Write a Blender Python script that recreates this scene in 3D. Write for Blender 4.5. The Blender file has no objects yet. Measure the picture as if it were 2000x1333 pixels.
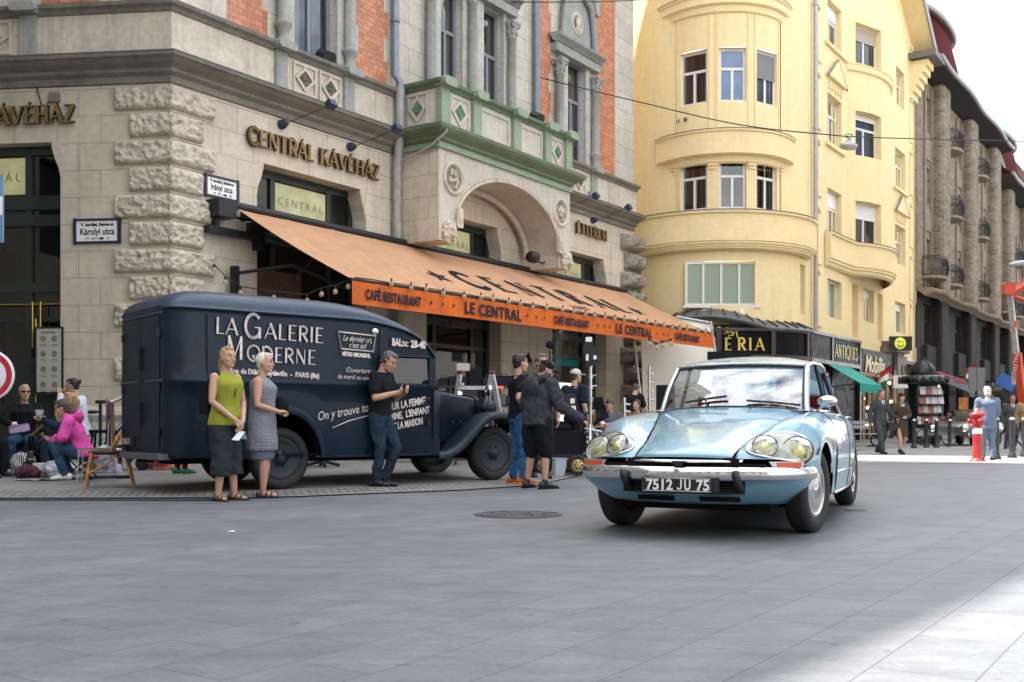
import bpy, math, random
from mathutils import Matrix, Vector, noise
random.seed(7)
S = bpy.context.scene; COL = S.collection
PI = math.pi; cos = math.cos; sin = math.sin; R = math.radians
# ---------------------------------------------------------------- camera, sky, sun, exposure
F = 2100.0; H = 0.86; YH = 827.0; CX = 1000.0
cam = bpy.data.objects.new('camera', bpy.data.cameras.new('camera')); COL.objects.link(cam)
cam.location = (0, 0, H); cam.rotation_euler = (PI/2, 0, 0)
cam.data.sensor_width = 36; cam.data.lens = F/2000*36; cam.data.shift_y = (YH-666.5)/2000
cam.data.clip_start = 0.1; cam.data.clip_end = 3000
cam.data.dof.use_dof = True; cam.data.dof.focus_distance = 9.5; cam.data.dof.aperture_fstop = 6.3
S.camera = cam
S.view_settings.view_transform = 'Standard'; S.view_settings.look = 'None'
S.view_settings.exposure = 1.75; S.view_settings.gamma = 1
SUN_EL = R(56); SX, SY = 0.95, -0.31            # horizontal travel of the sunlight: over the cafe roof, towards the street
W = bpy.data.worlds.new("World"); S.world = W; W.use_nodes = True
nt = W.node_tree; nt.nodes.clear()
def nd(t, ty, **k):
    n = t.nodes.new(ty)
    for a, b in k.items(): setattr(n, a, b)
    return n
out = nd(nt, 'ShaderNodeOutputWorld'); bg = nd(nt, 'ShaderNodeBackground')
sky = nd(nt, 'ShaderNodeTexSky', sky_type='NISHITA', sun_disc=False, sun_elevation=SUN_EL, sun_rotation=math.atan2(-SX, -SY))
sky.dust_density = 2.0
tc = nd(nt, 'ShaderNodeTexCoord'); mp = nd(nt, 'ShaderNodeMapping'); mp.inputs['Scale'].default_value = (1.2, 1.2, 2.6)
ns = nd(nt, 'ShaderNodeTexNoise'); ns.inputs['Scale'].default_value = 2.3; ns.inputs['Detail'].default_value = 7; ns.inputs['Roughness'].default_value = 0.58
rp = nd(nt, 'ShaderNodeValToRGB'); rp.color_ramp.elements[0].position = 0.40; rp.color_ramp.elements[1].position = 0.60
mx = nd(nt, 'ShaderNodeMixRGB'); mx.inputs['Color2'].default_value = (13.0, 13.1, 13.4, 1)
L = nt.links.new
L(tc.outputs['Generated'], mp.inputs['Vector']); L(mp.outputs[0], ns.inputs['Vector']); L(ns.outputs['Fac'], rp.inputs['Fac'])
L(rp.outputs['Color'], mx.inputs['Fac']); L(sky.outputs[0], mx.inputs['Color1']); L(mx.outputs[0], bg.inputs['Color'])
bg.inputs['Strength'].default_value = 0.10
L(bg.outputs[0], out.inputs['Surface'])
sd = bpy.data.lights.new('sun', 'SUN'); sd.energy = 5.0; sd.angle = R(0.55); sd.color = (1.0, .95, .87)
so = bpy.data.objects.new('sun', sd); COL.objects.link(so)
so.rotation_euler = Vector((SX*cos(SUN_EL), SY*cos(SUN_EL), -sin(SUN_EL))).to_track_quat('-Z', 'Y').to_euler()
# ---------------------------------------------------------------- placing
def ped(X):                                      # where the pavement edge runs (Y at X)
    pts = [(-30, 12.0), (-6, 12.2), (-2.75, 12.3), (-1.9, 12.9), (-.65, 13.7), (.35, 14.8), (1.0, 17.2), (1.45, 19.6), (14, 38.4), (60, 107)]
    for (a, b), (c, d) in zip(pts, pts[1:]):
        if X <= c: return b+(d-b)*(X-a)/(c-a)
    return 1e3
def zg(X, Y): return max(0.0, min(.24, .028*(Y-ped(X))))
def at(px, py, Y): return Vector(((px-CX)*Y/F, Y, H-(py-YH)*Y/F))
def gnd(px, Y): X = (px-CX)*Y/F; return Vector((X, Y, zg(X, Y)))
# ---------------------------------------------------------------- things and parts
MW = {}
def mw(o): return MW.get(o.name, Matrix.Identity(4))
def tag(o, label, cat, group=None, kind=None):
    if label: o['label'] = label
    if cat: o['category'] = cat
    if group: o['group'] = group
    if kind: o['kind'] = kind
    return o
def thing(name, label, cat, loc=(0, 0, 0), rz=0, group=None, ry=0, rx=0):
    o = bpy.data.objects.new(name, None); COL.objects.link(o); o.empty_display_size = .2
    o.location = loc; o.rotation_euler = (rx, ry, rz)
    MW[o.name] = Matrix.Translation(loc) @ o.rotation_euler.to_matrix().to_4x4()
    return tag(o, label, cat, group)
def kids(o): return [c for c in o.children]
def copy_tree(o, parent=None):
    c = o.copy(); COL.objects.link(c)
    if parent: c.parent = parent
    for k in kids(o): copy_tree(k, c)
    return c
def frame(o, d):                                  # x along d, y into the wall, z up
    a = math.atan2(d[1], d[0]); return Matrix.Translation((o[0], o[1], o[2] if len(o) > 2 else 0)) @ Matrix.Rotation(a, 4, 'Z')
class MB:
    def __init__(s, xf=None): s.v = []; s.f = []; s.u = []; s.sm = []; s.xf = xf
    def add(s, vs, fs, smooth=False, uv=None):
        n = len(s.v); vs = [Vector(p) for p in vs]
        for f in fs:
            if uv: s.u.append([uv[i] for i in f])
            else:
                a, b, c = vs[f[0]], vs[f[1]], vs[f[2]]; q = (b-a).cross(c-a)
                if len(f) > 3: q += (c-a).cross(vs[f[3]]-a)
                k = max(range(3), key=lambda i: abs(q[i]))
                s.u.append([(vs[i].x, vs[i].y) if k == 2 else ((vs[i].x, vs[i].z) if k == 1 else (vs[i].y, vs[i].z)) for i in f])
            s.f.append([i+n for i in f]); s.sm.append(smooth)
        s.v += [s.xf @ p for p in vs] if s.xf else vs
        return s
    def box(s, x0, x1, y0, y1, z0, z1):
        return s.add([(x0,y0,z0),(x1,y0,z0),(x1,y1,z0),(x0,y1,z0),(x0,y0,z1),(x1,y0,z1),(x1,y1,z1),(x0,y1,z1)],
                     [(3,2,1,0),(4,5,6,7),(0,1,5,4),(1,2,6,5),(2,3,7,6),(3,0,4,7)])
    def bbox(s, x0, x1, y0, y1, z0, z1, b):       # chamfered on the faces towards -y
        return s.prism([(x0+b,z0),(x1-b,z0),(x1,z0+b),(x1,z1-b),(x1-b,z1),(x0+b,z1),(x0,z1-b),(x0,z0+b)], y0, y1, 'y')
    def prism(s, poly, a, b, ax='y', smooth=False):
        f = {'y': lambda p, k: (p[0], k, p[1]), 'z': lambda p, k: (p[0], p[1], k), 'x': lambda p, k: (k, p[0], p[1])}[ax]
        n = len(poly); vs = [f(p, a) for p in poly]+[f(p, b) for p in poly]
        ar = sum(poly[i][0]*poly[(i+1) % n][1]-poly[(i+1) % n][0]*poly[i][1] for i in range(n))
        if ax == 'y': ar = -ar
        fl = (ar > 0) == (b > a)
        fs = [list(range(n))[::-1], list(range(n, 2*n))]+[[i, (i+1) % n, (i+1) % n+n, i+n] for i in range(n)]
        if not fl: fs = [q[::-1] for q in fs]
        s.add(vs, fs[:2]); return s.add(vs, fs[2:], smooth)
    def grid(s, rows, smooth=True, closed=False, skip=None, uv=None):
        n = len(rows); m = len(rows[0]); vs = [p for r in rows for p in r]; fs = []
        for i in range(n-1):
            for j in range(m if closed else m-1):
                if skip and skip(i, j): continue
                k = (j+1) % m
                fs.append((i*m+j, i*m+k, (i+1)*m+k, (i+1)*m+j))
        return s.add(vs, fs, smooth, uv)
    def tube(s, pts, r, n=8, cap=True, closed=False, smooth=True):
        pts = [Vector(p) for p in pts]; m = len(pts); rows = []; up = None
        rs = r if isinstance(r, (list, tuple)) else [r]*m
        for i, p in enumerate(pts):
            d = (pts[(i+1) % m]-pts[i-1]) if closed else (pts[min(i+1, m-1)]-pts[max(i-1, 0)])
            d = d.normalized() if d.length > 1e-9 else Vector((0,0,1))
            if up is None:
                up = Vector((0,0,1)) if abs(d.z) < .9 else Vector((1,0,0))
            a = d.cross(up).normalized(); up = a.cross(d).normalized()
            rows.append([p+(a*cos(2*PI*k/n)+up*sin(2*PI*k/n))*rs[i] for k in range(n)])
        if closed: rows.append(rows[0])
        s.grid([q[::-1] for q in rows], smooth, True)
        if cap and not closed:
            s.add(rows[0], [list(range(n))]); s.add(rows[-1], [list(range(n))[::-1]])
        return s
    def lathe(s, prof, n=16, o=(0,0,0), ax='z', smooth=True, cap=False):
        o = Vector(o); rows = []
        for r, h in prof:
            row = []
            for k in range(n):
                a = 2*PI*k/n; c, d = r*cos(a), r*sin(a)
                row.append(o+Vector((c, d, h) if ax == 'z' else ((h, c, d) if ax == 'x' else (d, h, c))))
            rows.append(row)
        s.grid(rows, smooth, True)
        if cap:
            s.add(rows[0], [list(range(n))[::-1]]); s.add(rows[-1], [list(range(n))])
        return s
    def ell(s, c, r, n=10, m=7, rot=None):
        c = Vector(c); rows = []
        if isinstance(r, (int, float)): r = (r, r, r)
        for i in range(m+1):
            t = -PI/2+PI*i/m
            row = []
            for k in range(n):
                p = Vector((r[0]*cos(t)*cos(2*PI*k/n), r[1]*cos(t)*sin(2*PI*k/n), r[2]*sin(t)))
                if rot: p = rot @ p
                row.append(c+p)
            rows.append(row)
        return s.grid(rows, True, True)
    warp = None
    def build(s, name, m, parent=None, world=False, kind=None, label=None):
        if MB.warp and name not in ('wheel', 'hubcap'): s.v = [MB.warp(Vector(p)) for p in s.v]
        me = bpy.data.meshes.new(name); inv = None
        if world and parent: inv = mw(parent).inverted()
        me.from_pydata([(inv @ Vector(p)) if inv else p for p in s.v], [], s.f)
        ul = me.uv_layers.new(name='UVMap'); i = 0
        for q in s.u:
            for c in q: ul.data[i].uv = c; i += 1
        me.polygons.foreach_set('use_smooth', s.sm)
        me.materials.append(m)
        o = bpy.data.objects.new(name, me); COL.objects.link(o)
        if parent:
            o.parent = parent; MW[o.name] = mw(parent)
        if kind: o['kind'] = kind
        if label: o['label'] = label
        return o
def cr(p, t):                                     # Catmull-Rom through p, t in 0..1
    n = len(p)-1; x = min(max(t, 0), 1)*n; i = min(int(x), n-1); u = x-i
    a, b, c, d = p[max(i-1, 0)], p[i], p[i+1], p[min(i+2, n)]
    if i == 0: a = b*2-c
    if i+2 > n: d = c*2-b
    return (b*2+(c-a)*u+(a*2-b*5+c*4-d)*u*u+(b*3-a-c*3+d)*u*u*u)*.5
def patch(ctrl, nu, nv):                          # ctrl rows of points -> dense smooth rows
    ctrl = [[Vector(p) for p in r] for r in ctrl]
    cols = [[cr(r, j/nv) for j in range(nv+1)] for r in ctrl]
    return [[cr([c[j] for c in cols], i/nu) for j in range(nv+1)] for i in range(nu+1)]
# ---------------------------------------------------------------- materials
MC = {}
def mat(name, col, rough=.6, metal=0, nz=None, bump=None, coat=0, spec=.5, spots=None, streak=None, brick=None, emit=None, trans=0, alpha=1, uv=False, wave=None, grime=0):
    if name in MC: return MC[name]
    m = bpy.data.materials.new(name); m.use_nodes = True; t = m.node_tree; l = t.links.new
    b = t.nodes['Principled BSDF']; I = b.inputs; MC[name] = m
    c4 = (*col, 1)
    I['Base Color'].default_value = c4; I['Roughness'].default_value = rough; I['Metallic'].default_value = metal
    I['Coat Weight'].default_value = coat; I['Coat Roughness'].default_value = .04; I['Specular IOR Level'].default_value = spec*(.3 if rough >= .78 else 1)
    I['Transmission Weight'].default_value = trans; I['Alpha'].default_value = alpha
    if emit: I['Emission Color'].default_value = (*emit[0], 1); I['Emission Strength'].default_value = emit[1]
    tcn = nd(t, 'ShaderNodeTexCoord'); co = tcn.outputs['UV'] if uv else tcn.outputs['Object']; src = None; hsrc = None
    def mixn(a, bb, fac, mode='MIX'):
        q = nd(t, 'ShaderNodeMixRGB', blend_type=mode)
        for s_, v in (('Color1', a), ('Color2', bb), ('Fac', fac)):
            if isinstance(v, (int, float)): q.inputs[s_].default_value = v
            elif isinstance(v, tuple): q.inputs[s_].default_value = v if len(v) == 4 else (*v, 1)
            else: l(v, q.inputs[s_])
        return q.outputs[0]
    def noi(sc, det=5, vec=None, rgh=.6):
        q = nd(t, 'ShaderNodeTexNoise'); q.inputs['Scale'].default_value = sc; q.inputs['Detail'].default_value = det; q.inputs['Roughness'].default_value = rgh
        l(vec or co, q.inputs['Vector']); return q.outputs['Fac']
    def ramp(x, a, b_):
        q = nd(t, 'ShaderNodeMapRange'); q.inputs['From Min'].default_value = a; q.inputs['From Max'].default_value = b_; l(x, q.inputs['Value']); return q.outputs[0]
    src = c4
    if brick:                                     # dict(w,h,m,c2,mc,off,rot)
        k = nd(t, 'ShaderNodeTexBrick'); k.offset = brick.get('off', .5)
        vec = tcn.outputs['UV']
        if 'rot' in brick:
            mpn = nd(t, 'ShaderNodeMapping'); mpn.inputs['Rotation'].default_value = (0, 0, brick['rot']); l(tcn.outputs['Object'], mpn.inputs['Vector']); vec = mpn.outputs[0]
        if 'sh' in brick:
            mpn = nd(t, 'ShaderNodeMapping'); mpn.inputs['Location'].default_value = (*brick['sh'], 0); l(vec, mpn.inputs['Vector']); vec = mpn.outputs[0]
        l(vec, k.inputs['Vector']); k.inputs['Scale'].default_value = 1
        k.inputs['Brick Width'].default_value = brick['w']; k.inputs['Row Height'].default_value = brick['h']; k.inputs['Mortar Size'].default_value = brick['m']
        k.inputs['Mortar Smooth'].default_value = .15; k.inputs['Bias'].default_value = brick.get('bias', 0)
        k.inputs['Color1'].default_value = c4; k.inputs['Color2'].default_value = (*brick.get('c2', col), 1); k.inputs['Mortar'].default_value = (*brick['mc'], 1)
        src = k.outputs['Color']; hsrc = k.outputs['Fac']
        if brick.get('rgh'):
            pass
    if wave:                                      # dict(sc,c2,dir,w) stripes in UV
        w_ = nd(t, 'ShaderNodeTexWave', wave_type='BANDS', bands_direction=wave.get('dir', 'X')); w_.inputs['Scale'].default_value = wave['sc']; w_.inputs['Distortion'].default_value = wave.get('dist', 0)
        l(tcn.outputs['UV'] if wave.get('uv', 1) else tcn.outputs['Object'], w_.inputs['Vector'])
        src = mixn(src, wave['c2'], ramp(w_.outputs['Fac'], .5-wave.get('w', .2), .5+wave.get('w', .2)))
    if nz:                                        # (scale, amount[, second scale])
        f1 = ramp(noi(nz[0], 6), .3, .7)
        d = nz[1]
        sc = nd(t, 'ShaderNodeMapRange'); sc.inputs['To Min'].default_value = 1-d; sc.inputs['To Max'].default_value = 1+d*.7; l(f1, sc.inputs['Value'])
        src = mixn(src, sc.outputs[0], 1.0, 'MULTIPLY')
        if len(nz) > 2:
            f2 = ramp(noi(nz[2], 4), .35, .65)
            s2 = nd(t, 'ShaderNodeMapRange'); s2.inputs['To Min'].default_value = 1-d*.8; s2.inputs['To Max'].default_value = 1+d*.5; l(f2, s2.inputs['Value'])
            src = mixn(src, s2.outputs[0], 1.0, 'MULTIPLY')
        rr = nd(t, 'ShaderNodeMapRange'); rr.inputs['To Min'].default_value = max(rough-.12*(rough > .2), 0.02); rr.inputs['To Max'].default_value = min(1, rough+.1*(rough > .2)+.02); l(f1, rr.inputs['Value']); l(rr.outputs[0], I['Roughness'])
    if streak:                                    # worn streaks along a direction: (rotation, amount)
        mpn = nd(t, 'ShaderNodeMapping'); mpn.inputs['Rotation'].default_value = (0, 0, streak[0]); mpn.inputs['Scale'].default_value = (.5, 5.5, 1); l(tcn.outputs['Object'], mpn.inputs['Vector'])
        s3 = nd(t, 'ShaderNodeMapRange'); s3.inputs['From Min'].default_value = .3; s3.inputs['From Max'].default_value = .7; s3.inputs['To Min'].default_value = 1-streak[1]; s3.inputs['To Max'].default_value = 1+streak[1]; l(noi(1.6, 8, mpn.outputs[0], .72), s3.inputs['Value'])
        src = mixn(src, s3.outputs[0], 1.0, 'MULTIPLY')
        s4 = nd(t, 'ShaderNodeMapRange'); s4.inputs['From Min'].default_value = .35; s4.inputs['From Max'].default_value = .65; s4.inputs['To Min'].default_value = .88; s4.inputs['To Max'].default_value = 1.1; l(noi(38, 3), s4.inputs['Value'])
        src = mixn(src, s4.outputs[0], 1.0, 'MULTIPLY')
    if spots:                                     # small dark marks: (scale, threshold, strength)
        sp1 = ramp(noi(spots[0], 2, None, .5), spots[1], spots[1]+.03)
        g3 = nd(t, 'ShaderNodeMath', operation='MULTIPLY'); g3.inputs[1].default_value = spots[2]; l(sp1, g3.inputs[0])
        src = mixn(src, (.03, .03, .032), g3.outputs[0])
    if grime:                                     # streaks running down: stretched noise
        mpn = nd(t, 'ShaderNodeMapping'); mpn.inputs['Scale'].default_value = (2.2, 2.2, .22); l(tcn.outputs['Object'], mpn.inputs['Vector'])
        g = ramp(noi(1.3, 6, mpn.outputs[0], .7), .52, .75)
        g2 = nd(t, 'ShaderNodeMath', operation='MULTIPLY'); g2.inputs[1].default_value = grime; l(g, g2.inputs[0])
        src = mixn(src, (.10, .09, .08), g2.outputs[0])
    if not isinstance(src, tuple): l(src, I['Base Color'])
    if bump or hsrc:
        bn = nd(t, 'ShaderNodeBump'); bn.inputs['Strength'].default_value = bump[1] if bump else .35; bn.inputs['Distance'].default_value = .02
        if bump: h = noi(bump[0], 6)
        if hsrc:
            iv = nd(t, 'ShaderNodeMath', operation='MULTIPLY_ADD'); iv.inputs[1].default_value = -1.0; iv.inputs[2].default_value = 1.0; l(hsrc, iv.inputs[0])
            if bump:
                ad = nd(t, 'ShaderNodeMath', operation='MULTIPLY_ADD'); ad.inputs[1].default_value = .35; l(h, ad.inputs[0]); l(iv.outputs[0], ad.inputs[2]); h = ad.outputs[0]
            else: h = iv.outputs[0]
        l(h, bn.inputs['Height']); l(bn.outputs[0], I['Normal'])
    return m
def glassm(name, tint=(.8,.85,.85), refl=.25, rough=.02, see=.75):
    if name in MC: return MC[name]
    m = bpy.data.materials.new(name); m.use_nodes = True; t = m.node_tree; t.nodes.clear(); MC[name] = m
    o = nd(t, 'ShaderNodeOutputMaterial'); a = nd(t, 'ShaderNodeBsdfTransparent'); a.inputs[0].default_value = (*[c*see for c in tint], 1)
    g = nd(t, 'ShaderNodeBsdfGlossy'); g.inputs['Roughness'].default_value = rough; g.inputs['Color'].default_value = (.95,.97,1,1)
    fr = nd(t, 'ShaderNodeLayerWeight'); fr.inputs['Blend'].default_value = .25
    mr = nd(t, 'ShaderNodeMapRange'); mr.inputs['To Min'].default_value = refl; mr.inputs['To Max'].default_value = .95
    x = nd(t, 'ShaderNodeMixShader'); t.links.new(fr.outputs['Fresnel'], mr.inputs['Value']); t.links.new(mr.outputs[0], x.inputs[0])
    t.links.new(a.outputs[0], x.inputs[1]); t.links.new(g.outputs[0], x.inputs[2]); t.links.new(x.outputs[0], o.inputs[0])
    return m
# ---------------------------------------------------------------- lettering
def text_mb(txt, size, xf, depth=.01, shear=0, sx=1.0, bold=0, align='LEFT', space=1.0):
    cu = bpy.data.curves.new('t', 'FONT'); cu.body = txt; cu.size = size; cu.shear = shear; cu.extrude = depth/2; cu.offset = bold; cu.align_x = align; cu.space_character = space; cu.resolution_u = 3
    ob = bpy.data.objects.new('t', cu); COL.objects.link(ob)
    dg = bpy.context.evaluated_depsgraph_get(); me = bpy.data.meshes.new_from_object(ob.evaluated_get(dg))
    mb = MB(xf @ Matrix.Diagonal((sx, 1, 1, 1)))
    mb.add([v.co for v in me.vertices], [tuple(p.vertices) for p in me.polygons])
    bpy.data.objects.remove(ob); bpy.data.curves.remove(cu); bpy.data.meshes.remove(me)
    return mb
def wallxf(base, x, z, out=0.0):                   # letters reading along a wall frame, standing 'out' proud of it
    return base @ Matrix.Translation((x, -out, z)) @ Matrix.Rotation(PI/2, 4, 'X')
def arc(cx, cy, rx, ry, a0, a1, n=14): return [(cx+rx*cos(R(a0+(a1-a0)*i/n)), cy+ry*sin(R(a0+(a1-a0)*i/n))) for i in range(n+1)]
# drawn capitals: strokes (points, weight) weight 'T' thick, 't' thin, 's' serif; unit height 1
GL = {
'A': (.78, [([(.02,0),(.39,1)],'t'),([(.36,1),(.74,0)],'T'),([(.16,.33),(.6,.33)],'t')], [(.02,0),(.74,0)]),
'C': (.74, [(arc(.42,.5,.37,.5,45,180),'T'),(arc(.42,.5,.37,.5,180,315),'T')], []),
'E': (.62, [([(.14,0),(.14,1)],'T'),([(.1,.97),(.56,.97)],'t'),([(.1,.5),(.48,.5)],'t'),([(.1,.03),(.58,.03)],'t')], [(.14,0),(.14,1)]),
'G': (.82, [(arc(.42,.5,.38,.5,45,180),'T'),(arc(.42,.5,.38,.5,180,320),'T'),([(.74,.0),(.74,.45)],'T'),([(.5,.45),(.78,.45)],'t')], []),
'H': (.82, [([(.14,0),(.14,1)],'T'),([(.68,0),(.68,1)],'T'),([(.14,.5),(.68,.5)],'t')], [(.14,0),(.14,1),(.68,0),(.68,1)]),
'I': (.3, [([(.15,0),(.15,1)],'T')], [(.15,0),(.15,1)]),
'K': (.76, [([(.14,0),(.14,1)],'T'),([(.18,.42),(.64,1)],'t'),([(.3,.56),(.7,0)],'T')], [(.14,0),(.14,1),(.62,1),(.7,0)]),
'L': (.58, [([(.14,0),(.14,1)],'T'),([(.1,.03),(.55,.03)],'t')], [(.14,0),(.14,1)]),
'M': (.95, [([(.12,0),(.14,1)],'t'),([(.14,1),(.47,.1)],'T'),([(.47,.1),(.8,1)],'t'),([(.8,1),(.82,0)],'T')], [(.12,0),(.82,0)]),
'N': (.82, [([(.14,0),(.14,1)],'t'),([(.14,1),(.68,0)],'T'),([(.68,0),(.68,1)],'t')], [(.14,0),(.68,1)]),
'O': (.88, [(arc(.44,.5,.4,.5,90,270),'T'),(arc(.44,.5,.4,.5,-90,90),'T')], []),
'R': (.7, [([(.14,0),(.14,1)],'T'),(arc(.3,.74,.28,.25,90,-90,10),'T'),([(.14,.98),(.3,.98)],'t'),([(.14,.48),(.3,.48)],'t'),([(.34,.48),(.64,0)],'T')], [(.14,0),(.14,1),(.64,0)]),
'D': (.82, [([(.14,0),(.14,1)],'T'),(arc(.3,.5,.44,.49,90,-90,12),'T'),([(.14,.98),(.3,.98)],'t'),([(.14,.02),(.3,.02)],'t')], [(.14,0),(.14,1)]),
'S': (.56, [(arc(.28,.75,.2,.23,20,270,12),'T'),(arc(.28,.27,.22,.25,90,-160,12),'T')], []),
'T': (.66, [([(.33,0),(.33,1)],'T'),([(.03,.97),(.63,.97)],'t')], [(.33,0)]),
'U': (.8, [([(.14,1),(.14,.3)],'T'),(arc(.4,.3,.26,.28,180,360,10),'t'),([(.66,.3),(.66,1)],'t')], [(.14,1),(.66,1)]),
'Q': (.88, [(arc(.44,.5,.4,.5,90,270),'T'),(arc(.44,.5,.4,.5,-90,90),'T'),([(.5,.2),(.85,-.15)],'T')], []),
'V': (.76, [([(.03,1),(.38,0)],'T'),([(.38,0),(.72,1)],'t')], [(.05,1),(.7,1)]),
'Z': (.66, [([(.05,.97),(.6,.97)],'t'),([(.56,.97),(.08,.03)],'T'),([(.04,.03),(.62,.03)],'t')], []),
}
def glyphs(txt, h, xf, T=.17, t=.07, depth=.03, serif=.3, sp=.06, wide=1.0):
    mb = MB(xf); x = 0
    def ribbon(pts, w, dz):
        n = len(pts)
        for i in range(n-1):
            a = Vector((*pts[i],0)); b = Vector((*pts[i+1],0)); d = b-a
            if d.length < 1e-6: continue
            d.normalize(); q = Vector((-d.y, d.x, 0))*w/2; e = d*(w*.2 if n > 2 else 0)
            a = a-e; b = b+e
            vs = [a-q, b-q, b+q, a+q]
            vs = [(v.x, v.y, 0) for v in vs]+[(v.x, v.y, dz) for v in vs]
            mb.add(vs, [(4,5,6,7),(3,2,1,0),(0,1,5,4),(1,2,6,5),(2,3,7,6),(3,0,4,7)])
    AC = {'Á':'A','É':'E'}
    for ch in txt:
        if ch == ' ': x += .42*h; continue
        w, st, se = GL[AC.get(ch, ch)]
        for k, (pts, wt) in enumerate(st):
            ribbon([(x+p[0]*h*wide, p[1]*h) for p in pts], (T if wt == 'T' else t)*h, depth*(1-.02*k))
        if serif:
            for p in se:
                yy = p[1]*h+(.03*h if p[1] < .5 else -.03*h)
                ribbon([(x+p[0]*h*wide-serif/2*h, yy), (x+p[0]*h*wide+serif/2*h, yy)], .055*h, depth*.95)
        if ch in AC: ribbon([(x+w*h*wide*.45, 1.07*h), (x+w*h*wide*.62, 1.22*h)], .09*h, depth)
        x += (w*wide+sp)*h
    return mb, x
# ================================================================ MATERIALS
ST = mat('limestone', (.58,.51,.405), .85, nz=(.9,.11,7), bump=(60,.12), grime=.30, brick=dict(w=.92,h=.545,m=.006,c2=(.545,.475,.375),mc=(.22,.19,.16),sh=(.1,.03)))
STP = mat('limestone_plain', (.56,.49,.395), .85, nz=(1.2,.15,9), bump=(50,.12), grime=.5)
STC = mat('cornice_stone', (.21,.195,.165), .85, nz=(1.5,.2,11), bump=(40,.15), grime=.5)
STG = mat('grey_green_stone', (.30,.31,.28), .8, nz=(1.5,.15,9), bump=(40,.1), grime=.3)
ROCK = mat('rock_face', (.55,.485,.39), .9, nz=(5,.25,25), bump=(22,.7))
ROCKD = mat('rock_face_rough', (.34,.30,.25), .95, nz=(6,.4,30), bump=(30,1.0))
RED = mat('red_brick', (.44,.150,.075), .6, nz=(2.2,.22,14), bump=(60,.15), brick=dict(w=.235,h=.125,m=.007,c2=(.55,.24,.12),mc=(.17,.11,.085)))
GRN = mat('green_paint_cornice', (.125,.18,.103), .65, nz=(2,.22,14), grime=.5)
GRL = mat('green_paint_light', (.235,.305,.205), .65, nz=(2,.15,12), grime=.3)
DKG = mat('dark_green_frame', (.010,.022,.020), .35, nz=(6,.2), coat=.3)
LEAD = mat('lead_sheet', (.20,.215,.235), .5, .5, nz=(5,.2))
ZINC = mat('painted_zinc_pipe', (.19,.22,.26), .5, .3, nz=(4,.25), grime=.3)
PIPE = mat('worn_pipe', (.34,.33,.31), .6, .2, nz=(6,.3), grime=.6)
BLK = mat('black_metal', (.012,.013,.016), .45, .2, nz=(9,.2))
BLKM = mat('black_matte', (.010,.010,.012), .8, nz=(8,.2))
GREYW = mat('grey_window_frame', (.17,.195,.23), .45, nz=(5,.12))
GLS = glassm('window_glass', refl=.10, see=.6)
GLD = glassm('dark_window_glass', (.5,.55,.55), refl=.05, see=.45)
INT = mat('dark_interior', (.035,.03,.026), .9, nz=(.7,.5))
CURT = mat('pale_curtain', (.62,.55,.44), .9, uv=True, wave=dict(sc=1.8, c2=(.42,.36,.28), w=.5, dist=1.5))
GOLD = mat('gilt_letter', (.27,.165,.06), .45, .5, nz=(9,.35), bump=(30,.2))
BRZ = mat('dark_bronze', (.035,.03,.026), .5, .4, nz=(9,.3))
WHT = mat('white_enamel', (.78,.77,.74), .35, nz=(5,.06))
NAVY = mat('navy_enamel', (.012,.018,.05), .4)
INK = mat('black_ink', (.012,.012,.014), .6)
LIT = mat('lit_panel', (.38,.37,.23), .4, emit=((.8,.75,.30), .06), nz=(2.2,.35))
AWN = mat('awning_canvas', (.49,.28,.16), .85, nz=(1.1,.13,5), bump=(140,.15), uv=True, brick=dict(w=1.089,h=90,m=.008,off=0,c2=(.465,.265,.15),mc=(.58,.37,.23)))
VAL = mat('orange_valance', (.58,.125,.022), .8, nz=(2.5,.18,12), bump=(120,.12), grime=.35)
BULB = mat('clear_bulb', (.50,.40,.28), .08, trans=.6, emit=((1,.75,.4), .02))
WOOD = mat('brown_wood', (.14,.065,.03), .5, nz=(3,.35,20), uv=True, wave=dict(sc=3, c2=(.09,.04,.02), w=.5, dist=6))
SPOTM = mat('blue_grey_lamp', (.035,.055,.10), .45, .3, nz=(6,.15))
# ================================================================ GROUND
ROAD = mat('street_slabs', (.121,.127,.138), .60, nz=(.38,.16,3.6), bump=(38,.3), spots=(9,.69,.5), streak=(-.98,.16), brick=dict(w=.70,h=.35,m=.0036,c2=(.141,.147,.158),mc=(.066,.069,.076),rot=-math.atan2(.832,.5547)))
PAVE = mat('pavement_slabs', (.19,.187,.18), .75, nz=(.6,.16,4), bump=(45,.12), brick=dict(w=.8,h=.5,m=.006,c2=(.165,.162,.158),mc=(.07,.07,.07),rot=-.05))
COB = mat('small_cobbles', (.30,.285,.255), .8, nz=(2,.25,9), bump=(30,.3), brick=dict(w=.11,h=.09,m=.014,c2=(.24,.225,.2),mc=(.09,.087,.083),rot=.3))
g = MB(); g.add([(-400,-200,0),(500,-200,0),(500,900,0),(-400,900,0)], [(0,1,2,3)]); g.build('ground', ROAD, kind='structure')
LPV = mat('light_paving', (.235,.235,.235), .75, nz=(.5,.15,4), bump=(40,.15), brick=dict(w=.6,h=.4,m=.005,c2=(.205,.205,.208),mc=(.12,.12,.12),rot=-.98))
g = MB(); g.add([(5.2,23.3,.006),(9.0,22.9,.006),(20,21.5,.006),(60,60,.006),(60,110,.006),(36,72,.006),(12.2,36.0,.006)], [(0,1,2,3,4,5,6)]); g.build('street_paving', LPV, kind='structure')
def strip_rows(offs, xs, lift):
    return [[Vector((x, ped(x)+o*(1 if x < .5 else 1.5), zg(x, ped(x)+o*(1 if x < .5 else 1.5))+lift)) for o in offs] for x in xs]
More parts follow.
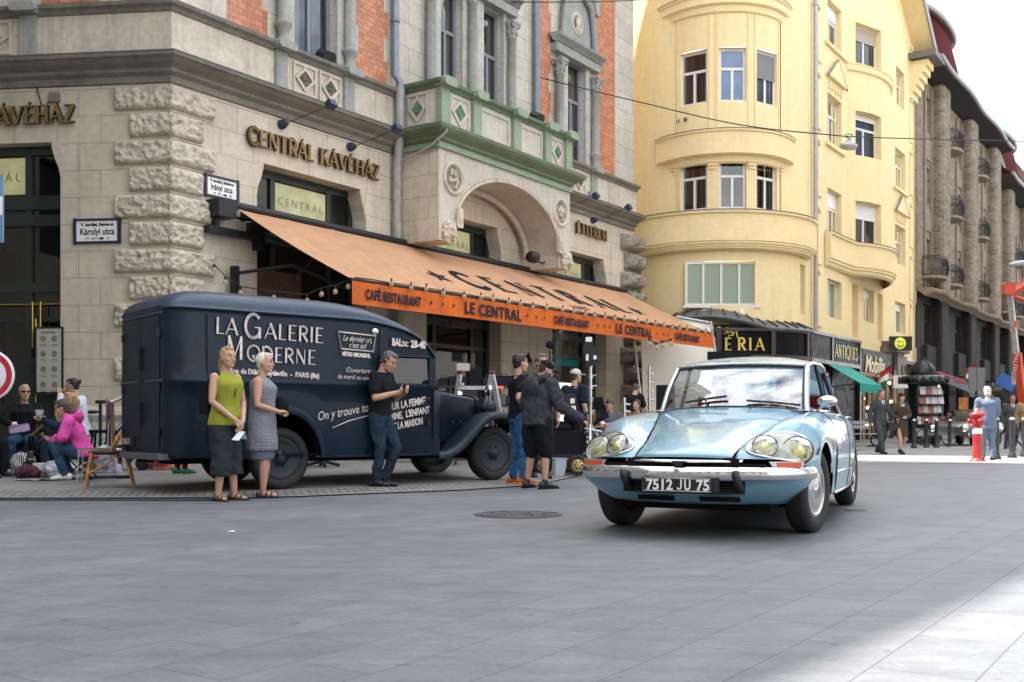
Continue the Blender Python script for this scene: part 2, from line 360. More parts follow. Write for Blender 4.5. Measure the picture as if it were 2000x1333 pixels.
XS = [-40,-20,-12,-9,-8,-7,-6,-5,-4.5,-4,-3.5,-3,-2.5,-2.2,-1.9,-1.6,-1.3,-1,-.65,-.3,0,.35,.6,.8,1,1.2,1.45,2.5,4,6,9,14,25,40]
g = MB(); g.grid([r[::-1] for r in strip_rows([0,.3,.6,1,2,4,8.6,9.5,14,30], XS, .006)]); g.sm = [False]*len(g.f)
g.build('pavement', PAVE, kind='structure')
g = MB(); g.grid([r[::-1] for r in strip_rows([.1,.35,.62,.9], [x for x in XS if -12 <= x <= 9], .011)]); g.build('cobble_strip', COB, kind='structure')
g = MB(); g.grid([r[::-1] for r in strip_rows([-.02,.0,.09], [x for x in XS if -14 <= x <= 14], .017)]); g.build('kerb_strip', mat('kerb_stone', (.20,.20,.205), .7, nz=(3,.15,12)), kind='structure')
# slot drain along the edge, manhole, little litter
t_ = thing('drain_channel', 'dark slotted drain running along the pavement edge at left', 'drain', (-5.5,11.95,0))
g = MB(); g.box(-2.2,2.35,-.045,.045,.002,.008); g.build('slot', BLKM, t_)
g = MB()
for i in range(76): g.box(-2.2+i*.06,-2.18+i*.06,-.045,.045,.006,.011)
g.build('grating', mat('drain_iron', (.07,.07,.075), .6, .4), t_)
mh = thing('manhole_cover', 'round cast iron manhole cover set in the grey street slabs', 'manhole cover', (.06,10.1,0))
g = MB(); g.lathe([(0,.006),(.40,.006),(.42,.004)], 40); g.build('lid', mat('cast_iron', (.055,.055,.06), .6, .4, nz=(20,.3)), mh)
g = MB()
for q in (.12,.22,.32,.385): g.lathe([(q-.012,.006),(q-.01,.011),(q+.01,.011),(q+.012,.006)], 36)
for k in range(12):
    a = k*PI/6; g.tube([(cos(a)*.13,sin(a)*.13,.008),(cos(a)*.37,sin(a)*.37,.008)], .008, 4)
g.build('raised_pattern', mat('worn_iron', (.085,.085,.09), .55, .4), mh)
mh2 = thing('valve_cover', 'small dark cover plate in the street beside the blue car', 'cover', (3.39,10.6,0))
g = MB(); g.lathe([(0,.006),(.10,.006),(.115,.003)], 24); g.build('lid', MC['cast_iron'], mh2)
lp = MB(); lp.add([(-2.23,8.43,.008),(-2.19,8.42,.012),(-2.17,8.46,.008),(-2.2,8.48,.016),(-2.24,8.47,.008)], [(0,1,2,3,4)]); tag(lp.build('paper_scrap', WHT), 'scrap of white paper lying on the bare street', 'litter')
# ================================================================ helpers for buildings
def sweep(mb, path, prof, capends=True):
    n = len(path); P = [Vector((p[0], p[1])) for p in path]; rows = []
    nm = []
    for i in range(n-1):
        d = (P[i+1]-P[i]).normalized(); nm.append(Vector((d.y, -d.x)))
    for i in range(n):
        if i == 0: off = nm[0]
        elif i == n-1: off = nm[-1]
        else:
            b = (nm[i-1]+nm[i]); b = b/b.length; off = b/max(.3, b.dot(nm[i]))
        rows.append([Vector((P[i].x+off.x*o, P[i].y+off.y*o, z)) for o, z in prof])
    uv = []; s = 0
    for i in range(n):
        if i: s += (P[i]-P[i-1]).length
        a = 0
        for j, (o, z) in enumerate(prof):
            if j: a += math.hypot(o-prof[j-1][0], z-prof[j-1][1])
            uv.append((s, prof[0][1]-a))
    k = len(mb.v); mb.grid([r for r in rows], False, uv=uv)
    m = len(prof)
    if capends:
        mb.add(rows[0], [list(range(m))]); mb.add(rows[-1], [list(range(m))[::-1]])
    return mb
def wall_open(mb, x0, x1, z0, z1, ops, dep=.4, y=0.0):
    xs = sorted({x0, x1, *[v for o in ops for v in o[:2]]}); zs = sorted({z0, z1, *[v for o in ops for v in o[2:4]]})
    xs = [v for v in xs if x0 <= v <= x1]; zs = [v for v in zs if z0 <= v <= z1]
    for a, b in zip(xs, xs[1:]):
        for c, d in zip(zs, zs[1:]):
            mx_, mz_ = (a+b)/2, (c+d)/2
            if any(o[0] < mx_ < o[1] and o[2] < mz_ < o[3] for o in ops): continue
            mb.add([(a,y,c),(b,y,c),(b,y,d),(a,y,d)], [(0,1,2,3)])
    for o in ops:
        a, b, c, d = o[:4]; e = y+dep
        mb.add([(a,y,c),(a,e,c),(a,e,d),(a,y,d)], [(3,2,1,0)]); mb.add([(b,y,c),(b,e,c),(b,e,d),(b,y,d)], [(0,1,2,3)])
        mb.add([(a,y,d),(b,y,d),(b,e,d),(a,e,d)], [(3,2,1,0)]); mb.add([(a,y,c),(b,y,c),(b,e,c),(a,e,c)], [(0,1,2,3)])
    return mb
def win_unit(parent, xf, x0, x1, z0, z1, y, fm, gm, mull=1, trans=.68, fw=.07, curtain=None, blind=0, blm=None, name='window', back=True, sill=None):
    f = MB(xf)                                     # frame rectangle, mullion, transom
    f.box(x0,x0+fw,y,y+.07,z0,z1); f.box(x1-fw,x1,y,y+.07,z0,z1); f.box(x0+fw,x1-fw,y,y+.07,z0,z0+fw); f.box(x0+fw,x1-fw,y,y+.07,z1-fw,z1)
    zt = z0+(z1-z0)*trans
    if trans < 1: f.box(x0+fw,x1-fw,y-.012,y+.068,zt-fw*.5,zt+fw*.5)
    for k in range(mull):
        xm = x0+(x1-x0)*(k+1)/(mull+1); f.box(xm-fw*.5,xm+fw*.5,y-.008,y+.066,z0+fw,(zt-fw*.5) if trans < 1 else z1-fw)
    w = f.build(name, fm, parent, True)
    p = MB(xf); p.add([(x0+fw*.5,y+.035,z0+fw*.5),(x1-fw*.5,y+.035,z0+fw*.5),(x1-fw*.5,y+.035,z1-fw*.5),(x0+fw*.5,y+.035,z1-fw*.5)], [(0,1,2,3)])
    p.build('pane', gm, w, True)
    if curtain:
        c = MB(xf); wd = x1-x0
        for a, b in ((x0+fw, x0+wd*.40), (x1-wd*.34, x1-fw)):
            n = 9; c.grid([[(a+(b-a)*i/n, y+.14+.025*(i % 2), z1-.03), (a+(b-a)*(i/n if a == x0+fw else i/n), y+.14+.025*(i % 2), z0+.05)] for i in range(n+1)], False)
        c.build('curtain', curtain, w, True)
    if blind:
        c = MB(xf); n = max(3, int(blind*(z1-z0)/.06))
        for i in range(n):
            z = z1-fw-.06*i; c.box(x0+fw*.6,x1-fw*.6,y-.03,y-.01,z-.052,z)
        c.build('blind', blm or WHT, w, True)
    if back:
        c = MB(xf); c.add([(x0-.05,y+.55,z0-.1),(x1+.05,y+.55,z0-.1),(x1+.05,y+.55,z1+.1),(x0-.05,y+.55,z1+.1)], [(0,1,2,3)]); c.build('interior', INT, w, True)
    if sill:
        c = MB(xf); c.box(x0-.04,x1+.04,-sill[0],y,z0-.06,z0-.004); c.build('sill', sill[1], w, True)
    return w
# ================================================================ THE CAFE BUILDING
CO = (-6.83, 21.5); DR = (.5547,.832); DL = (.993,-.118)
RF = frame(CO, DR); LF = frame(CO, DL)
def wp(t, o=0, fr=None):                           # plan point on the right facade
    v = (fr or RF) @ Vector((t, -o, 0)); return (v.x, v.y)
cafe = thing('cafe_building', 'stone corner building with red brick panels, green balcony and an arched porch', 'building', (CO[0], CO[1], 0))
TOP = 25.3; LOW = 14.6  # unseen roof heights, chosen for their shadow, with a gap for a sun strip
g = MB(RF)
wall_open(g, 0, 20.1, 0, 7.8, [(2.3,5.85,.02,6.56),(8.25,11.75,.02,6.5),(14.6,18.1,.02,6.4)], .5)
g.xf = LF; wall_open(g, -16, 0, 0, 7.8, [(-5.9,-2.33,.02,6.56),(-13,-9,.02,6.5)], .4)
g.build('ground_floor_wall', ST, cafe, True)
g = MB(RF); UPW = [(3.35,4.75,9.3,13.2),(8.75,9.75,9.3,12.9),(10.75,11.75,9.3,12.75),(15.4,16.55,9.3,12.55)]
wall_open(g, 0, 6.3, 7.8, TOP, UPW[:1], .35); wall_open(g, 6.3, 12.4, 7.8, LOW, UPW[1:3], .35); wall_open(g, 12.4, 20.1, 7.8, TOP, UPW[3:], .35)
g.xf = LF; wall_open(g, -16, 0, 7.8, TOP, [(-4.6,-3.5,9.5,12.9)], .35)
g.xf = RF; g.add([(6.3,0,LOW),(6.3,14,LOW),(6.3,14,TOP),(6.3,0,TOP)], [(0,1,2,3)]); g.add([(12.4,0,LOW),(12.4,14,LOW),(12.4,14,TOP),(12.4,0,TOP)], [(3,2,1,0)])
g.add([(6.3,0,LOW),(12.4,0,LOW),(12.4,14,LOW),(6.3,14,LOW)], [(0,1,2,3)])
g.add([(20.1,0,0),(20.1,14,0),(20.1,14,TOP),(20.1,0,TOP)], [(0,1,2,3)])
g.add([(0,0,TOP),(6.3,0,TOP),(6.3,14,TOP),(-14,14,TOP)], [(0,1,2,3)]); g.add([(12.4,0,TOP),(20.1,0,TOP),(20.1,14,TOP),(12.4,14,TOP)], [(0,1,2,3)])
g.build('upper_wall', mat('ashlar_upper', (.55,.50,.425), .85, nz=(.9,.12,8), bump=(50,.1), grime=.3, brick=dict(w=1.0,h=.62,m=.007,c2=(.47,.43,.37),mc=(.19,.17,.15))), cafe, True)
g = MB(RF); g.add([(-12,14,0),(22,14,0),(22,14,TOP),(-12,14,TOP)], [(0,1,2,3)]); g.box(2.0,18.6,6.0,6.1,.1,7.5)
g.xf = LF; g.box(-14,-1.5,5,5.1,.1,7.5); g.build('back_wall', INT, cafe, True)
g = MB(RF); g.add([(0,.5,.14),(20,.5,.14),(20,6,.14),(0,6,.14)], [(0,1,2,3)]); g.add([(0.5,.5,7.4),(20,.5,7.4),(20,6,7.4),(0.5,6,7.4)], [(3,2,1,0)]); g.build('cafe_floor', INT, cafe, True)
# cornices swept round the corner
PATH = [wp(-16,0,LF), CO, wp(20.1)]
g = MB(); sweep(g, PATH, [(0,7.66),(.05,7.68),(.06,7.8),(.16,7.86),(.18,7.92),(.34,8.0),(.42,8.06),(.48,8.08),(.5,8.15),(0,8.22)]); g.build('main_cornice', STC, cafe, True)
g = MB(); sweep(g, PATH, [(.49,8.152),(.515,8.152),(.515,8.17),(.2,8.215),(.2,8.205)]); g.build('cornice_flashing', LEAD, cafe, True)
g = MB(); sweep(g, PATH, [(.12,8.2),(.12,9.06)], False); g.build('parapet_course', STP, cafe, True)
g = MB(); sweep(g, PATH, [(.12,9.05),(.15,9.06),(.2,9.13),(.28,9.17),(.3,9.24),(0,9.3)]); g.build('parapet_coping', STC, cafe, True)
def diamond(mb, mi, xf, x0, x1, z0, z1, y):
    mb.xf = xf; mi.xf = xf; cx, cz, w, h = (x0+x1)/2, (z0+z1)/2, (x1-x0)/2, (z1-z0)/2
    b = .05
    for p in ((x0,x0+b,z0,z1),(x1-b,x1,z0,z1)): mb.box(p[0],p[1],y-.03,y,p[2],p[3])
    mb.box(x0+b,x1-b,y-.029,y,z1-b,z1); mb.box(x0+b,x1-b,y-.029,y,z0,z0+b)
    c = [(cx-w+b,cz),(cx,cz-h+b),(cx+w-b,cz),(cx,cz+h-b)]; q = .68
    d = [(cx+(p[0]-cx)*q, cz+(p[1]-cz)*q) for p in c]
    for i in range(4):
        j = (i+1) % 4; mb.prism([c[i],c[j],d[j],d[i]], y-.045, y, 'y')
    mi.prism(d, y-.01, y, 'y')
    for k in range(9):
        a = random.random()*6.3; r_ = random.random()*.5; mi.ell((cx+cos(a)*r_*w*.62, y-.015, cz+sin(a)*r_*h*.62), (w*.13,.025,h*.1), 6, 4)
for fr_, a, b in ((RF,3.25,3.98),(RF,4.08,4.80),(LF,-4.3,-3.3),(RF,14.9,15.6),(RF,15.7,16.4)):
    g = MB(); gi = MB(); diamond(g, gi, fr_, a, b, 8.32, 9.0, -.13); dp = g.build('diamond_panel', STP, cafe, True); gi.build('diamond_carving', mat('dark_carving', (.12,.125,.11), .9, nz=(9,.3)), dp, True)
for fr, x in ((RF,2.86),(RF,5.06),(RF,14.6),(RF,16.95),(LF,-2.93),(LF,-5.2)):
    g = MB(fr); g.box(x-.17,x+.17,-.2,-.1,8.2,9.08); g.bbox(x-.27,x+.27,-.42,-.05,9.1,9.28,.05); g.build('pilaster', STG, cafe, True)
# brick panels with toothed edges
def brick_panel(fr, x0, x1, z0, z1, tl=0, tr=0):
    m = MB(fr); z = z0; i = 0
    while z < z1:
        a = x0+(tl if i % 2 else 0); b = x1-(tr if i % 2 else 0); zz = min(z+.62, z1)
        m.add([(a,-.006,z),(b,-.006,z),(b,-.006,zz),(a,-.006,zz)], [(0,1,2,3)]); z += .62; i += 1
    m.build('brick_panel', RED, cafe, True)
brick_panel(RF,1.45,2.6,9.3,16,0,.16); brick_panel(RF,5.42,6.66,9.3,16,.16,.14); brick_panel(RF,13.66,14.5,9.3,18,0,.12); brick_panel(RF,17.3,18.7,9.3,18,0,.0); brick_panel(LF,-2.75,-1.5,9.3,14,0,.14)
def column(fr, x, o, z0, z1, base=True, capital=True, r=.135):
    m = MB(fr); c = (x,-o,0)
    pr = []
    if base: pr += [(r*1.25,z0),(r*1.25,z0+.05),(r*.85,z0+.12),(r*1.0,z0+.3),(r*1.45,z0+.38),(r*1.5,z0+.44),(r*1.1,z0+.48)]
    pr += [(r,z0+.5),(r,(z0+z1)/2),(r*.94,z1)]
    if capital: pr += [(r*1.1,z1+.01),(r*1.12,z1+.05),(r*.98,z1+.07),(r*1.05,z1+.25),(r*1.5,z1+.42)]
    m.lathe(pr, 16, c)
    k = z0+1.0
    while k < z1-.3: m.lathe([(r*1.0,k),(r*1.012,k+.006),(r*1.0,k+.012)], 16, c); k += .72
    if capital:
        m.box(x-r*1.5,x+r*1.5,-o-r*1.5,-o+r*1.5,z1+.42,z1+.5)
        for k in range(8):
            a = k*PI/4; m.ell((x+cos(a)*r*1.15,-o+sin(a)*r*1.15,z1+.17),(.035,.035,.09),6,4)
        for a in (.785,2.356,3.927,5.498):
            m.lathe([(0,-.03),(.06,-.03),(.06,.03),(0,.03)], 10, (x+cos(a)*r*1.55,-o+sin(a)*r*1.55,z1+.37), 'y')
    m.build('column', STG, cafe, True)
for x, z1, b in ((2.9,14.5,True),(5.06,14.5,True)): column(RF, x, .2, 9.28, z1, b)
for x, z1 in ((8.2,12.45),(10.05,12.45),(12.0,12.05)): column(RF, x, .2, 9.3, z1, False)
for x in (14.72,16.98): column(RF, x, .2, 9.28, 11.75, True)
for x in (14.72,16.98):
    m = MB(RF); m.box(x-.14,x+.14,-.3,-.05,14.3,20); m.build('pilaster', STG, cafe, True)
for a, b in ((2.98,3.35),(4.75,5.0),(8.3,8.75),(9.75,9.98),(10.2,10.75),(11.75,11.9),(14.85,15.4),(16.55,16.85)):
    m = MB(RF); m.box(a,b,-.09,0,9.3,13.9 if a < 14 else 12.7); m.build('window_jamb', mat('jamb_stone', (.44,.42,.37), .85, nz=(2,.12,8), grime=.3, brick=dict(w=3,h=.72,m=.006,mc=(.2,.19,.17))), cafe, True)
for x0, x1, z0, z1 in UPW:
    win_unit(cafe, RF, x0, x1, z0, z1, .16, GREYW, GLS, 1, .62, .1, CURT)
win_unit(cafe, LF, -4.6, -3.5, 9.5, 12.9, .16, GREYW, GLS, 1, .62, .1, CURT)
# entablatures over the pairs of windows, ogee gable over the last
def entab(x0, x1, z):
    m = MB(RF); m.box(x0+.1,x1-.1,-.26,0,z-.25,z); sweep_local = [(.2,z),(.24,z+.03),(.26,z+.1),(.42,z+.2),(.44,z+.26),(0,z+.3)]
    m.xf = None; sweep(m, [wp(x0), wp(x1)], sweep_local)
    m.xf = RF
    for i in range(int((x1-x0)/.12)): m.box(x0+.05+i*.12,x0+.11+i*.12,-.3,-.2,z+.035,z+.095)
    m.build('entablature', STG, cafe, True)
entab(7.9,12.35,13.0); entab(14.35,17.35,12.72); entab(2.5,5.4,15.1)
m = MB(RF); og = []
for i in range(17):
    u = i/16; a = 14.95+1.0*(u**1.7 if u < .6 else .42+.58*((u-.6)/.4)) ; og.append((a, 13.0+1.55*sin(min(u/.62,1)*PI/2) + (0 if u < .62 else 1.2*((u-.62)/.38)**1.6)))
og2 = [(31.9-x, z) for x, z in og]
for p in (og, og2): m.tube([(x,-.2,z) for x, z in p], .11, 6)
m.prism([(x,z) for x, z in og]+[(x,z) for x, z in og2[::-1]], -.1, 0, 'y'); m.build('ogee_gable', STG, cafe, True)
m = MB(RF); m.lathe([(.0,0),(.26,0),(.28,-.04),(.34,-.05),(.36,0)], 24, (15.95,-.1,13.75), 'y'); m.ell((15.95,-.14,13.77),(.13,.07,.2)); m.ell((15.95,-.14,13.55),(.17,.06,.08)); m.build('portrait_medallion', STP, cafe, True)
# quoins: rock-faced blocks wrapping the corner
def rock(fr, x0, x1, z0, z1, o, nx, nz_, dirx=1, amp=.07):
    rows = []
    for j in range(nz_+1):
        v = j/nz_; row = []
        for i in range(nx+1):
            u = i/nx; e = min(u, 1-u, .22)/.22 if dirx == 2 else min((1-u) if dirx == 1 else u, .07)/.07; f_ = min(v, 1-v, .28 if dirx == 2 else .19)/(.28 if dirx == 2 else .19)
            h = o*(1-(1-e)**2)**.5*(1-(1-f_)**2)**.5
            q = Vector((x0+(x1-x0)*u, 0, z0+(z1-z0)*v)); p = fr @ q
            if e > .05 and f_ > .05:
                n1 = noise.cell_vector(p*5.5); n2 = noise.noise(p*9.0); n3 = noise.noise(p*20)
                h += amp*(n2*1.1+n3*.55)*min(e, f_)-amp*1.1*max(0, noise.noise(p*13+Vector((7,3,1)))-.16)*1.5
            row.append((q.x, -max(h, .002), q.z))
        rows.append(row)
    return rows
zc = 7.64; i = 0
while zc > .9:
    w = 1.17 if i % 2 == 0 else .84; m = MB(LF); m.grid(rock(LF, -w, .098, zc-.5, zc-.02, .13, 52, 24, 0, .045)); m.xf = RF; m.grid(rock(RF, -.098, w*.93, zc-.5, zc-.02, .13, 48, 24, 1, .045))
    m.box(-.02,w*.93+.02,-.02,.02,zc-.54,zc-.5); m.build('quoin', ROCK, cafe, True); zc -= .5433; i += 1
zc = 7.5; i = 0
while zc > .3:
    w = 1.25 if i % 2 == 0 else 1.0; m = MB(RF); m.grid(rock(RF, 20.35-w, 20.5, zc-.58, zc-.03, .42, 18, 12, 2, .11)); m.box(20.35-w,20.1,-.05,.02,zc-.62,zc-.58)
    m.box(19.7,20.45,-.05,1.2,zc-.56,zc-.05); m.build('quoin', ROCKD, cafe, True); zc -= .66; i += 1
# plinth
m = MB(); sweep(m, [wp(-2.33,0,LF), CO, wp(2.3)], [(.16,0),(.16,.8),(.12,.88),(.16,.94),(.2,1.02),(.16,1.1),(.06,1.16),(0,1.2)]); m.build('plinth', STP, cafe, True)
# corbelled heads of the shop openings
for fr, x0, x1, z in ((RF,2.3,5.85,6.56),(RF,8.25,11.75,6.5),(RF,14.6,18.1,6.4),(LF,-5.9,-2.33,6.56)):
    for sgn, x in ((1,x0),(-1,x1)):
        m = MB(fr); m.prism([(x,z),(x+sgn*.2,z),(x+sgn*.19,z-.12),(x+sgn*.12,z-.35),(x+sgn*.05,z-.5),(x,z-.72)], .004, .46, 'y')
        m.build('corbel', STP, cafe, True)
# shop windows: dark green joinery, backlit transom sign, doors below
def shop_window(fr, x0, x1, z1, txt, y=.42, dark=False):
    m = MB(fr); zs = z1-1.0
    for x in (x0, x1-.14, x0+.78, x1-.92): m.box(x,x+.14,y,y+.12,.15,z1)
    m.box(x0+.14,x1-.14,y-.01,y+.12,z1-.16,z1); m.box(x0+.14,x1-.14,y-.03,y+.12,zs-.28,zs); m.box(x0+.14,x1-.14,y-.05,y+.12,zs-.62,zs-.40); m.box(x0+.14,x1-.14,y-.02,y+.12,3.55,3.75); m.box(x0+.14,x1-.14,y-.02,y+.12,2.95,3.05); m.box(x0+.14,x1-.14,y-.02,y+.12,.15,.75)
    w = m.build('shop_window', DKG, cafe, True)
    m = MB(fr); m.add([(x0+.1,y+.06,.7),(x1-.1,y+.06,.7),(x1-.1,y+.06,z1-.1),(x0+.1,y+.06,z1-.1)], [(0,1,2,3)]); m.build('pane', GLD, w, True)
    m = MB(fr); m.box(x0+.93,x1-.93,y+.03,y+.055,zs+.05,z1-.2); m.build('lit_sign_panel', LIT, w, True)
    text_mb(txt, .25, wallxf(fr, (x0+x1)/2, zs+.32, -(y+.025)), .006, sx=1.0, align='CENTER', space=1.5).build('sign_lettering', mat('faded_ink', (.25,.26,.17), .7), w, True)
    m = MB(fr); m.box(x0+.93,x1-.93,y+.08,y+.09,zs-.36,zs-.05); m.build('transom_backing', BLKM, w, True)
shop_window(RF,2.32,5.83,6.54,'CENTRÁL'); shop_window(RF,8.27,11.73,6.48,'CENTRÁL'); shop_window(RF,14.62,18.08,6.38,'CENTRÁL'); shop_window(LF,-5.88,-2.35,6.54,'CENTRÁL',.3)
m = MB(RF); m.box(2.5,4.0,.36,.40,.6,4.3); m.box(4.7,5.7,.37,.40,.2,2.9); m.build('wooden_panel', WOOD, cafe, True)
m = MB(LF); m.box(-3.5,-2.45,.22,.29,.5,2.2); m.build('wooden_panel', DKG, cafe, True)
m = MB(LF)
for x in (-3.05,-2.88): m.tube([(x,.2,2.4),(x,.2,3.35)], .018, 6)
m.tube([(-5.8,.2,3.3),(-2.4,.2,3.3)], .015, 6); m.tube([(-2.98,.2,.5),(-2.98,.2,3.0)], .02, 6); m.build('brass_rail', mat('brass', (.6,.42,.08), .3, .9), cafe, True)
# menu board behind the glass at left
mn = thing('menu_board', 'tall pale framed menu board fixed beside the dark green window', 'menu board', tuple(LF @ Vector((-2.55,-.02,1.45))), math.atan2(DL[1], DL[0]))
m = MB(); m.box(-.3,.3,-.03,.0,0,1.36); m.build('frame', DKG, mn)
m = MB(); m.box(-.26,.26,-.036,-.028,.04,1.32); m.build('sheet', mat('menu_paper', (.40,.40,.34), .7, nz=(3,.12)), mn)
for i in range(4):
    for sx_ in (-.12,.12): m = MB(); m.lathe([(0,-.039),(.065,-.039)], 14, (sx_,0,1.12-i*.31), 'y'); m.build('dish_photo', mat('dish', (.22,.19,.15), .6, nz=(40,.6)), mn)
for i in range(4):
    for sx_ in (-.12,.12):
        m = MB()
        for k in range(2): m.box(sx_-.07,sx_+.07,-.0385,-.036,1.0-i*.31-k*.03,1.008-i*.31-k*.03)
        m.build('text_line', INK, mn)
text_mb('CENTRÁL', .075, Matrix.Translation((-.17,-.039,1.22)) @ Matrix.Rotation(PI/2, 4, 'X'), .003).build('heading', INK, mn)
# ---------------------------------------------------------------- porch and balcony
PO = 1.344; PX0, PX1 = 7.03, 13.39
m = MB(RF); ar = [(10.25+2.53*cos(PI*(1-i/24)), 5.78+1.56*sin(PI*i/24)) for i in range(25)]
PT = 7.74
for i in range(24):
    (a, b), (c, d) = ar[i], ar[i+1]
    m.add([(a,-PO,b),(c,-PO,d),(c,-PO,PT),(a,-PO,PT)], [(0,1,2,3)])
    m.add([(a,-PO,b),(c,-PO,d),(c,0,d),(a,0,b)], [(3,2,1,0)], True)
for x0, x1 in ((PX0,ar[0][0]),(ar[-1][0],PX1)):
    m.add([(x0,-PO,5.78),(x1,-PO,5.78),(x1,-PO,PT),(x0,-PO,PT)], [(0,1,2,3)])
m.build('porch_front', mat('porch_render', (.52,.475,.41), .85, nz=(1.2,.12,8), bump=(50,.08), grime=.25), cafe, True)
for x in (PX0, PX1):
    m = MB(RF); m.add([(x,-PO,5.41),(x,0,5.41),(x,0,PT),(x,-PO,PT)], [(3,2,1,0) if x == PX0 else (0,1,2,3)]); m.build('porch_side', ST, cafe, True)
for x0, x1 in ((PX0-.01,ar[0][0]+.02),(ar[-1][0]-.02,PX1+.01)):
    m = MB(RF); m.box(x0,x1,-PO-.012,.0,5.4,5.78); m.build('bracket', STP, cafe, True)
m = MB(RF)
for q, dep in ((1.0,.05),(1.045,.03)):
    m.tube([(10.25+(2.53*q+.04)*cos(PI*(1-i/28)), -PO-.01, 5.78+(1.56*q+.04)*sin(PI*i/28)) for i in range(29)], dep, 6)
m.tube([(10.25+2.45*cos(PI*(1-i/28)), -.25, 5.78+1.48*sin(PI*i/28)) for i in range(29)], .09, 6); m.build('arch_moulding', STP, cafe, True)
def medallion(x, z, r_):
    m = MB(RF); m.lathe([(0,0),(r_*.78,0),(r_*.8,-.05),(r_*.9,-.07),(r_,-.05),(r_*1.02,0)], 28, (x,-PO,z), 'y')
    for k in range(16):
        a = random.random()*6.28; q = random.random()**.5*r_*.6; m.ell((x+cos(a)*q*.75,-PO-.02,z+sin(a)*q),(.045,.045,.055),6,4)
    m.build('medallion', STP, cafe, True)
medallion(7.62,7.02,.42); medallion(12.85,7.02,.42)
def lion(x, z):
    m = MB(RF @ Matrix.Translation((x,-PO-.02,z)) @ Matrix.Scale(1.25,4)); c = Vector((0,0,0))
    m.ell(c+Vector((0,-.04,0)),(.15,.1,.2),12,8)
    for k in range(16):
        a = k*PI/8; m.ell(c+Vector((cos(a)*.16,-.03-.02*(k % 2),sin(a)*.2)),(.055,.06,.06),6,4)
    m.ell(c+Vector((0,-.14,-.06)),(.075,.08,.07)); m.ell(c+Vector((0,-.2,-.02)),(.035,.035,.025)); m.ell(c+Vector((0,-.13,.06)),(.05,.06,.09))
    for s_ in (-1,1): m.ell(c+Vector((s_*.07,-.12,.07)),(.04,.035,.02)); m.ell(c+Vector((s_*.045,-.2,-.08)),(.035,.03,.035)); m.ell(c+Vector((s_*.12,-.08,.16)),(.035,.03,.04))
    m.ell(c+Vector((0,-.15,-.15)),(.045,.05,.04)); m.build('lion_head', STP, cafe, True)
lion(7.38,5.62+.0); lion(13.08,5.62)
for x in (7.78,12.72):
    m = MB(RF); m.bbox(x-.12,x+.12,-PO-.12,-PO,5.8,6.3,.03); m.ell((x,-PO-.12,6.05),(.07,.06,.18),8,6); m.build('impost_carving', STP, cafe, True)
PB = [wp(PX0-.0,0), wp(PX0,PO), wp(PX1,PO), wp(PX1,0)]
m = MB(); sweep(m, PB, [(0,7.7),(.04,7.72),(.04,7.86),(.1,7.9),(.12,7.96),(.3,8.06),(.36,8.12),(.38,8.2),(0,8.24)], False); m.build('balcony_cornice', GRN, cafe, True)
m = MB(); sweep(m, PB, [(.06,7.69),(.07,7.69),(.07,7.8),(.06,7.82)], False); m.build('cornice_band', GRL, cafe, True)
m = MB(RF); m.box(PX0,PX1,-PO,0,8.15,8.22); m.build('balcony_slab', STP, cafe, True)
m = MB(); sweep(m, PB, [(-.02,8.22),(-.02,9.2)], False); m.build('balcony_parapet', MC['porch_render'], cafe, True)
m = MB(); sweep(m, PB, [(-.06,9.18),(.02,9.19),(.05,9.24),(.14,9.3),(.16,9.37),(-.16,9.42)], False); m.build('balcony_coping', GRN, cafe, True)
sf = frame(wp(PX0,0), (RF.to_3x3() @ Vector((0,-1,0)))[:2])
for fr_, a, b, y_ in ((RF,7.5,8.3,-PO+.02),(RF,12.3,13.05,-PO+.02),(sf,.35,1.0,.01)):
    g = MB(); gi = MB(); diamond(g, gi, fr_, a, b, 8.34, 9.12, y_); dp = g.build('diamond_panel', MC['porch_render'], cafe, True); gi.build('diamond_carving', mat('green_carving', (.13,.22,.14), .9, nz=(9,.3)), dp, True)
for a, b in ((8.85,10.15),(10.75,11.85)):
    g = MB(RF)
    for p in ((a,a+.06,8.36,9.1),(b-.06,b,8.36,9.1),(a+.06,b-.06,9.04,9.1),(a+.06,b-.06,8.36,8.42)): g.box(p[0],p[1],-PO-.012,-PO+.03,p[2],p[3])
    g.build('panel_moulding', MC['porch_render'], cafe, True)
for x in (7.2,8.58,10.45,12.08,13.22):
    m = MB(RF); m.box(x-.17,x+.17,-PO-.09,-PO+.1,8.22,9.22); m.bbox(x-.25,x+.25,-PO-.28,-PO+.1,9.21,9.43,.05); m.build('balcony_pier', GRL if x != 7.2 else GRL, cafe, True)
m = MB(sf); m.box(.02,.22,-.09,.05,8.22,9.22); m.build('balcony_pier', GRL, cafe, True)
# downpipes
m = MB(RF); m.tube([(6.77,-.16,18),(6.77,-.16,9.62),(6.77,-.3,9.45),(6.8,-.3,9.25)], .1, 10); m.tube([(6.77,-.16,10.95),(6.77,-.16,11.0)], .125, 10); m.build('downpipe', ZINC, cafe, True); m = MB(RF); m.tube([(13.45,-.14,19),(13.45,-.14,9.5)], .11, 10); m.build('downpipe', ZINC, cafe, True)
m = MB(RF); m.tube([(6.8,-.3,9.3),(6.8,-.3,8.3),(6.85,-.2,7.6),(6.85,-.16,7.4),(6.85,-.16,5.2)], .12, 10); m.box(6.73,6.97,-.28,-.02,.2,5.2); m.build('downpipe', PIPE, cafe, True)
m = MB(RF); m.tube([(6.95,-1.62,8.22),(6.93,-1.66,8.02),(6.9,-1.2,7.72),(6.87,-.3,7.45)], .035, 8); m.build('drain_spout', PIPE, cafe, True)
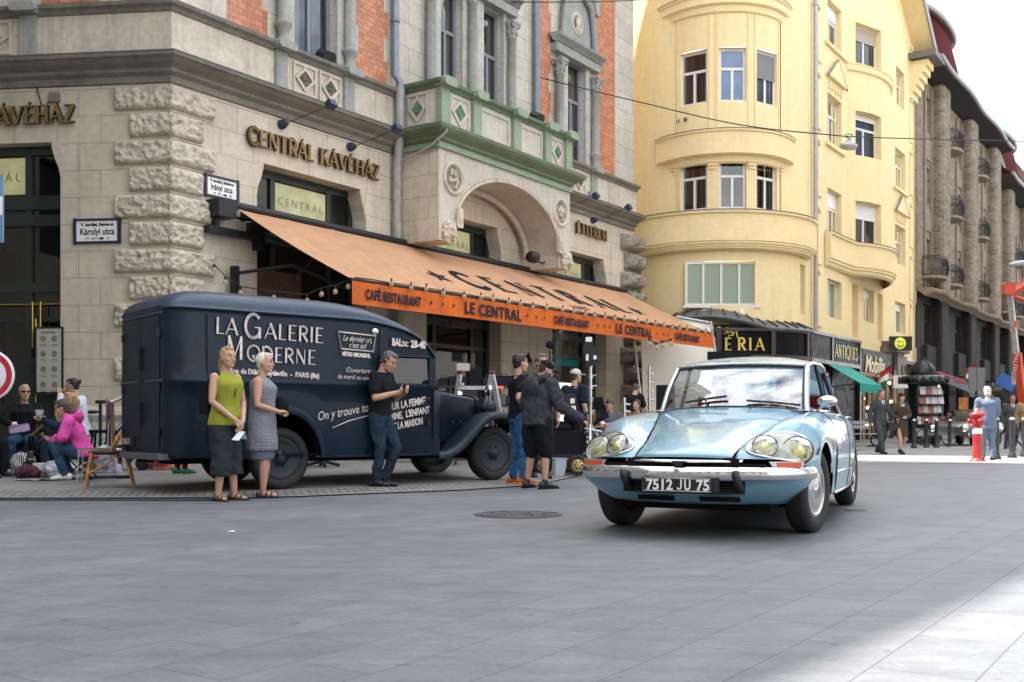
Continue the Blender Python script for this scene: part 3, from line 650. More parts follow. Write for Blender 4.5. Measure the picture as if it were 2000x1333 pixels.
# ================================================================ LETTERS, LAMPS, STREET SIGNS on the facade
def letter_sign(name, txt, fr, x, z, h, length, label, cat='sign'):
    o = thing(name, label, cat, tuple(fr @ Vector((x,-.06,z))))
    _, w = glyphs(txt, h, Matrix()); wide = length/w
    a, _ = glyphs(txt, h, wallxf(fr, x, z, .05) @ Matrix.Diagonal((wide,1,1,1)), depth=.05, T=.26, t=.12, serif=.38); a.build('letter_body', BRZ, o, True)
    b, _ = glyphs(txt, h, wallxf(fr, x, z, .102) @ Matrix.Diagonal((wide,1,1,1)), depth=.012, T=.19, t=.075, serif=.3); b.build('gilt_face', GOLD, o, True)
    return o
letter_sign('cafe_lettering', 'CENTRÁL KÁVÉHÁZ', RF, 1.98, 6.88, .36, 4.3, 'gilt capitals spelling coffee house over the first window of the street front')
letter_sign('cafe_lettering', 'KÁVÉHÁZ', LF, -3.95, 6.92, .36, 2.0, 'gilt capitals on the short frontage round the corner, above the menu board')
letter_sign('cafe_lettering', 'ÉTTEREM', RF, 15.95, 7.02, .34, 2.05, 'smaller gilt capitals beyond the arched porch near the end of the facade').name = 'restaurant_lettering'
def street_sign(fr, x, z, w, h, a, b, c, label):
    o = thing('street_sign', label, 'street sign', tuple(fr @ Vector((x,0,z))))
    m = MB(fr); m.box(x,x+w,-.035,-.002,z,z+h); m.build('plate', WHT, o, True)
    m = MB(fr)
    for p in ((x-.03,x+.03,z-.03,z+h+.03),(x+w-.03,x+w+.03,z-.03,z+h+.03)): m.box(p[0],p[1],-.06,-.003,p[2],p[3])
    m.box(x+.03,x+w-.03,-.055,-.003,z-.02,z+.025); m.box(x+.03,x+w-.03,-.055,-.003,z+h-.025,z+h+.02); m.build('frame', NAVY, o, True)
    cx = x+w/2
    for tx, s_, zz, sx in ((a,h*.19,z+h*.72,1.0),(b,h*.42,z+h*.34,.78)): text_mb(tx, s_, wallxf(fr, cx, zz, .037), .004, sx=sx, align='CENTER', bold=.004).build('lettering', INK, o, True)
    text_mb(c[0], h*.2, wallxf(fr, x+w*.22, z+h*.1, .037), .004).build('house_number', INK, o, True); text_mb(c[1], h*.2, wallxf(fr, x+w*.72, z+h*.1, .037), .004).build('house_number', INK, o, True)
    m = MB(fr); z0 = z+h*.17; m.box(x+w*.38,x+w*.62,-.04,-.036,z0-.005,z0+.005); m.prism([(x+w*.36,z0),(x+w*.42,z0-.02),(x+w*.42,z0+.02)],-.04,-.036,'y'); m.prism([(x+w*.56,z0-.022),(x+w*.66,z0-.022),(x+w*.64,z0),(x+w*.66,z0+.022),(x+w*.56,z0+.022)],-.041,-.036,'y'); m.build('arrow', INK, o, True)
street_sign(LF,-2.0,4.5,.94,.46,'V. kerület, Belváros','Károlyi utca',('19','9'),'white street plate reading Károlyi utca left of the rough corner blocks')
street_sign(RF,.86,5.58,.86,.42,'V. kerület, Belváros','Irányi utca',('19','29'),'white street plate reading Irányi utca above the awning end')
def wall_spot(fr, x, z, label):
    o = thing('spot_lamp', label, 'lamp', tuple(fr @ Vector((x,0,z))), group='spot lamps on long arms over the gilt letters')
    m = MB(fr); m.lathe([(0,-.24),(.06,-.20),(.075,-.14),(.105,-.10),(.105,0)], 16, (x,0,z), 'y'); m.build('mount', SPOTM, o, True)
    m = MB(fr); m.tube([(x,-.2,z),(x+.35,-1.05,z+.32)], .009, 6); m.build('arm', BLK, o, True)
    m = MB(fr @ Matrix.Translation((x+.4,-1.15,z+.36)) @ Matrix.Rotation(R(-32), 4, 'X')); m.prism([(-.11,-.09),(.11,-.09),(.09,.09),(-.09,.09)], -.08, .085, 'z'); m.build('lamp_head', SPOTM, o, True)
wall_spot(RF,3.0,7.52,'blue spot lamp on a long arm over the start of the gilt letters'); wall_spot(RF,5.25,7.5,'blue spot lamp on a long arm over the end of the gilt letters')
wall_spot(RF,14.9,7.6,'blue spot lamp on a long arm just right of the arched porch'); wall_spot(RF,17.1,7.6,'blue spot lamp on a long arm over the far gilt letters')
def ledge_lamp(x, z, o_, label):
    o = thing('floodlight', label, 'floodlight', tuple(RF @ Vector((x,-o_,z))))
    m = MB(RF @ Matrix.Translation((x,-o_,z+.12)) @ Matrix.Rotation(R(25),4,'X')); m.prism([(-.22,-.1),(.22,-.1),(.2,.03),(.12,.12),(-.12,.12),(-.2,.03)], -.12, .15, 'y'); m.build('housing', BLK, o, True)
    m = MB(RF); m.box(x-.06,x+.06,-o_-.05,-o_+.05,z-.06,z+.06); m.build('bracket', BLK, o, True)
ledge_lamp(4.35,9.3,.12,'black floodlight on the ledge under the first upstairs window'); ledge_lamp(11.75,9.45,1.25,'black floodlight on the green balcony coping'); ledge_lamp(14.6,9.3,.3,'black floodlight on the ledge beyond the balcony')
o = thing('wall_floodlight', 'round black floodlight under the porch arch', 'floodlight', tuple(RF @ Vector((11.6,-.9,5.6))))
m = MB(RF); m.lathe([(0,-.18),(.14,-.18),(.17,-.1),(.17,.10),(.1,.16),(0,.16)], 18, (11.9,-1.0,5.62), 'x'); m.build('housing', BLK, o, True)
m = MB(RF); m.tube([(11.9,-1.0,5.6),(12.4,-1.0,5.5),(12.7,-.9,5.6)], .025, 6); m.build('bracket', BLK, o, True)
m = MB(LF); jb = thing('junction_box', 'small grey junction box with a drooping cable below the cornice', 'box', tuple(LF @ Vector((-2.48,0,7.5))))
m.box(-2.55,-2.33,-.08,-.002,7.36,7.55); m.build('case', STC, jb, True); m = MB(LF); m.tube([(-2.85,-.03,7.8),(-2.78,-.03,7.5),(-2.72,-.03,7.32),(-2.62,-.03,7.28),(-2.55,-.03,7.4)], .012, 6); m.build('cable', BLK, jb, True)
# pigeon on the cornice, far end
o = MB(RF); p = Vector((16.6,-.25,8.2)); o.ell(p+Vector((0,0,.1)),(.13,.07,.08)); o.ell(p+Vector((-.11,0,.19)),(.05,.045,.05)); o.ell(p+Vector((.15,0,.06)),(.09,.04,.02)); o.tube([p+Vector((-.15,0,.19)),p+Vector((-.19,0,.18))],[.012,.003],5)
for s_ in (-.03,.03): o.tube([p+Vector((-.01,s_,.04)),p+Vector((-.01,s_,0))],.008,5)
tag(o.build('pigeon', mat('pigeon_grey', (.25,.26,.29), .7, nz=(20,.4))), 'grey pigeon standing on the cornice edge above the far letters', 'pigeon')
# ================================================================ AWNING
def tR(px, o=0.0, fr=RF, d=DR):                     # distance along a facade line (standing o proud) where the photo shows px
    b = fr @ Vector((0,-o,0)); k = (px-CX)/F; dx, dy = (fr.to_3x3() @ Vector((1,0,0)))[:2]
    return (k*b.y-b.x)/(dx-k*dy)
aw = thing('cafe_awning', 'long tan canvas awning with an orange lettered valance on the cafe front', 'awning', tuple(RF @ Vector((10,-.2,5.3))))
A0, A1, AO = 1.45, 18.87, 3.5
def azf(t): return 3.64+(t-A0)/(A1-A0)*.16
def acp(t, u): return Vector((t, -(.32+(AO-.32)*u), 5.34+(azf(t)-5.34)*u))
rows = []; uvs = []; n = 96
for i in range(n+1):
    t = A0+(A1-A0)*i/n; row = []
    for j in range(15):
        u = j/14; p = acp(t, u); k = (i % 8)/8
        p.z += -.05*sin(PI*u)*(1 if abs(t-10) > 6 else .15)+.013*(abs(k-.5)*2)**6*(1 if not 5 < t < 15.3 else .5)+.008*noise.noise(Vector((t*2.3,u*3,0)))*(1 if not 5 < t < 15.3 else .3)
        row.append(p); uvs.append((t, u*3.6))
    rows.append(row)
m = MB(RF); m.grid([r[::-1] for r in rows], True, uv=[uvs[i*15+14-j] for i in range(n+1) for j in range(15)]); m.build('canopy', AWN, aw, True)
m = MB(RF); rows = []
for i in range(n*2+1):
    t = A0-.02+(A1-A0+.04)*i/(n*2); w_ = .012*sin(t*4.1)+.010*sin(t*9.7)
    rows.append([Vector((t, -AO-.05-w_*k/5, azf(t)-.03-.45*k/5)) for k in range(6)])
m.grid(rows); m.build('valance', VAL, aw, True)
m = MB(RF); m.tube([(A0-.04,-AO-.02,azf(A0)),(A1+.04,-AO-.02,azf(A1))], .035, 8); m.build('front_rail', BLK, aw, True)
m = MB(RF); m.tube([(.95,-.28,5.42),(18.95,-.28,5.42)], .085, 10); m.tube([(1.2,-.18,5.2),(18.8,-.18,5.2)], .03, 6)
for i in range(34): m.box(1.3+i*.53,1.36+i*.53,-.3,0,5.18,5.42)
m.box(.88,1.35,-.42,-.02,5.12,5.48); m.build('housing', BLK, aw, True)
m = MB(RF); m.box(.75,2.3,-.28,-.1,4.78,4.92); m.box(.95,1.05,-.24,-.1,4.9,5.15); m.box(1.9,2.0,-.24,-.1,4.9,5.15); m.build('bracket', BLK, aw, True)
for t0 in (2.2,6.3,10.4,14.5,18.2):
    e = Vector((t0+1.25,-1.9,4.1)); e2 = Vector((t0+.1,-AO+.03,azf(t0)))
    m = MB(RF); m.box(t0-.05,t0+.05,-.3,-.02,4.6,5.2); m.tube([(t0,-.25,4.95),e], .045, 6); m.tube([e,e2], .04, 6); m.build('folding_arm', BLK, aw, True)
# lettering on the slope and on the valance
ax = (acp(A1,.6)-acp(A0,.6)).normalized(); ay = (acp(10,.2)-acp(10,.8)).normalized(); an = ax.cross(ay).normalized()
def slope_xf(t, u, lift=.014):
    p = acp(t, u)+an*lift
    return RF @ Matrix(((ax.x,ay.x,an.x,p.x),(ax.y,ay.y,an.y,p.y),(ax.z,ay.z,an.z,p.z),(0,0,0,1)))
CINK = mat('navy_canvas_ink', (.022,.026,.036), .8, nz=(5,.2))
xs = [6.55,7.9,9.1,10.45,11.65,13.0,14.15]; ups = [.76,.745,.735,.73,.735,.745,.76]
for ch, x, u in zip('CENTRAL', xs, ups):
    b, _ = glyphs(ch, .98, slope_xf(x, u), T=.2, t=.075, depth=.004, serif=.3, wide=1.15); b.build('canopy_lettering', CINK, aw, True)
for x in (5.62,15.6):
    m = MB(slope_xf(x,.66)); m.prism([(.40*(1 if i % 2 == 0 else .36)*sin(i*PI/5), .40*(1 if i % 2 == 0 else .36)*cos(i*PI/5)) for i in range(10)][::-1], 0, .005, 'z'); m.build('star', CINK, aw, True)
text_mb('1887', .42, slope_xf(10.5,.895), .004, shear=.3, space=1.25).build('year', CINK, aw, True)
def val_text(txt, px0, px1, h, dz):
    t0, t1 = tR(px0, AO+.07), tR(px1, AO+.07); mb = text_mb(txt, h, Matrix(), .004, bold=.012, space=1.15); w = max(v.x for v in mb.v)
    text_mb(txt, h, wallxf(RF, t0, azf(t0)-.48+dz, AO+.082), .004, bold=.012, space=1.15, sx=(t1-t0)/w).build('valance_lettering', CINK, aw, True)
for p0, p1 in ((714,822),(1082,1150),(1318,1366)): val_text('CAFÉ RESTAURANT', p0, p1, .27, .13)
for p0, p1 in ((907,1018),(1203,1273)): val_text('LE CENTRAL', p0, p1, .36, .10)
m = MB(RF)
for p in (842,864,886,1030,1047,1063,1168,1180,1191,1283,1295,1305):
    t = tR(p, AO+.07); m.lathe([(0,-.085),(.035,-.085)], 10, (t,-AO,azf(t)-.25), 'y')
m.build('valance_dot', CINK, aw, True)
# bulbs strung on the front rail and under the canopy
sl = thing('string_lights', 'festoon of clear round bulbs strung along the front edge of the awning', 'string lights', tuple(RF @ Vector((2,-AO,3.7))))
m = MB(RF); m.tube([(t*.5+1.5,-AO-.06,azf(t*.5+1.5)+.035+.012*(t % 2)) for t in range(35)], .012, 5); m.build('cable', BLK, sl, True)
bb = None
def bulb(parent, p, r_=.05):
    m = MB(); p = Vector(p); m.ell(p, (r_,r_,r_*1.1), 10, 7); b = m.build('bulb', BULB, parent, True)
    m = MB(); m.tube([p+Vector((0,0,r_*.9)),p+Vector((0,0,r_*2.2))], r_*.42, 6); m.build('socket', BLK, b, True)
t = 2.55; i = 0
while t < 18.7:
    bulb(sl, RF @ Vector((t+random.uniform(-.05,.05), -AO-.11, azf(t)-.0+random.uniform(-.03,.02)))); t += .56+.25*(i % 7 == 3); i += 1
sl2 = thing('string_lights', 'festoon of clear bulbs drooping under the left end of the awning', 'string lights', tuple(RF @ Vector((1.6,-1,3.9))))
pts = [at(418,528,21.3), at(440,552,21.2), at(470,572,21), at(535,582,20.9), at(600,588,20.9), at(628,575,20.9), at(655,570,20.9), at(680,560,20.9)]
m = MB(); m.tube([p+Vector((0,0,.12)) for p in pts], .012, 5); m.build('cable', BLK, sl2, True)
for p in pts: bulb(sl2, p)
sl3 = thing('string_lights', 'short string of warm bulbs under the far right end of the awning', 'string lights', tuple(RF @ Vector((16,-3,3.2))))
pts = [at(1268,672,31), at(1281,680,31), at(1294,676,31), at(1310,672,31)]
m = MB(); m.tube([p+Vector((0,0,.12)) for p in pts], .02, 5); m.build('cable', BLK, sl3, True)
for p in pts: bulb(sl3, p, .075)
sa = thing('awning_strut', 'black post with diagonal struts on the wall below the awning end', 'bracket', tuple(RF @ Vector((1.5,0,3.6))))
m = MB(RF); m.box(1.36,1.5,-.34,-.2,2.6,4.15); m.build('post', BLK, sa, True)
m = MB(RF); m.tube([(1.45,-.3,4.0),(2.0,-1.4,4.15),(3.2,-2.7,3.4)], .04, 6); m.tube([(1.7,-.4,3.0),(2.6,-1.6,4.5),(3.9,-2.9,3.3)], .045, 6); m.build('strut', BLK, sa, True)
# ================================================================ YELLOW BUILDING
YEL = mat('yellow_render', (.79,.635,.355), .88, nz=(.5,.05,5), bump=(30,.10), grime=.16, brick=dict(w=4.0,h=.62,m=.006,c2=(.79,.635,.355),mc=(.72,.57,.31)))
YELT = mat('yellow_trim', (.79,.635,.355), .85, nz=(1,.06,7), bump=(30,.06), grime=.05)
PVC = mat('white_window_frame', (.66,.64,.61), .4, nz=(4,.05))
SLATE = mat('dark_flashing', (.13,.12,.12), .6, nz=(6,.3))
GLB = mat('blue_reflecting_glass', (.05,.12,.26), .08, nz=(2,.3), spec=.8)
GBL = mat('green_blind', (.13,.19,.12), .5, uv=True, wave=dict(sc=5,dir='Y',c2=(.20,.27,.17),w=.3), coat=.5)
class Arc:
    def __init__(s, c, r): s.c = Vector((c[0], c[1], 0)); s.r = r
    def __matmul__(s, p):
        a = p.x/s.r; q = s.r-p.y; return Vector((s.c.x+q*sin(a), s.c.y-q*cos(a), p.z))
class Chain:
    def __init__(s, a, b): s.a = a; s.b = b
    def __matmul__(s, p): return s.a @ (s.b @ p)
def wall_arc(mb, A, a0, a1, z0, z1, ops=(), dep=.35):
    r = A.r; mb.xf = A; n = max(4, int((a1-a0)/5)); cuts = [R(a0+(a1-a0)*i/n)*r for i in range(n+1)]
    ops = [(R(o[0])*r, R(o[1])*r, o[2], o[3]) for o in ops]
    xs = sorted({*cuts, *[v for o in ops for v in o[:2]]}); zs = sorted({z0, z1, *[v for o in ops for v in o[2:4]]})
    for a, b in zip(xs, xs[1:]):
        for c, d in zip(zs, zs[1:]):
            if any(o[0] < (a+b)/2 < o[1] and o[2] < (c+d)/2 < o[3] for o in ops): continue
            mb.add([(a,0,c),(b,0,c),(b,0,d),(a,0,d)], [(0,1,2,3)])
    for a, b, c, d in ops:
        e = dep
        mb.add([(a,0,c),(a,e,c),(a,e,d),(a,0,d)], [(3,2,1,0)]); mb.add([(b,0,c),(b,e,c),(b,e,d),(b,0,d)], [(0,1,2,3)])
        mb.add([(a,0,d),(b,0,d),(b,e,d),(a,e,d)], [(3,2,1,0)]); mb.add([(a,0,c),(b,0,c),(b,e,c),(a,e,c)], [(0,1,2,3)])
def arc_path(c, r, a0, a1, n=24): return [(c[0]+r*sin(R(a0+(a1-a0)*i/n)), c[1]-r*cos(R(a0+(a1-a0)*i/n))) for i in range(n+1)]
YC = (7.8, 41.6); YR = 3.4; PHL, PHR = -58.9, 56.3; DYL = (-.517,.856)
YT = (YC[0]+YR*.832, YC[1]-YR*.5547); YL = (YC[0]-YR*.856, YC[1]-YR*.517)
YF = frame(YT, DR); YLF = frame(YL, (.517,-.856))
yb = thing('yellow_building', 'pale yellow rounded corner building with white windows', 'building', (YT[0], YT[1], 0))
YTOP = 26
A34 = Arc(YC, YR)
g = MB()
wall_arc(g, A34, PHL, PHR, 4.0, 7.4, [(-26.5,14.5,5.05,6.62)], .12)
wall_arc(g, A34, PHL, -34, 7.4, YTOP); wall_arc(g, A34, 34, PHR, 7.4, YTOP); wall_arc(g, A34, -34, 34, 7.4, 8.3)
g.xf = YLF; wall_open(g, -14, 0, 0, YTOP, [(-1.35,-.15,4.6,6.7)], .25)
AW = [(3.3,5.15,5.06,6.6),(3.3,5.15,8.35,10.2),(3.3,5.15,12.05,13.95),(3.3,5.15,15.95,17.7),(3.3,5.15,19.4,21.2)]
DW = [(13.65,15.6,5.2,6.68),(13.65,15.6,8.5,10.35),(13.65,15.6,12.2,14.0),(13.8,15.4,16.1,17.9)]
SL = [(6.64,7.55,4.5,6.76),(8.3,10.0,5.3,6.75),(10.57,11.44,4.6,6.74)]
g.xf = YF; wall_open(g, 0, 17.6, 4.0, 18.4, AW[:4]+DW+SL+[(1.0-.95,.62,4.9,6.75)], .34)
g.prism([(0,18.4),(17.6,18.4),(17.4,19.3),(12.6,22.6),(0,26)], -.0, .5, 'y')
g.box(17.0,17.6,0,10,0,18.4); g.build('wall', YEL, yb, True)
def yb_win(fr, x0, x1, z0, z1, y, mull=1, fm=None, gm=None, blind=0, blm=None, trans=.66): return win_unit(yb, fr, x0, x1, z0, z1, y, fm or PVC, gm or GLS, mull, trans, .095, CURT if gm in (None, GLD) else None, blind, blm)
for k, (a, b, c, d) in enumerate(AW[:4]): yb_win(YF, a, b-.02, c, d, .24, 1, blind=.3 if k in (1,3) else 0, gm=GBL if k == 0 else None, trans=1 if k == 0 else .62)
for k, (a, b, c, d) in enumerate(DW): yb_win(YF, a, b, c, d, .24, 1, blind=.22 if k == 0 else 0, gm=GBL if k == 0 else None, trans=1 if k == 0 else .62)
yb_win(YF, 8.3, 10.0, 5.3, 6.75, .24, 1, trans=1, blind=.2)
for a, b in ((6.64,7.55),(10.57,11.44)): g = MB(YF); g.add([(a,.33,4.5),(b,.33,4.5),(b,.33,6.8),(a,.33,6.8)], [(0,1,2,3)]); g.build('blind_recess', YELT, yb, True)
yb_win(YF, .05, .62, 4.9, 6.75, .2, 0, gm=GBL, trans=1); yb_win(YLF, -1.35, -.15, 4.6, 6.7, .2, 1, trans=1, gm=GBL)
# big flat window in the rounded corner
cx_ = frame((YC[0], YC[1]-YR+.18), (1,0)); xw0, xw1 = -1.62, .95
win_unit(yb, cx_, xw0, xw1, 5.05, 6.62, 0, PVC, GBL, 3, 1, .085, None, back=False)
g = MB(cx_); g.box(xw0-.1,xw1+.1,-.1,.1,4.97,5.05); g.build('sill', PVC, yb, True)
# slabs and the round bay
g = MB(); sp = arc_path(YC, YR+.1, -64, PHR+2, 30)
slab = [(0,7.0),(.18,7.05),(.2,7.12),(.24,7.13),(.24,7.2),(.30,7.21),(.30,7.28),(.34,7.3),(.34,8.24),(.42,8.28),(.42,8.36),(0,8.44)]
sweep(g, [( YL[0]+DYL[0]*3, YL[1]+DYL[1]*3)]+sp+[(YF @ Vector((.9,0,0)))[:2]], slab); g.build('corner_balcony_band', YELT, yb, True)
g = MB(); sweep(g, sp, [(.43,8.362),(.445,8.362),(.445,8.385),(.1,8.43),(.1,8.42)]); g.build('flashing', SLATE, yb, True)
BC = (7.78, 40.2); BR = 2.35; AB = Arc(BC, BR); bw = [(-48,-22),(-11.8,11.8),(22,48)]
g = MB(); wall_arc(g, AB, -88, 88, 8.3, YTOP, [(a,b,c,d) for a, b in bw for c, d in ((8.42,10.3),(12.2,14.1),(16.0,18.0))], .3); g.build('round_bay', YEL, yb, True)
for k, (c, d) in enumerate(((8.42,10.3),(12.2,14.1),(16.0,18.0))):
    for j, (a, b) in enumerate(bw):
        mid = R((a+b)/2); hw = BR*sin(R((b-a)/2))-.0; ctr = (BC[0]+(BR-.2)*sin(mid), BC[1]-(BR-.2)*cos(mid))
        yb_win(frame(ctr, (cos(mid), sin(mid))), -hw, hw, c, d, -.03, 1, gm=GLB if (k == 1 and j == 1) else GLD, blind=.5 if (k == 1 and j == 2) else 0, blm=mat('grey_blind', (.2,.2,.2), .6), trans=.62)
for a in (-58,-50,-20,-13.6,13.6,20,50,58): g = MB(AB); x = R(a)*BR; g.box(x-.02,x+.02,-.035,.05,10.95,15.6); g.box(x-.02,x+.02,-.035,.05,15.95,24); g.build('bay_rib', YELT, yb, True)
for z0, z1, rr, a in ((10.25,11.15,.34,70),(15.55,15.95,.22,74)):
    g = MB(); sweep(g, arc_path(BC, BR, -a, a, 28), [(0,z0-.25),(.08,z0-.2),(.1,z0),(rr,z0+.06),(rr,z1-.1),(rr+.06,z1-.06),(rr+.06,z1),(0,z1+.05)]); g.build('bay_band', YELT, yb, True)
    g = MB(); sweep(g, arc_path(BC, BR, -a, a, 28), [(rr+.062,z1+.002),(rr+.075,z1+.002),(rr+.075,z1+.025),(.02,z1+.065),(.02,z1+.06)]); g.build('flashing', SLATE, yb, True)
for a in (-56,-16.8,16.8,56):
    g = MB(AB); x = R(a)*BR
    for q in range(3): g.box(x-.2+.03*q,x+.2-.03*q,-.12+.03*q,.03,10.05-.11*q,10.14-.11*q)
    g.build('bay_capital', YELT, yb, True)
for a in (-50,-42): g = MB(AB); g.lathe([(.0,-.03),(.05,-.03),(.07,-.035),(.08,0)], 12, (R(a)*BR,0,11.72), 'y'); g.build('vent', SLATE, yb, True)
# second bay on the street side
YBC = YF @ Vector((8.7,3.75,0)); YBR = 4.65; A2 = Arc((YBC.x, YBC.y), YBR); ROT = math.degrees(math.atan2(DR[1], DR[0]))
b2 = [(ROT-31,ROT-9),(ROT+13,ROT+31)]
g = MB(); wall_arc(g, A2, ROT-38, ROT+38, 8.3, 17.9, [(a,b,c,d) for a, b in b2 for c, d in ((8.35,10.15),(12.05,13.9),(15.9,17.6))], .4); g.build('street_bay', YEL, yb, True)
for c, d in ((8.35,10.15),(12.05,13.9),(15.9,17.6)):
    for a, b in b2:
        mid = R((a+b)/2); hw = YBR*sin(R((b-a)/2)); ctr = (YBC.x+(YBR-.36)*sin(mid), YBC.y-(YBR-.36)*cos(mid))
        yb_win(frame(ctr, (cos(mid), sin(mid))), -hw, hw, c, d, 0, 1, gm=GLD, blind=.35 if c != 12.05 else .1, blm=mat('tan_shutter', (.42,.36,.28), .6) if c > 15 else None)
g = MB(); pth = [(YF @ Vector((2.9,-.02,0)))[:2]]+[(YF @ Vector((4.2,-.02,0)))[:2]]+arc_path((YBC.x,YBC.y), YBR, ROT-34, ROT+40, 16)
sweep(g, pth, [(0,7.0),(.12,7.08),(.14,7.2),(.2,7.22),(.2,7.32),(.25,7.34),(.25,8.22),(.33,8.26),(.33,8.34),(0,8.4)]); g.build('street_balcony_band', YELT, yb, True)
g = MB(); sweep(g, pth, [(.335,8.342),(.35,8.342),(.35,8.365),(.02,8.41),(.02,8.40)]); g.build('flashing', SLATE, yb, True)
g = MB(); sweep(g, arc_path((YBC.x,YBC.y), YBR, ROT-38, ROT+40, 16), [(0,15.5),(.1,15.55),(.12,15.75),(.16,15.8),(0,15.86)]); g.build('street_bay_band', YELT, yb, True)
for x0, x1, z in ((2.9,5.7,15.9),(13.3,15.9,12.1),(3.0,5.4,11.95)):
    g = MB(YF); g.box(x0,x1,-.12,0,z-.14,z-.02); g.build('sill_band', YELT, yb, True)
for xc, z in ((4.25,14.55),(14.6,10.95)):
    g = MB(YF); g.prism([(xc-1.15,z),(xc+1.15,z),(xc,z+.85)], -.16, 0, 'y')
    for q in range(5): g.box(xc-.85+q*.38,xc-.7+q*.38,-.08,0,z-.42,z-.15)
    g.build('small_pediment', YELT, yb, True)
    g = MB(YF); g.tube([(xc-1.25,-.12,z-.02),(xc,-.12,z+.9),(xc+1.25,-.12,z-.02)], .05, 4); g.build('pediment_flashing', SLATE, yb, True)
for x in (2.2,16.6):
    for z in (4.6,7.0,9.6,12.2,14.8,17.4): g = MB(YF); g.box(x-.25,x+.25,-.07,0,z,z+1.9); g.ell((x,-.06,z+2.1),(.12,.06,.14),8,5); g.build('strip_panel', YELT, yb, True)
g = MB(YF); g.tube([(1.35,-.16,24),(1.35,-.16,4.2)], .085, 10); g.tube([(1.35,-.16,12),(1.35,-.16,12.1)], .11, 10); g.tube([(1.35,-.16,16.7),(1.35,-.16,16.8)], .11, 10); g.build('downpipe', mat('galvanised_pipe', (.36,.36,.36), .45, .6, nz=(5,.2)), yb, True)
g = MB(YF)
for q in range(6): g.box(16.4+.0*q,17.65,-.12-.15*q,.2,17.0+.3*q,17.3+.3*q)
g.build('eave_corbel', YELT, yb, True)
g = MB(YF); g.box(16.1,18.1,-1.3,.5,18.85,19.15); g.build('eave', SLATE, yb, True)
g = MB(YF); g.prism([(18.3,19.0),(18.55,19.2),(12.9,23.1),(12.6,22.9)], -.93, .6, 'y'); g.build('gable_soffit', YELT, yb, True); g = MB(YF); g.prism([(18.28,18.95),(18.58,19.2),(12.93,23.15),(12.55,22.9)], -1.0, -.93, 'y'); g.build('verge_board', mat('grey_verge', (.25,.25,.27), .5), yb, True)
for px, py, w, col in ((1375,611,.14,WHT),(1408,616,.2,None),(1421,616,.2,None),(1448,611,.14,WHT)):
    p = at(px, py, 38.22+.02*abs(px-1410)/10)
    o = thing('alarm_box' if col is None else 'sensor_box', {1375:'small white box on the yellow wall, leftmost under the wide window',1408:'grey alarm box with red base, left of the pair over the gallery sign',1421:'grey alarm box with red base, right of the pair over the gallery sign',1448:'small white box on the yellow wall right of the alarm boxes'}[px], 'box', tuple(p))
    m = MB(Matrix.Translation(p)); m.bbox(-w/2,w/2,-.12,.06,-w*.7,w*.7,.02); m.build('case', col or mat('alarm_grey', (.42,.41,.4), .5), o, True)
    if col is None: m = MB(Matrix.Translation(p)); m.box(-w/2+.01,w/2-.01,-.125,.05,-w*.95,-w*.7); m.build('base', mat('alarm_red', (.4,.05,.03), .4), o, True)
# ================================================================ GALLERY SHOP FRONT
DKB = mat('dark_brown_joinery', (.030,.016,.013), .35, nz=(5,.3), coat=.2)
SGN = mat('black_sign_glass', (.005,.006,.008), .4, coat=0, spec=.08, nz=(4,.1))
YGL = mat('yellow_gilt', (.62,.46,.10), .4, .25, nz=(12,.2))
gs = thing('gallery_shopfront', 'dark brown gallery shopfront with a wavy glass canopy curving round the corner', 'shopfront', (YC[0], YC[1]-YR-.4, 0))
AG = Arc(YC, YR+.45)
g = MB(); wall_arc(g, AG, -58, 50, .0, 3.25); g.build('shop_glass', SGN, gs, True)
g = MB(); wall_arc(g, Arc(YC, YR+.5), -50, 19, 3.25, 4.32); wall_arc(g, Arc(YC, YR+.5), 19, 50, 3.25, 4.15); g.build('fascia', SGN, gs, True)
g = MB(); AGf = Arc(YC, YR+.52); g.xf = AGf
for a in (-44,-8,21,48): x = R(a)*AGf.r; g.box(x-.09,x+.09,-.05,.1,.1,4.2)
for i in range(20):
    x0 = R(-50+5*i)*AGf.r; x1 = R(-45+5*i)*AGf.r; g.box(x0,x1,-.06,.1,3.05,3.27); g.box(x0,x1,-.06,.1,4.1,4.2)
g.build('frame', DKB, gs, True)
def wav(a): return 4.25+.42*max(0,cos(R((a+16)*2.6)))**1.0*(1 if -50 < a < 19 else 0)
g = MB(); rows = []
for i in range(61):
    a = -56+108*i/60; w_ = wav(a)
    rows.append([Vector((YC[0]+(YR+q)*sin(R(a)), YC[1]-(YR+q)*cos(R(a)), w_+z)) for q, z in ((.0,.28),(.62,.0),(.66,-.10),(.5,-.16))])
g.grid(rows); g.build('canopy', mat('canopy_glass', (.10,.10,.095), .35, nz=(5,.3)), gs, True)
g = MB()
for a in range(-54,52,7): g.tube([(YC[0]+(YR+q)*sin(R(a)), YC[1]-(YR+q)*cos(R(a)), wav(a)+z) for q, z in ((.02,.3),(.63,.02))], .025, 5)
g.build('canopy_rib', DKB, gs, True)
CH = Chain(Arc(YC, YR+.52), Matrix.Translation((0,0,0)))
def arc_letter(ch, xa, z, h, par=gs, tilt=0, A=None, m_=None, T=.17):
    A = A or Arc(YC, YR+.515)
    b, _ = glyphs(ch, h, Chain(A, Matrix.Translation((xa,-.0,z)) @ Matrix.Rotation(-tilt, 4, 'Y') @ Matrix.Rotation(PI/2,4,'X')), T=T, t=.075, depth=.015, serif=.26); b.build('sign_lettering', m_ or YGL, par, True)
for ch, px in zip('GALÉRIA', (1345,1368,1392,1415,1440,1462,1476)):
    a = math.asin(((px-1000)*37.7/F-YC[0])/(YR+.52)); arc_letter(ch, a*(YR+.515), 3.42, .43)
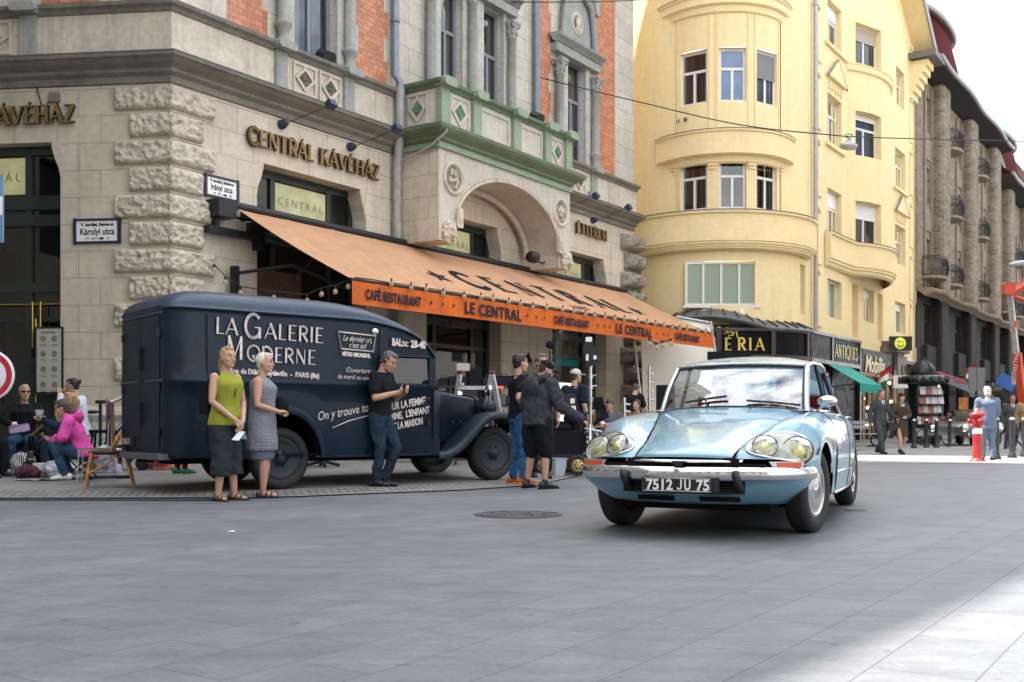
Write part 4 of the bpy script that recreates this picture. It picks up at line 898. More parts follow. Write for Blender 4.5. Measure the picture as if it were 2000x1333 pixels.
for i, (ch, px) in enumerate(zip('ERNST', (1390,1401,1414,1427,1437))):
    a = math.asin(((px-1000)*37.7/F-YC[0])/(YR+.52)); arc_letter(ch, a*(YR+.515), 4.03-.012*i*i, .22, tilt=.07*i)
sh = thing('antiques_shopfront', 'black glass antiques shopfront with gold lettering under the yellow facade', 'shopfront', tuple(YF @ Vector((4,-.3,0))))
g = MB(YF); g.box(-.4,5.9,-.42,-.3,0,3.25); g.box(5.9,11.9,-.40,-.3,0,4.0); g.build('shop_glass', SGN, sh, True)
g = MB(YF); g.box(-.3,5.9,-.52,-.1,3.25,4.15); g.build('fascia', SGN, sh, True)
g = MB(YF); g.box(-.3,6,-.58,-.1,4.15,4.25); g.box(-.3,6,-.56,-.1,3.1,3.25)
for x in (2.2,5.9): g.box(x-.08,x+.08,-.56,-.1,0,4.2)
g.build('frame', DKB, sh, True)
g = MB(YF)
for x in (6.6,7.6,9.0,10.3,11.6): g.box(x-.07,x+.07,-.5,-.4,.1,2.9)
g.box(6.2,11.9,-.5,-.4,2.85,3.0); g.build('timber_frame', mat('pale_timber', (.33,.21,.11), .6, nz=(6,.3)), sh, True)
GOLDS = mat('pale_gold_paint', (.55,.45,.24), .4, .3)
q, w = glyphs('ANTIQUES', .5, Matrix()); b, _ = glyphs('ANTIQUES', .5, wallxf(YF, 2.5, 3.42, .53) @ Matrix.Diagonal((3.1/w,1,1,1)), depth=.02, T=.16, t=.08, serif=.25); b.build('sign_lettering', GOLDS, sh, True)
text_mb('Mobilia', 1.0, wallxf(YF, 7.0, 3.05, .43), .03, shear=.25, sx=1.05, bold=.02).build('sign_lettering', GOLDS, sh, True)
pier = thing('stone_pier', 'brown stone pier with a heavy cap between the black shop and the lit shop', 'pier', tuple(YF @ Vector((12.4,-.2,0))))
g = MB(YF); g.box(11.95,13.1,-.55,.1,0,4.1); g.build('shaft', mat('brown_stone', (.22,.17,.13), .7, nz=(2,.2,10), brick=dict(w=1.5,h=.9,m=.008,mc=(.1,.08,.06))), pier, True)
g = MB(YF); g.box(11.0,13.3,-.75,.1,4.1,4.35); g.box(11.2,13.2,-.65,.1,4.35,4.6); g.build('cap', mat('weathered_cap', (.17,.14,.12), .8, nz=(4,.3)), pier, True)
# lit shop with maroon awning at the far end of the yellow building
ls = thing('lit_shop', 'small lit shop with warm lamps under a maroon awning', 'shop', tuple(YF @ Vector((15,-.2,0))))
g = MB(YF); g.box(13.1,17.6,-.1,.1,0,3.9); g.build('dark_opening', INT, ls, True)
g = MB(YF); g.box(13.1,17.6,-.3,-.1,3.4,3.9); g.box(13.15,13.9,-.5,-.1,2.9,4.0); g.build('fascia', mat('dark_teal_panel', (.012,.04,.042), .5), ls, True)
g = MB(YF); g.add([(14.0,-.3,3.75),(18.2,-.3,3.75),(18.2,-2.6,2.9),(14.0,-2.6,2.9)], [(0,1,2,3)]); g.add([(14.0,-2.6,2.9),(18.2,-2.6,2.9),(18.2,-2.62,2.72),(14.0,-2.62,2.72)], [(0,1,2,3)]); g.build('awning', mat('maroon_canvas', (.23,.035,.055), .8, uv=True, wave=dict(sc=1.4,c2=(.17,.025,.04),w=.1)), ls, True)
WARM = mat('warm_lamp', (1,.8,.5), .4, emit=((1,.72,.35), 2.2))
random.seed(3)
for i in range(13):
    m = MB(YF); m.ell((13.6+random.random()*4, -.6-random.random()*.8, 1.5+random.random()*1.6), .075+.04*random.random(), 8, 6); m.build('lamp', WARM, ls, True)
for i in range(14):
    m = MB(YF); m.ell((6.4+random.random()*5.2, -.44, .7+random.random()*2.0), .05+.03*random.random(), 8, 6); m.build('lamp', WARM, sh, True)
for i in range(34):
    x = 6.3+random.random()*5.3; z = .4+random.random()*2.2; g = MB(YF); g.box(x,x+.12+random.random()*.35,-.425-.001*i,-.415,z,z+.15+random.random()*.4); g.build('display_picture', [mat('display_goods', (.28,.19,.12), .6, nz=(3,.7)), mat('display_dark', (.06,.05,.05), .6, nz=(3,.7)), mat('display_pale', (.42,.36,.28), .6, nz=(3,.7))][i % 3], sh, True)
sgb = thing('projecting_sign', 'black box sign with a round yellow winking face', 'sign', tuple(YF @ Vector((13.0,-1.0,4.9))))
SF = frame((at(1739,672,46)[0], at(1739,672,46)[1]), (1,.05)); g = MB(SF); g.box(0,.95,-.0,.16,3.98,4.58); g.build('case', BLK, sgb, True)
g = MB(SF); g.lathe([(0,-.02),(.2,-.02),(.25,-.005)], 24, (.43,0,4.28), 'y'); g.build('face', mat('yellow_face', (.42,.42,.06), .5, emit=((.5,.5,.05), .25)), sgb, True)
g = MB(SF); g.tube([(.43+.12*cos(R(a)),-.03,4.25+.12*sin(R(a))) for a in range(190,360,18)], .022, 5); g.box(.48,.58,-.03,-.02,4.33,4.36); g.build('mouth', mat('face_green', (.02,.08,.02), .6), sgb, True)
g = MB(SF); g.tube([(.3,-.03,4.38),(.42,-.03,4.33)], .02, 5); g.build('wink', mat('face_red', (.4,.04,.03), .6), sgb, True)
g = MB(SF); g.box(-.12,0,.05,.1,4.2,4.25); g.build('bracket', BLK, sgb, True)
TEAL = mat('teal_canvas', (.012,.29,.235), .75, uv=True, wave=dict(sc=1.2,c2=(.01,.24,.2),w=.08), nz=(3,.1))
def teal(x0, x1, o0, o1, z0, z1, label):
    o = thing('teal_awning', label, 'awning', tuple(YF @ Vector((x0,-o0,z0))))
    g = MB(YF); g.add([(x0,-o0,z0),(x1,-o0,z0),(x1,-o1,z1),(x0,-o1,z1)], [(0,1,2,3)]); g.build('canopy', TEAL, o, True)
    g = MB(YF); n = 24; g.grid([[Vector((x0+(x1-x0)*i/n,-o1-.03*(i % 2),z1)), Vector((x0+(x1-x0)*i/n,-o1-.05*(i % 2),z1-.32))] for i in range(n+1)], False); g.build('valance', TEAL, o, True)
    g = MB(YF)
    for x in (x0, x1): g.tube([(x,-o0,z0-.9),(x,-o1,z1)], .025, 6)
    g.build('arm', BLK, o, True)
teal(1.6,4.6,.5,1.75,3.12,2.35,'bright teal awning sloping out of the antiques shop')
o = thing('teal_awning', 'teal awning edge showing just above the roof of the blue car', 'awning', (6.9,38.0,3.1))
g = MB(Arc(YC, YR+.55))
for i in range(8): a0, a1 = R(-8+4*i)*3.95, R(-4+4*i)*3.95; g.add([(a0,0,3.1),(a1,0,3.1),(a1,-.55,2.85),(a0,-.55,2.85)], [(0,1,2,3)]); g.add([(a0,-.55,2.85),(a1,-.55,2.85),(a1,-.56,2.65),(a0,-.56,2.65)], [(0,1,2,3)])
g.build('canopy', TEAL, o, True)
# ================================================================ BROWN BRICK BUILDINGS
BRB = mat('brown_brick', (.28,.225,.17), .85, nz=(.7,.25,9), bump=(40,.15), grime=.35, brick=dict(w=.5,h=.155,m=.016,c2=(.155,.118,.085),mc=(.30,.25,.19)))
TAN = mat('tan_stone_panel', (.27,.215,.155), .85, nz=(2,.2,9), bump=(40,.1), grime=.3)
DKS = mat('dark_stone', (.034,.034,.032), .8, nz=(1.5,.3,9), bump=(30,.1))
DKBR = mat('dark_brick', (.034,.028,.025), .8, nz=(2,.3), brick=dict(w=.45,h=.15,m=.014,c2=(.024,.02,.018),mc=(.05,.044,.04)))
MAR = mat('maroon_tiles', (.085,.013,.015), .8, nz=(2,.2,12), spec=.12, brick=dict(w=.22,h=.2,m=.018,c2=(.105,.019,.018),mc=(.03,.007,.008)))
VERD = mat('verdigris_sheet', (.03,.085,.075), .6, .0, nz=(3,.25,14))
GUT = mat('gutter_zinc', (.33,.31,.28), .5, .4, nz=(5,.25))
IRON = mat('wrought_iron', (.02,.022,.027), .5, .4)
EB = (20.53, 54.56); BF = frame(EB, DR)
def brick_block(name, label, X0, X1, ztop, seed, ledge=7.6, fr=BF):
    random.seed(seed); o = thing(name, label, 'building', tuple(fr @ Vector((X0,0,0))))
    ln = X1-X0; cols = []; x = X0+1.7; ops = []; rows_ = [8.7+3.72*i for i in range(int((ztop-9)/3.72)+1)]; rows_ = [z for z in rows_ if z+1.9 < ztop-.4]
    k = 0
    while x+1.4 < X1-.8: cols.append((x, k)); x += 3.9; k += 1
    for x, k in cols:
        for z in rows_: ops.append((x, x+1.25, z, z+1.85))
    g = MB(fr); wall_open(g, X0, X1, ledge, ztop, ops, .3); g.add([(X1,0,0),(X1,9,0),(X1,9,ztop),(X1,0,ztop)], [(0,1,2,3)]); g.add([(X0,0,ledge),(X0,9,ledge),(X0,9,ztop),(X0,0,ztop)], [(3,2,1,0)]); g.build('wall', BRB, o, True)
    g = MB(fr); sops = [(x-.3,x+1.5,5.0,7.1) for x, k in cols]+[(x-.6,x+2.0,.4,3.4) for x, k in cols]
    wall_open(g, X0, X1, 0, ledge, sops, .35); g.build('dark_lower_wall', DKS, o, True)
    for a, b, c, d in sops[:len(cols)]: win_unit(o, fr, a, b, c, d, .2, mat('dark_bronze_frame', (.03,.032,.03), .5), GLS, 1, .6, .08, CURT)
    for a, b, c, d in sops[len(cols):]: win_unit(o, fr, a, b, c, d, .2, BLK, GLD, 1, 1, .08)
    for x, k in cols: g = MB(fr); g.box(x-.5,x+1.7,-.25,0,3.6,4.9); g.build('lower_panel', DKS, o, True)
    for x, k in cols:
        for z in rows_: win_unit(o, fr, x, x+1.25, z, z+1.85, .15, mat('tan_frame', (.50,.42,.33), .6), GLS, 1, .7, .09, CURT, blind=random.choice((0,.3,.6,0)), blm=mat('tan_shutter', (.42,.36,.28), .6))
    for x, k in cols:
        g = MB(fr); g.box(x-.25,x,-.10,0,ledge+.4,rows_[-1]+2.4); g.box(x+1.25,x+1.5,-.10,0,ledge+.4,rows_[-1]+2.4)
        for z in rows_[:-1]: g.box(x+.1,x+1.15,-.07,0,z+2.25,z+3.3)
        g.build('stone_panel', TAN, o, True)
    for x, k in cols:                                # rounded brick piers between the windows
        if k % 2 == 0:
            pq = [(x+1.62,0)]+[(x+1.62+.3*(1-cos(R(q))), -.3-.3*sin(R(q))) for q in range(0,91,15)]+[(x+3.68-.3*(1-sin(R(q))), -.3-.3*cos(R(q))) for q in range(0,91,15)]+[(x+3.68,0)]
            pw = [(fr @ Vector((a, b, 0)))[:2] for a, b in pq]; g = MB(); sweep(g, pw, [(0,ztop-.05),(0,ledge+.15)], False); g.f = [q[::-1] for q in g.f]; g.u = [q[::-1] for q in g.u]; g.build('round_pier', BRB, o, True)
            g = MB(); sweep(g, pw, [(-.1,ledge),(-.1,3.6)], False); g.f = [q[::-1] for q in g.f]; g.u = [q[::-1] for q in g.u]; g.build('round_pier_base', DKBR, o, True)
    g = MB(); pth = []
    for i in range(int(ln/.5)+1):
        xx = X0+i*.5; pth.append((fr @ Vector((xx, -.42-.2*max(0, sin((xx-X0)*PI*2/7.8))**2, 0)))[:2])
    sweep(g, pth, [(0,ledge-.3),(.2,ledge-.2),(.45,ledge-.12),(.5,ledge),(.3,ledge+.12),(-.6,ledge+.18)]); g.build('ledge', TAN, o, True)
    for i, (x, k) in enumerate(cols):                 # balconies
        for j, z in enumerate(rows_):
            if (k % 2 == 1) or (k == 0 and j == 0):
                b = 'balcony'; g = MB(fr); c = x+.6; pts = [(c+1.15*cos(PI*q/10), .0-.95*sin(PI*q/10)**.6) for q in range(11)]
                g.prism([(p[0], p[1]-.02) for p in pts], z-.35, z-.2, 'z'); bo = g.build(b, TAN, o, True)
                g = MB(fr)
                for zz in (z-.15, z+.68, z+.78): g.tube([(p[0],p[1]-.02,zz) for p in pts], .03, 5)
                for q in range(31):
                    a = PI*q/30; g.tube([(c+1.13*cos(a),-.02-.95*sin(a)**.6,z-.18),(c+1.13*cos(a)*(1.06),-.02-1.05*sin(a)**.6,z+.25),(c+1.13*cos(a),-.02-.95*sin(a)**.6,z+.7)], .016, 4)
                g.build('railing', IRON, bo, True)
    # eaves and mansard
    pe = []
    for i in range(int(ln/.5)+1):
        xx = X0-.4+(ln+.8)*i/int(ln/.5); pe.append((fr @ Vector((xx, -.55-.12*(.5+.5*cos((xx-X0)*PI*2/8.5+1.2)), 0)))[:2])
    g = MB(); sweep(g, pe, [(-.8,ztop-.15),(.55,ztop+.1),(.6,ztop+.25),(-.5,ztop+.4)]); g.build('eave', DKBR, o, True)
    g = MB(); g.tube([(p[0]+.832*.66, p[1]-.5547*.66, ztop+.24) for p in pe], .12, 8); g.build('gutter', GUT, o, True)
    g = MB(); sweep(g, pe, [(.5,ztop+.3),(.2,ztop+.6),(-.5,ztop+1.0),(-3.5,ztop+1.3)]); g.build('mansard', MAR, o, True)
    g = MB(fr); g.grid([[Vector((X0-.2+w_*.9+.14*v,-.75+.20*v,ztop+.45+.62*v)) for w_ in (0,1,2)] for v in range(6)]); g.build('verdigris_valley', VERD, o, True)
    c = X0+5.8
    while c < X0+7:
        rows = []
        for i in range(13):
            a = -PI/2+PI*i/12; rows.append([Vector((c+4.9*sin(a)*(1-.16*v/8), 1.5-(2.3*abs(cos(a))**.5)*(1-.22*(v/8)**1.3)-.0+.03*v, ztop+.42+.44*v)) for v in range(9)])
        g = MB(fr); g.grid([[Vector(p) for p in r] for r in rows]); g.build('tiled_dormer', MAR, o, True)
        c += 7.6
    g = MB(fr); g.tube([(X0+5.8-4.5*cos(PI*i/14), 1.6-1.9*sin(PI*i/14)**.5, ztop+3.95) for i in range(15)], .16, 6); g.prism([(X0+5.8-4.4*cos(PI*i/14), 1.6-1.8*sin(PI*i/14)**.5) for i in range(15)], ztop+3.9, ztop+4.15, 'z'); g.build('dormer_top', GUT, o, True)
    g = MB(fr); g.box(X0+2.0,X0+9.5,1.6,6,ztop+.5,ztop+3.9); g.build('dormer_side', DKBR, o, True)
    g = MB(); sweep(g, pe, [(-3.4,ztop+1.25),(-8,ztop+1.6)], False); g.build('roof_top', mat('pale_roof', (.5,.49,.48), .7, nz=(3,.2)), o, True)
    return o
random.seed(5)
brick_block('brick_building', 'brown brick building with rounded piers, iron balconies and maroon tiled dormers', 0, 21, 18.9, 11)
brick_block('brick_building', 'farther brown brick building with a lower maroon roof at the right edge', 21.2, 40, 17.2, 12)
rb = thing('red_roofed_building', 'distant building with an orange red tiled roof behind the brick houses', 'building', tuple(BF @ Vector((44,2,0))))
g = MB(BF); g.box(41,70,2,14,0,22.5); g.build('wall', BRB, rb, True)
g = MB(BF); g.add([(40,1.4,22.4),(71,1.4,22.4),(71,9,29),(40,9,29)], [(0,1,2,3)]); g.add([(40,1.4,22.4),(40,9,29),(40,16,22.4)], [(0,1,2)]); g.build('roof', mat('red_roof_tiles', (.40,.13,.075), .7, nz=(1,.2,8), brick=dict(w=.35,h=.35,m=.05,c2=(.36,.11,.06),mc=(.2,.06,.04))), rb, True)
for px, h, lab in ((1813,2.2,'thin rooftop aerial above the yellow gable'),(1930,3.2,'thin rooftop mast above the brick building'),(1965,4.2,'tallest thin rooftop mast at the far right')):
    p = BF @ Vector((tR(px, -4, BF), 4, 23.6)); an_ = thing('roof_aerial', lab, 'aerial', tuple(p)); m = MB(); m.tube([(0,0,-.4),(0,0,h)], .035, 5); m.build('mast', IRON, an_)
    m = MB()
    for q in range(4): m.tube([(-.3+.05*q,0,h*.6+.2*q),(.3-.05*q,0,h*.6+.2*q)], .02, 4)
    m.build('crossbar', IRON, an_)
# ================================================================ the other side of the square, outside the picture (it shades, bounces and reflects)
def plain_block(name, label, p, d, ln, dep, h, colr):
    fr = frame(p, d); o = thing(name, label, 'building', (p[0], p[1], 0)); ops = []
    x = 1.2
    while x+1.6 < ln:
        z = 1.0
        while z+2.4 < h: ops.append((x, x+1.5, z, z+2.3)); z += 3.9
        x += 3.2
    g = MB(fr); wall_open(g, 0, ln, 0, h, ops, .3); g.add([(0,0,0),(0,dep,0),(0,dep,h),(0,0,h)], [(3,2,1,0)]); g.add([(ln,0,0),(ln,dep,0),(ln,dep,h),(ln,0,h)], [(0,1,2,3)]); g.add([(0,0,h),(ln,0,h),(ln,dep,h),(0,dep,h)], [(0,1,2,3)]); g.add([(0,dep,0),(ln,dep,0),(ln,dep,h),(0,dep,h)], [(3,2,1,0)])
    g.build('wall', colr, o, True)
    g = MB(fr)
    for a, b, c, d_ in ops: g.add([(a,.25,c),(b,.25,c),(b,.25,d_),(a,.25,d_)], [(0,1,2,3)])
    g.build('window', mat('plain_dark_glass', (.03,.035,.04), .1, spec=.7), o, True)
REN = mat('cream_render', (.46,.41,.33), .85, nz=(.6,.12,5)); REN2 = mat('grey_render', (.34,.33,.31), .85, nz=(.6,.12,5))
plain_block('unseen_building', 'cream building with rows of windows on the side of the square behind the camera', (14,-16), (-1,.1), 44, 12, 19, REN)
plain_block('unseen_building', 'unseen grey building with rows of windows across the side street, shaped for its shadow', (-26.0,-9.5), (.633,.774), 29.5, 12, 20, REN2)  # out of view; line and height chosen for the shadow edge on the street
plain_block('unseen_building', 'unseen cream block with rows of windows, added at far left to stop the sun', (-11.9,13.5), (0,1), 13, 14, 35, REN)  # out of view; added to stop sun coming down the side street
plain_block('unseen_building', 'grey building with rows of windows along the opposite side of the street', (52.0,67.0), (-.5547,-.832), 66, 12, 17, REN2)
# ================================================================ DELIVERY VAN
VB = mat('van_dark_blue', (.0045,.0145,.029), .40, nz=(1.3,.4,16), bump=(4,.10), coat=.04, spec=.22, grime=.0)
VBT = mat('van_roof_blue', (.014,.034,.07), .45, nz=(1.3,.35,18), coat=.1)
TYRE = mat('tyre_rubber', (.016,.016,.017), .75, nz=(8,.3), bump=(60,.2))
RIMD = mat('dark_steel_wheel', (.014,.02,.03), .5, .2, nz=(7,.3))
PINK = mat('cream_sign_paint', (.64,.55,.51), .7, nz=(26,.28,5))
CHR = mat('chrome', (.72,.73,.75), .09, 1.0, nz=(3,.06))
UND = mat('underbody', (.006,.006,.007), .9)
van = thing('delivery_van', 'dark blue vintage delivery van with cream signwriting parked at the cafe', 'van', (-3.39, 14.05, .03), math.atan2(.616,.788))
def lerp(tb, s):
    if s <= tb[0][0]: return tb[0][1]
    for (a, b), (c, d) in zip(tb, tb[1:]):
        if s <= c: return b+(d-b)*(s-a)/(c-a)
    return tb[-1][1]
WT = [(-1.45,.74),(-1.42,.82),(-1.36,.875),(-1.27,.91),(-1.15,.93),(1.5,.93),(1.9,.915),(2.16,.89),(2.30,.86)]
DT = [(-1.45,2.19),(1.0,2.18),(1.2,2.17),(1.47,2.135),(1.7,2.09),(1.85,2.05),(2.0,1.985),(2.16,1.88),(2.24,1.80),(2.30,1.73)]
RT = [(-1.45,.02),(-1.42,.10),(-1.36,.15),(-1.27,.19),(-1.15,.225),(-.9,.245),(.6,.24),(1.04,.215),(1.47,.16),(1.85,.10),(2.0,.075),(2.16,.04),(2.30,.01)]
def zbot(s): return .42 if abs(s) >= .5 else .40+.56*math.sqrt(max(0, 1-(s/.5)**2))
SS = [-1.45,-1.42,-1.36,-1.27,-1.15,-.9,-.62,-.5,-.495,-.48,-.45,-.4,-.34,-.26,-.17,-.08,0,.08,.17,.26,.34,.4,.45,.48,.495,.5,.62,.9,1.2,1.35,1.47,1.53,1.7,1.85,2.0,2.12,2.16,2.24,2.30]
rows = []
for s in SS:
    w = lerp(WT, s); d = lerp(DT, s); rs = lerp(RT, s); zb = zbot(s); half = []
    for k in range(5): half.append((w-(.02 if k == 0 and abs(s) >= .5 else 0), zb+(1.30-zb)*k/4))
    half += [(w+.016*(s < 2.2), 1.315), (w+.016*(s < 2.2), 1.34), (w, 1.365), (w-.012, 1.54), (w-.022, 1.71), (w-.03, d-(.06 if d > 1.8 else .01)), (w-.035, d-.012), (w-.012, d), (w-.03, d+.012)]
    ww = w-.03
    for k in range(1, 9):
        a = PI/2*k/8; half.append((ww-(ww*.34)*(1-cos(a)) if k < 8 else ww*.66, d+.012+rs*sin(a)*.93))
    half += [(ww*.4, d+.012+rs*.97), (0, d+.012+rs)]
    rows.append([Vector((s, -p[0], p[1])) for p in half]+[Vector((s, p[0], p[1])) for p in half[::-1][1:]])
NR = len(rows[0])
def skipw(i, j): return 1.52 < SS[i] < 2.15 and (j in (7,8) or j in (NR-2-7, NR-2-8))
m = MB(); m.grid(rows, True, skip=lambda i, j: skipw(i, j) or (12 <= j <= NR-14)); m.add(rows[0], [list(range(NR))]); m.build('body', VB, van)
m = MB(); m.grid([r[12:NR-12] for r in rows], True); m.build('roof', VBT, van)
m = MB()
for k in (-1,1): m.tube([(s, k*(lerp(WT,s)-.008), lerp(DT,s)+.002) for s in SS], .016, 6)
m.build('drip_rail', VBT, van)
f0 = rows[-1]; m = MB(); m.add(f0, [list(range(NR))[::-1]]); m.build('cab_front', VB, van)
m = MB(); m.box(2.303,2.31,-.72,.72,1.36,1.66); m.build('windscreen', GLD, van)
for k in (-1,1):
    m = MB(); y = k*.905; m.add([(1.53,y+.008*-k,1.365),(2.16,y-.022*k,1.365),(2.16,y-.045*k,1.71),(1.53,y-.03*k,1.71)], [(0,1,2,3)]); w = m.build('side_window', glassm('van_glass', (.9,.88,.8), .17, .03, .8), van)
    m = MB(); q = [(1.50,.934),(2.19,.894)]
    m.tube([(1.51,k*.932,1.35),(2.18,k*.892,1.35),(2.18,k*.875,1.725),(1.51,k*.912,1.725)], .018, 6, closed=True); m.build('window_frame', VB, w)
m = MB(); m.box(1.35,1.5,-.7,.7,.5,1.62); m.box(1.5,1.95,-.7,.7,.5,.85); m.build('bench_seat', mat('tan_seat', (.35,.26,.17), .8, nz=(4,.2)), van)
m = MB(); m.tube([(1.98+.06*cos(a*.3927),-.3+.2*cos(a*.3927),1.45+.2*sin(a*.3927)) for a in range(16)], .016, 6, closed=True); m.build('steering_wheel', BLK, van)
m = MB(); m.box(-1.4,2.25,-.86,.86,.41,.45); m.box(1.20,1.24,-.86,.86,.45,2.1); m.build('floor', UND, van)
m = MB(); m.box(-1.3,3.3,-.62,.62,.34,.46)
for s in (0,3.32): m.tube([(s,-.7,.36),(s,.7,.36)], .06, 8)
m.box(-.3,.3,-.55,-.45,.36,.5); m.box(-.5,.5,.42,.5,.36,.5); m.build('chassis', UND, van)
# inner wheel wells
for k in (-1,1): m = MB(); m.grid([[Vector((s,k*.92,zbot(s)+.005)),Vector((s,k*.5,zbot(s)+.005))] for s in SS if abs(s) <= .5]); m.box(-.5,.5,k*.5-.01,k*.5+.01,.36,1.0); m.build('wheel_well', UND, van)
# cowl and bonnet
m = MB(); rows = []
def arch_sec(s, w, zt, zb_, rise, n=8):
    h = [(w, zb_+(zt-zb_)*k/3) for k in range(4)]+[(w*cos(a)+(0), zt+rise*sin(a)) for a in [PI/2*i/n for i in range(1, n+1)]]
    h = [(w-(w*.0), z) for w, z in h]
    return [Vector((s,-p[0],p[1])) for p in h]+[Vector((s,p[0],p[1])) for p in h[::-1][1:]]
m.grid([arch_sec(2.26,.875,1.26,.45,.08), arch_sec(2.36,.84,1.255,.46,.085), arch_sec(2.48,.70,1.245,.50,.085), arch_sec(2.58,.56,1.24,.56,.085), arch_sec(2.66,.485,1.235,.58,.085)]); m.build('cowl', VB, van)
m = MB(); m.grid([arch_sec(2.66,.478,1.225,.58,.08), arch_sec(2.68,.482,1.23,.58,.085), arch_sec(3.0,.45,1.195,.58,.08), arch_sec(3.27,.415,1.165,.58,.075), arch_sec(3.30,.41,1.16,.58,.075)]); m.build('bonnet', VB, van)
for k in range(3):
    m = MB(); m.bbox(2.80+k*.15,2.91+k*.15,-.472+.028*k*.6,-.44,.72,1.0,.012); lv = m.build('louvre_door', VB, van); m = MB(); m.box(2.84+k*.15,2.87+k*.15,-.487+.017*k,-.46,.845,.855); m.build('latch', CHR, lv)
m = MB(); m.grid([arch_sec(3.30,.425,1.17,.55,.085), arch_sec(3.36,.425,1.17,.55,.085), arch_sec(3.37,.39,1.14,.58,.07)]); m.build('radiator_shell', VB, van)
m = MB(); s_ = arch_sec(3.372,.385,1.13,.58,.065); m.add(s_, [list(range(len(s_)))[::-1]]); m.build('radiator_core', BLKM, van)
m = MB(); m.lathe([(0,.06),(.05,.06),(.05,.0)], 12, (3.30,0,1.24)); m.build('radiator_cap', CHR, van)
# wings and running boards
FT = [(2.28,.415),(2.42,.43),(2.56,.48),(2.70,.575),(2.83,.69),(2.95,.80),(3.08,.90),(3.22,.965),(3.38,.99),(3.52,.97),(3.64,.91),(3.73,.81),(3.78,.68)]
for k in (-1,1):
    rows = []
    P3 = [Vector((a,0,b)) for a, b in FT]; P3 = [cr(P3, i/36) for i in range(37)]
    for i, p in enumerate(P3):
        t = (P3[min(i+1,36)]-P3[max(i-1,0)]).normalized(); nn = Vector((-t.z,0,t.x)); bl = min(1, max(0, (p.x-2.3)/.35)); wi = .80+( .44-.80)*bl
        rows.append([Vector((p.x,k*y,p.z))+nn*d for y, d in ((wi,-.05*bl),(wi+.08,-.005),((wi+.98)/2,.015),(.86,.01),(.93,-.005),(.965,-.035),(.975,-.08))])
    if k > 0: rows = [r[::-1] for r in rows]
    m = MB(); m.grid([r[::-1] for r in rows]); m.build('front_wing', VB, van)
    m = MB(); m.box(.40,2.30,min(k*.80,k*.975),max(k*.80,k*.975),.395,.425); m.box(.48,2.36,min(k*.86,k*.875),max(k*.86,k*.875),.42,.62); m.build('running_board', VB, van)
    m = MB(); el = [(.53*cos(PI*i/28), .40+.60*sin(PI*i/28)) for i in range(29)]; rows = []
    for (a, b) in el:
        c = Vector((a,0,b)); nn = Vector((a,0,(b-.4)*.8)).normalized(); rows.append([Vector((a,k*y,b))+nn*d for y, d in ((.93,.05),(.96,.055),(.99,.035),(1.0,-.01),(.985,-.05))])
    if k > 0: rows = [r[::-1] for r in rows]
    m.grid(rows); m.build('rear_arch', VB, van)
def van_wheel(s, y, z, k):
    m = MB(); m.lathe([(.25,-.05),(.27,-.085),(.32,-.105),(.365,-.095),(.382,-.07),(.386,-.03),(.386,.03),(.382,.07),(.365,.095),(.32,.105),(.25,.085)], 36, (s,y,z), 'y'); w = m.build('wheel', TYRE, van)
    m = MB(); o = -.06 if k < 0 else .06; q = 1 if k < 0 else -1
    m.lathe([(0,o-.04*q),(.06,o-.04*q),(.075,o),(.11,o+.01*q),(.15,o-.012*q),(.22,o+.012*q),(.25,o-.02*q),(.262,o-.01*q)], 28, (s,y,z), 'y')
    for i in range(6): m.ell((s+.1*cos(i*PI/3),y+o-.008*q,z+.1*sin(i*PI/3)),.014,6,4)
    m.build('rim', RIMD, w)
for s, zz in ((0,.39),(3.32,.40)):
    for k in (-1,1): van_wheel(s, k*.76, zz+(.0 if k < 0 else .02), k)
# back doors, hinges, latch, plate, sill
for a, b in ((-.62,-.005),(.005,.62)):
    m = MB(); m.prism([(a,.52),(b,.52),(b,2.10),(a,2.10)], -1.462, -1.44, 'x'); d = m.build('rear_door', VB, van)
    m = MB(); yy = a if abs(a) > .3 else b
    for z in (.72,1.25,1.9): m.box(-1.485,-1.46,yy-.03,yy+.03,z-.045,z+.045)
    m.build('hinge', BLK, d)
for z in (.95,1.62): m = MB(); m.box(-1.50,-1.462,-.03,.02,z-.12,z+.12); m.box(-1.505,-1.46,-.07,.06,z+.10,z+.13); m.box(-1.505,-1.46,-.07,.06,z-.13,z-.10); m.build('door_latch', BLK, van)
m = MB(); m.box(-1.5,-1.462,-.12,.04,1.34,1.36); m.build('door_lever', BLK, van)
m = MB(); m.tube([(-1.455,y,1.33) for y in (-.72,0,.72)], .022, 6); m.tube([(-1.452,y,2.13) for y in (-.70,0,.70)], .016, 6); m.build('rear_moulding', VBT, van)
m = MB(); m.box(-1.54,-1.38,-.80,.68,.40,.47); m.build('rear_step', mat('worn_grey_sill', (.10,.11,.12), .6, nz=(6,.4)), van)
m = MB(); m.box(-1.49,-1.464,.22,.60,.55,.66); pl = m.build('number_plate', mat('black_plate', (.012,.013,.02), .4), van)
PXF = Matrix.Translation((-1.492,.59,.57)) @ Matrix.Rotation(-PI/2, 4, 'Z') @ Matrix.Rotation(PI/2, 4, 'X')
text_mb('1202 ZI 75', .095, PXF, .003, sx=.66).build('number', PINK, pl)
m = MB(); m.ell((-1.5,-.66,.36),(.03,.05,.05)); m.ell((-1.5,.66,.36),(.03,.05,.05)); m.build('tail_lamp', mat('red_lens', (.25,.02,.02), .3), van)
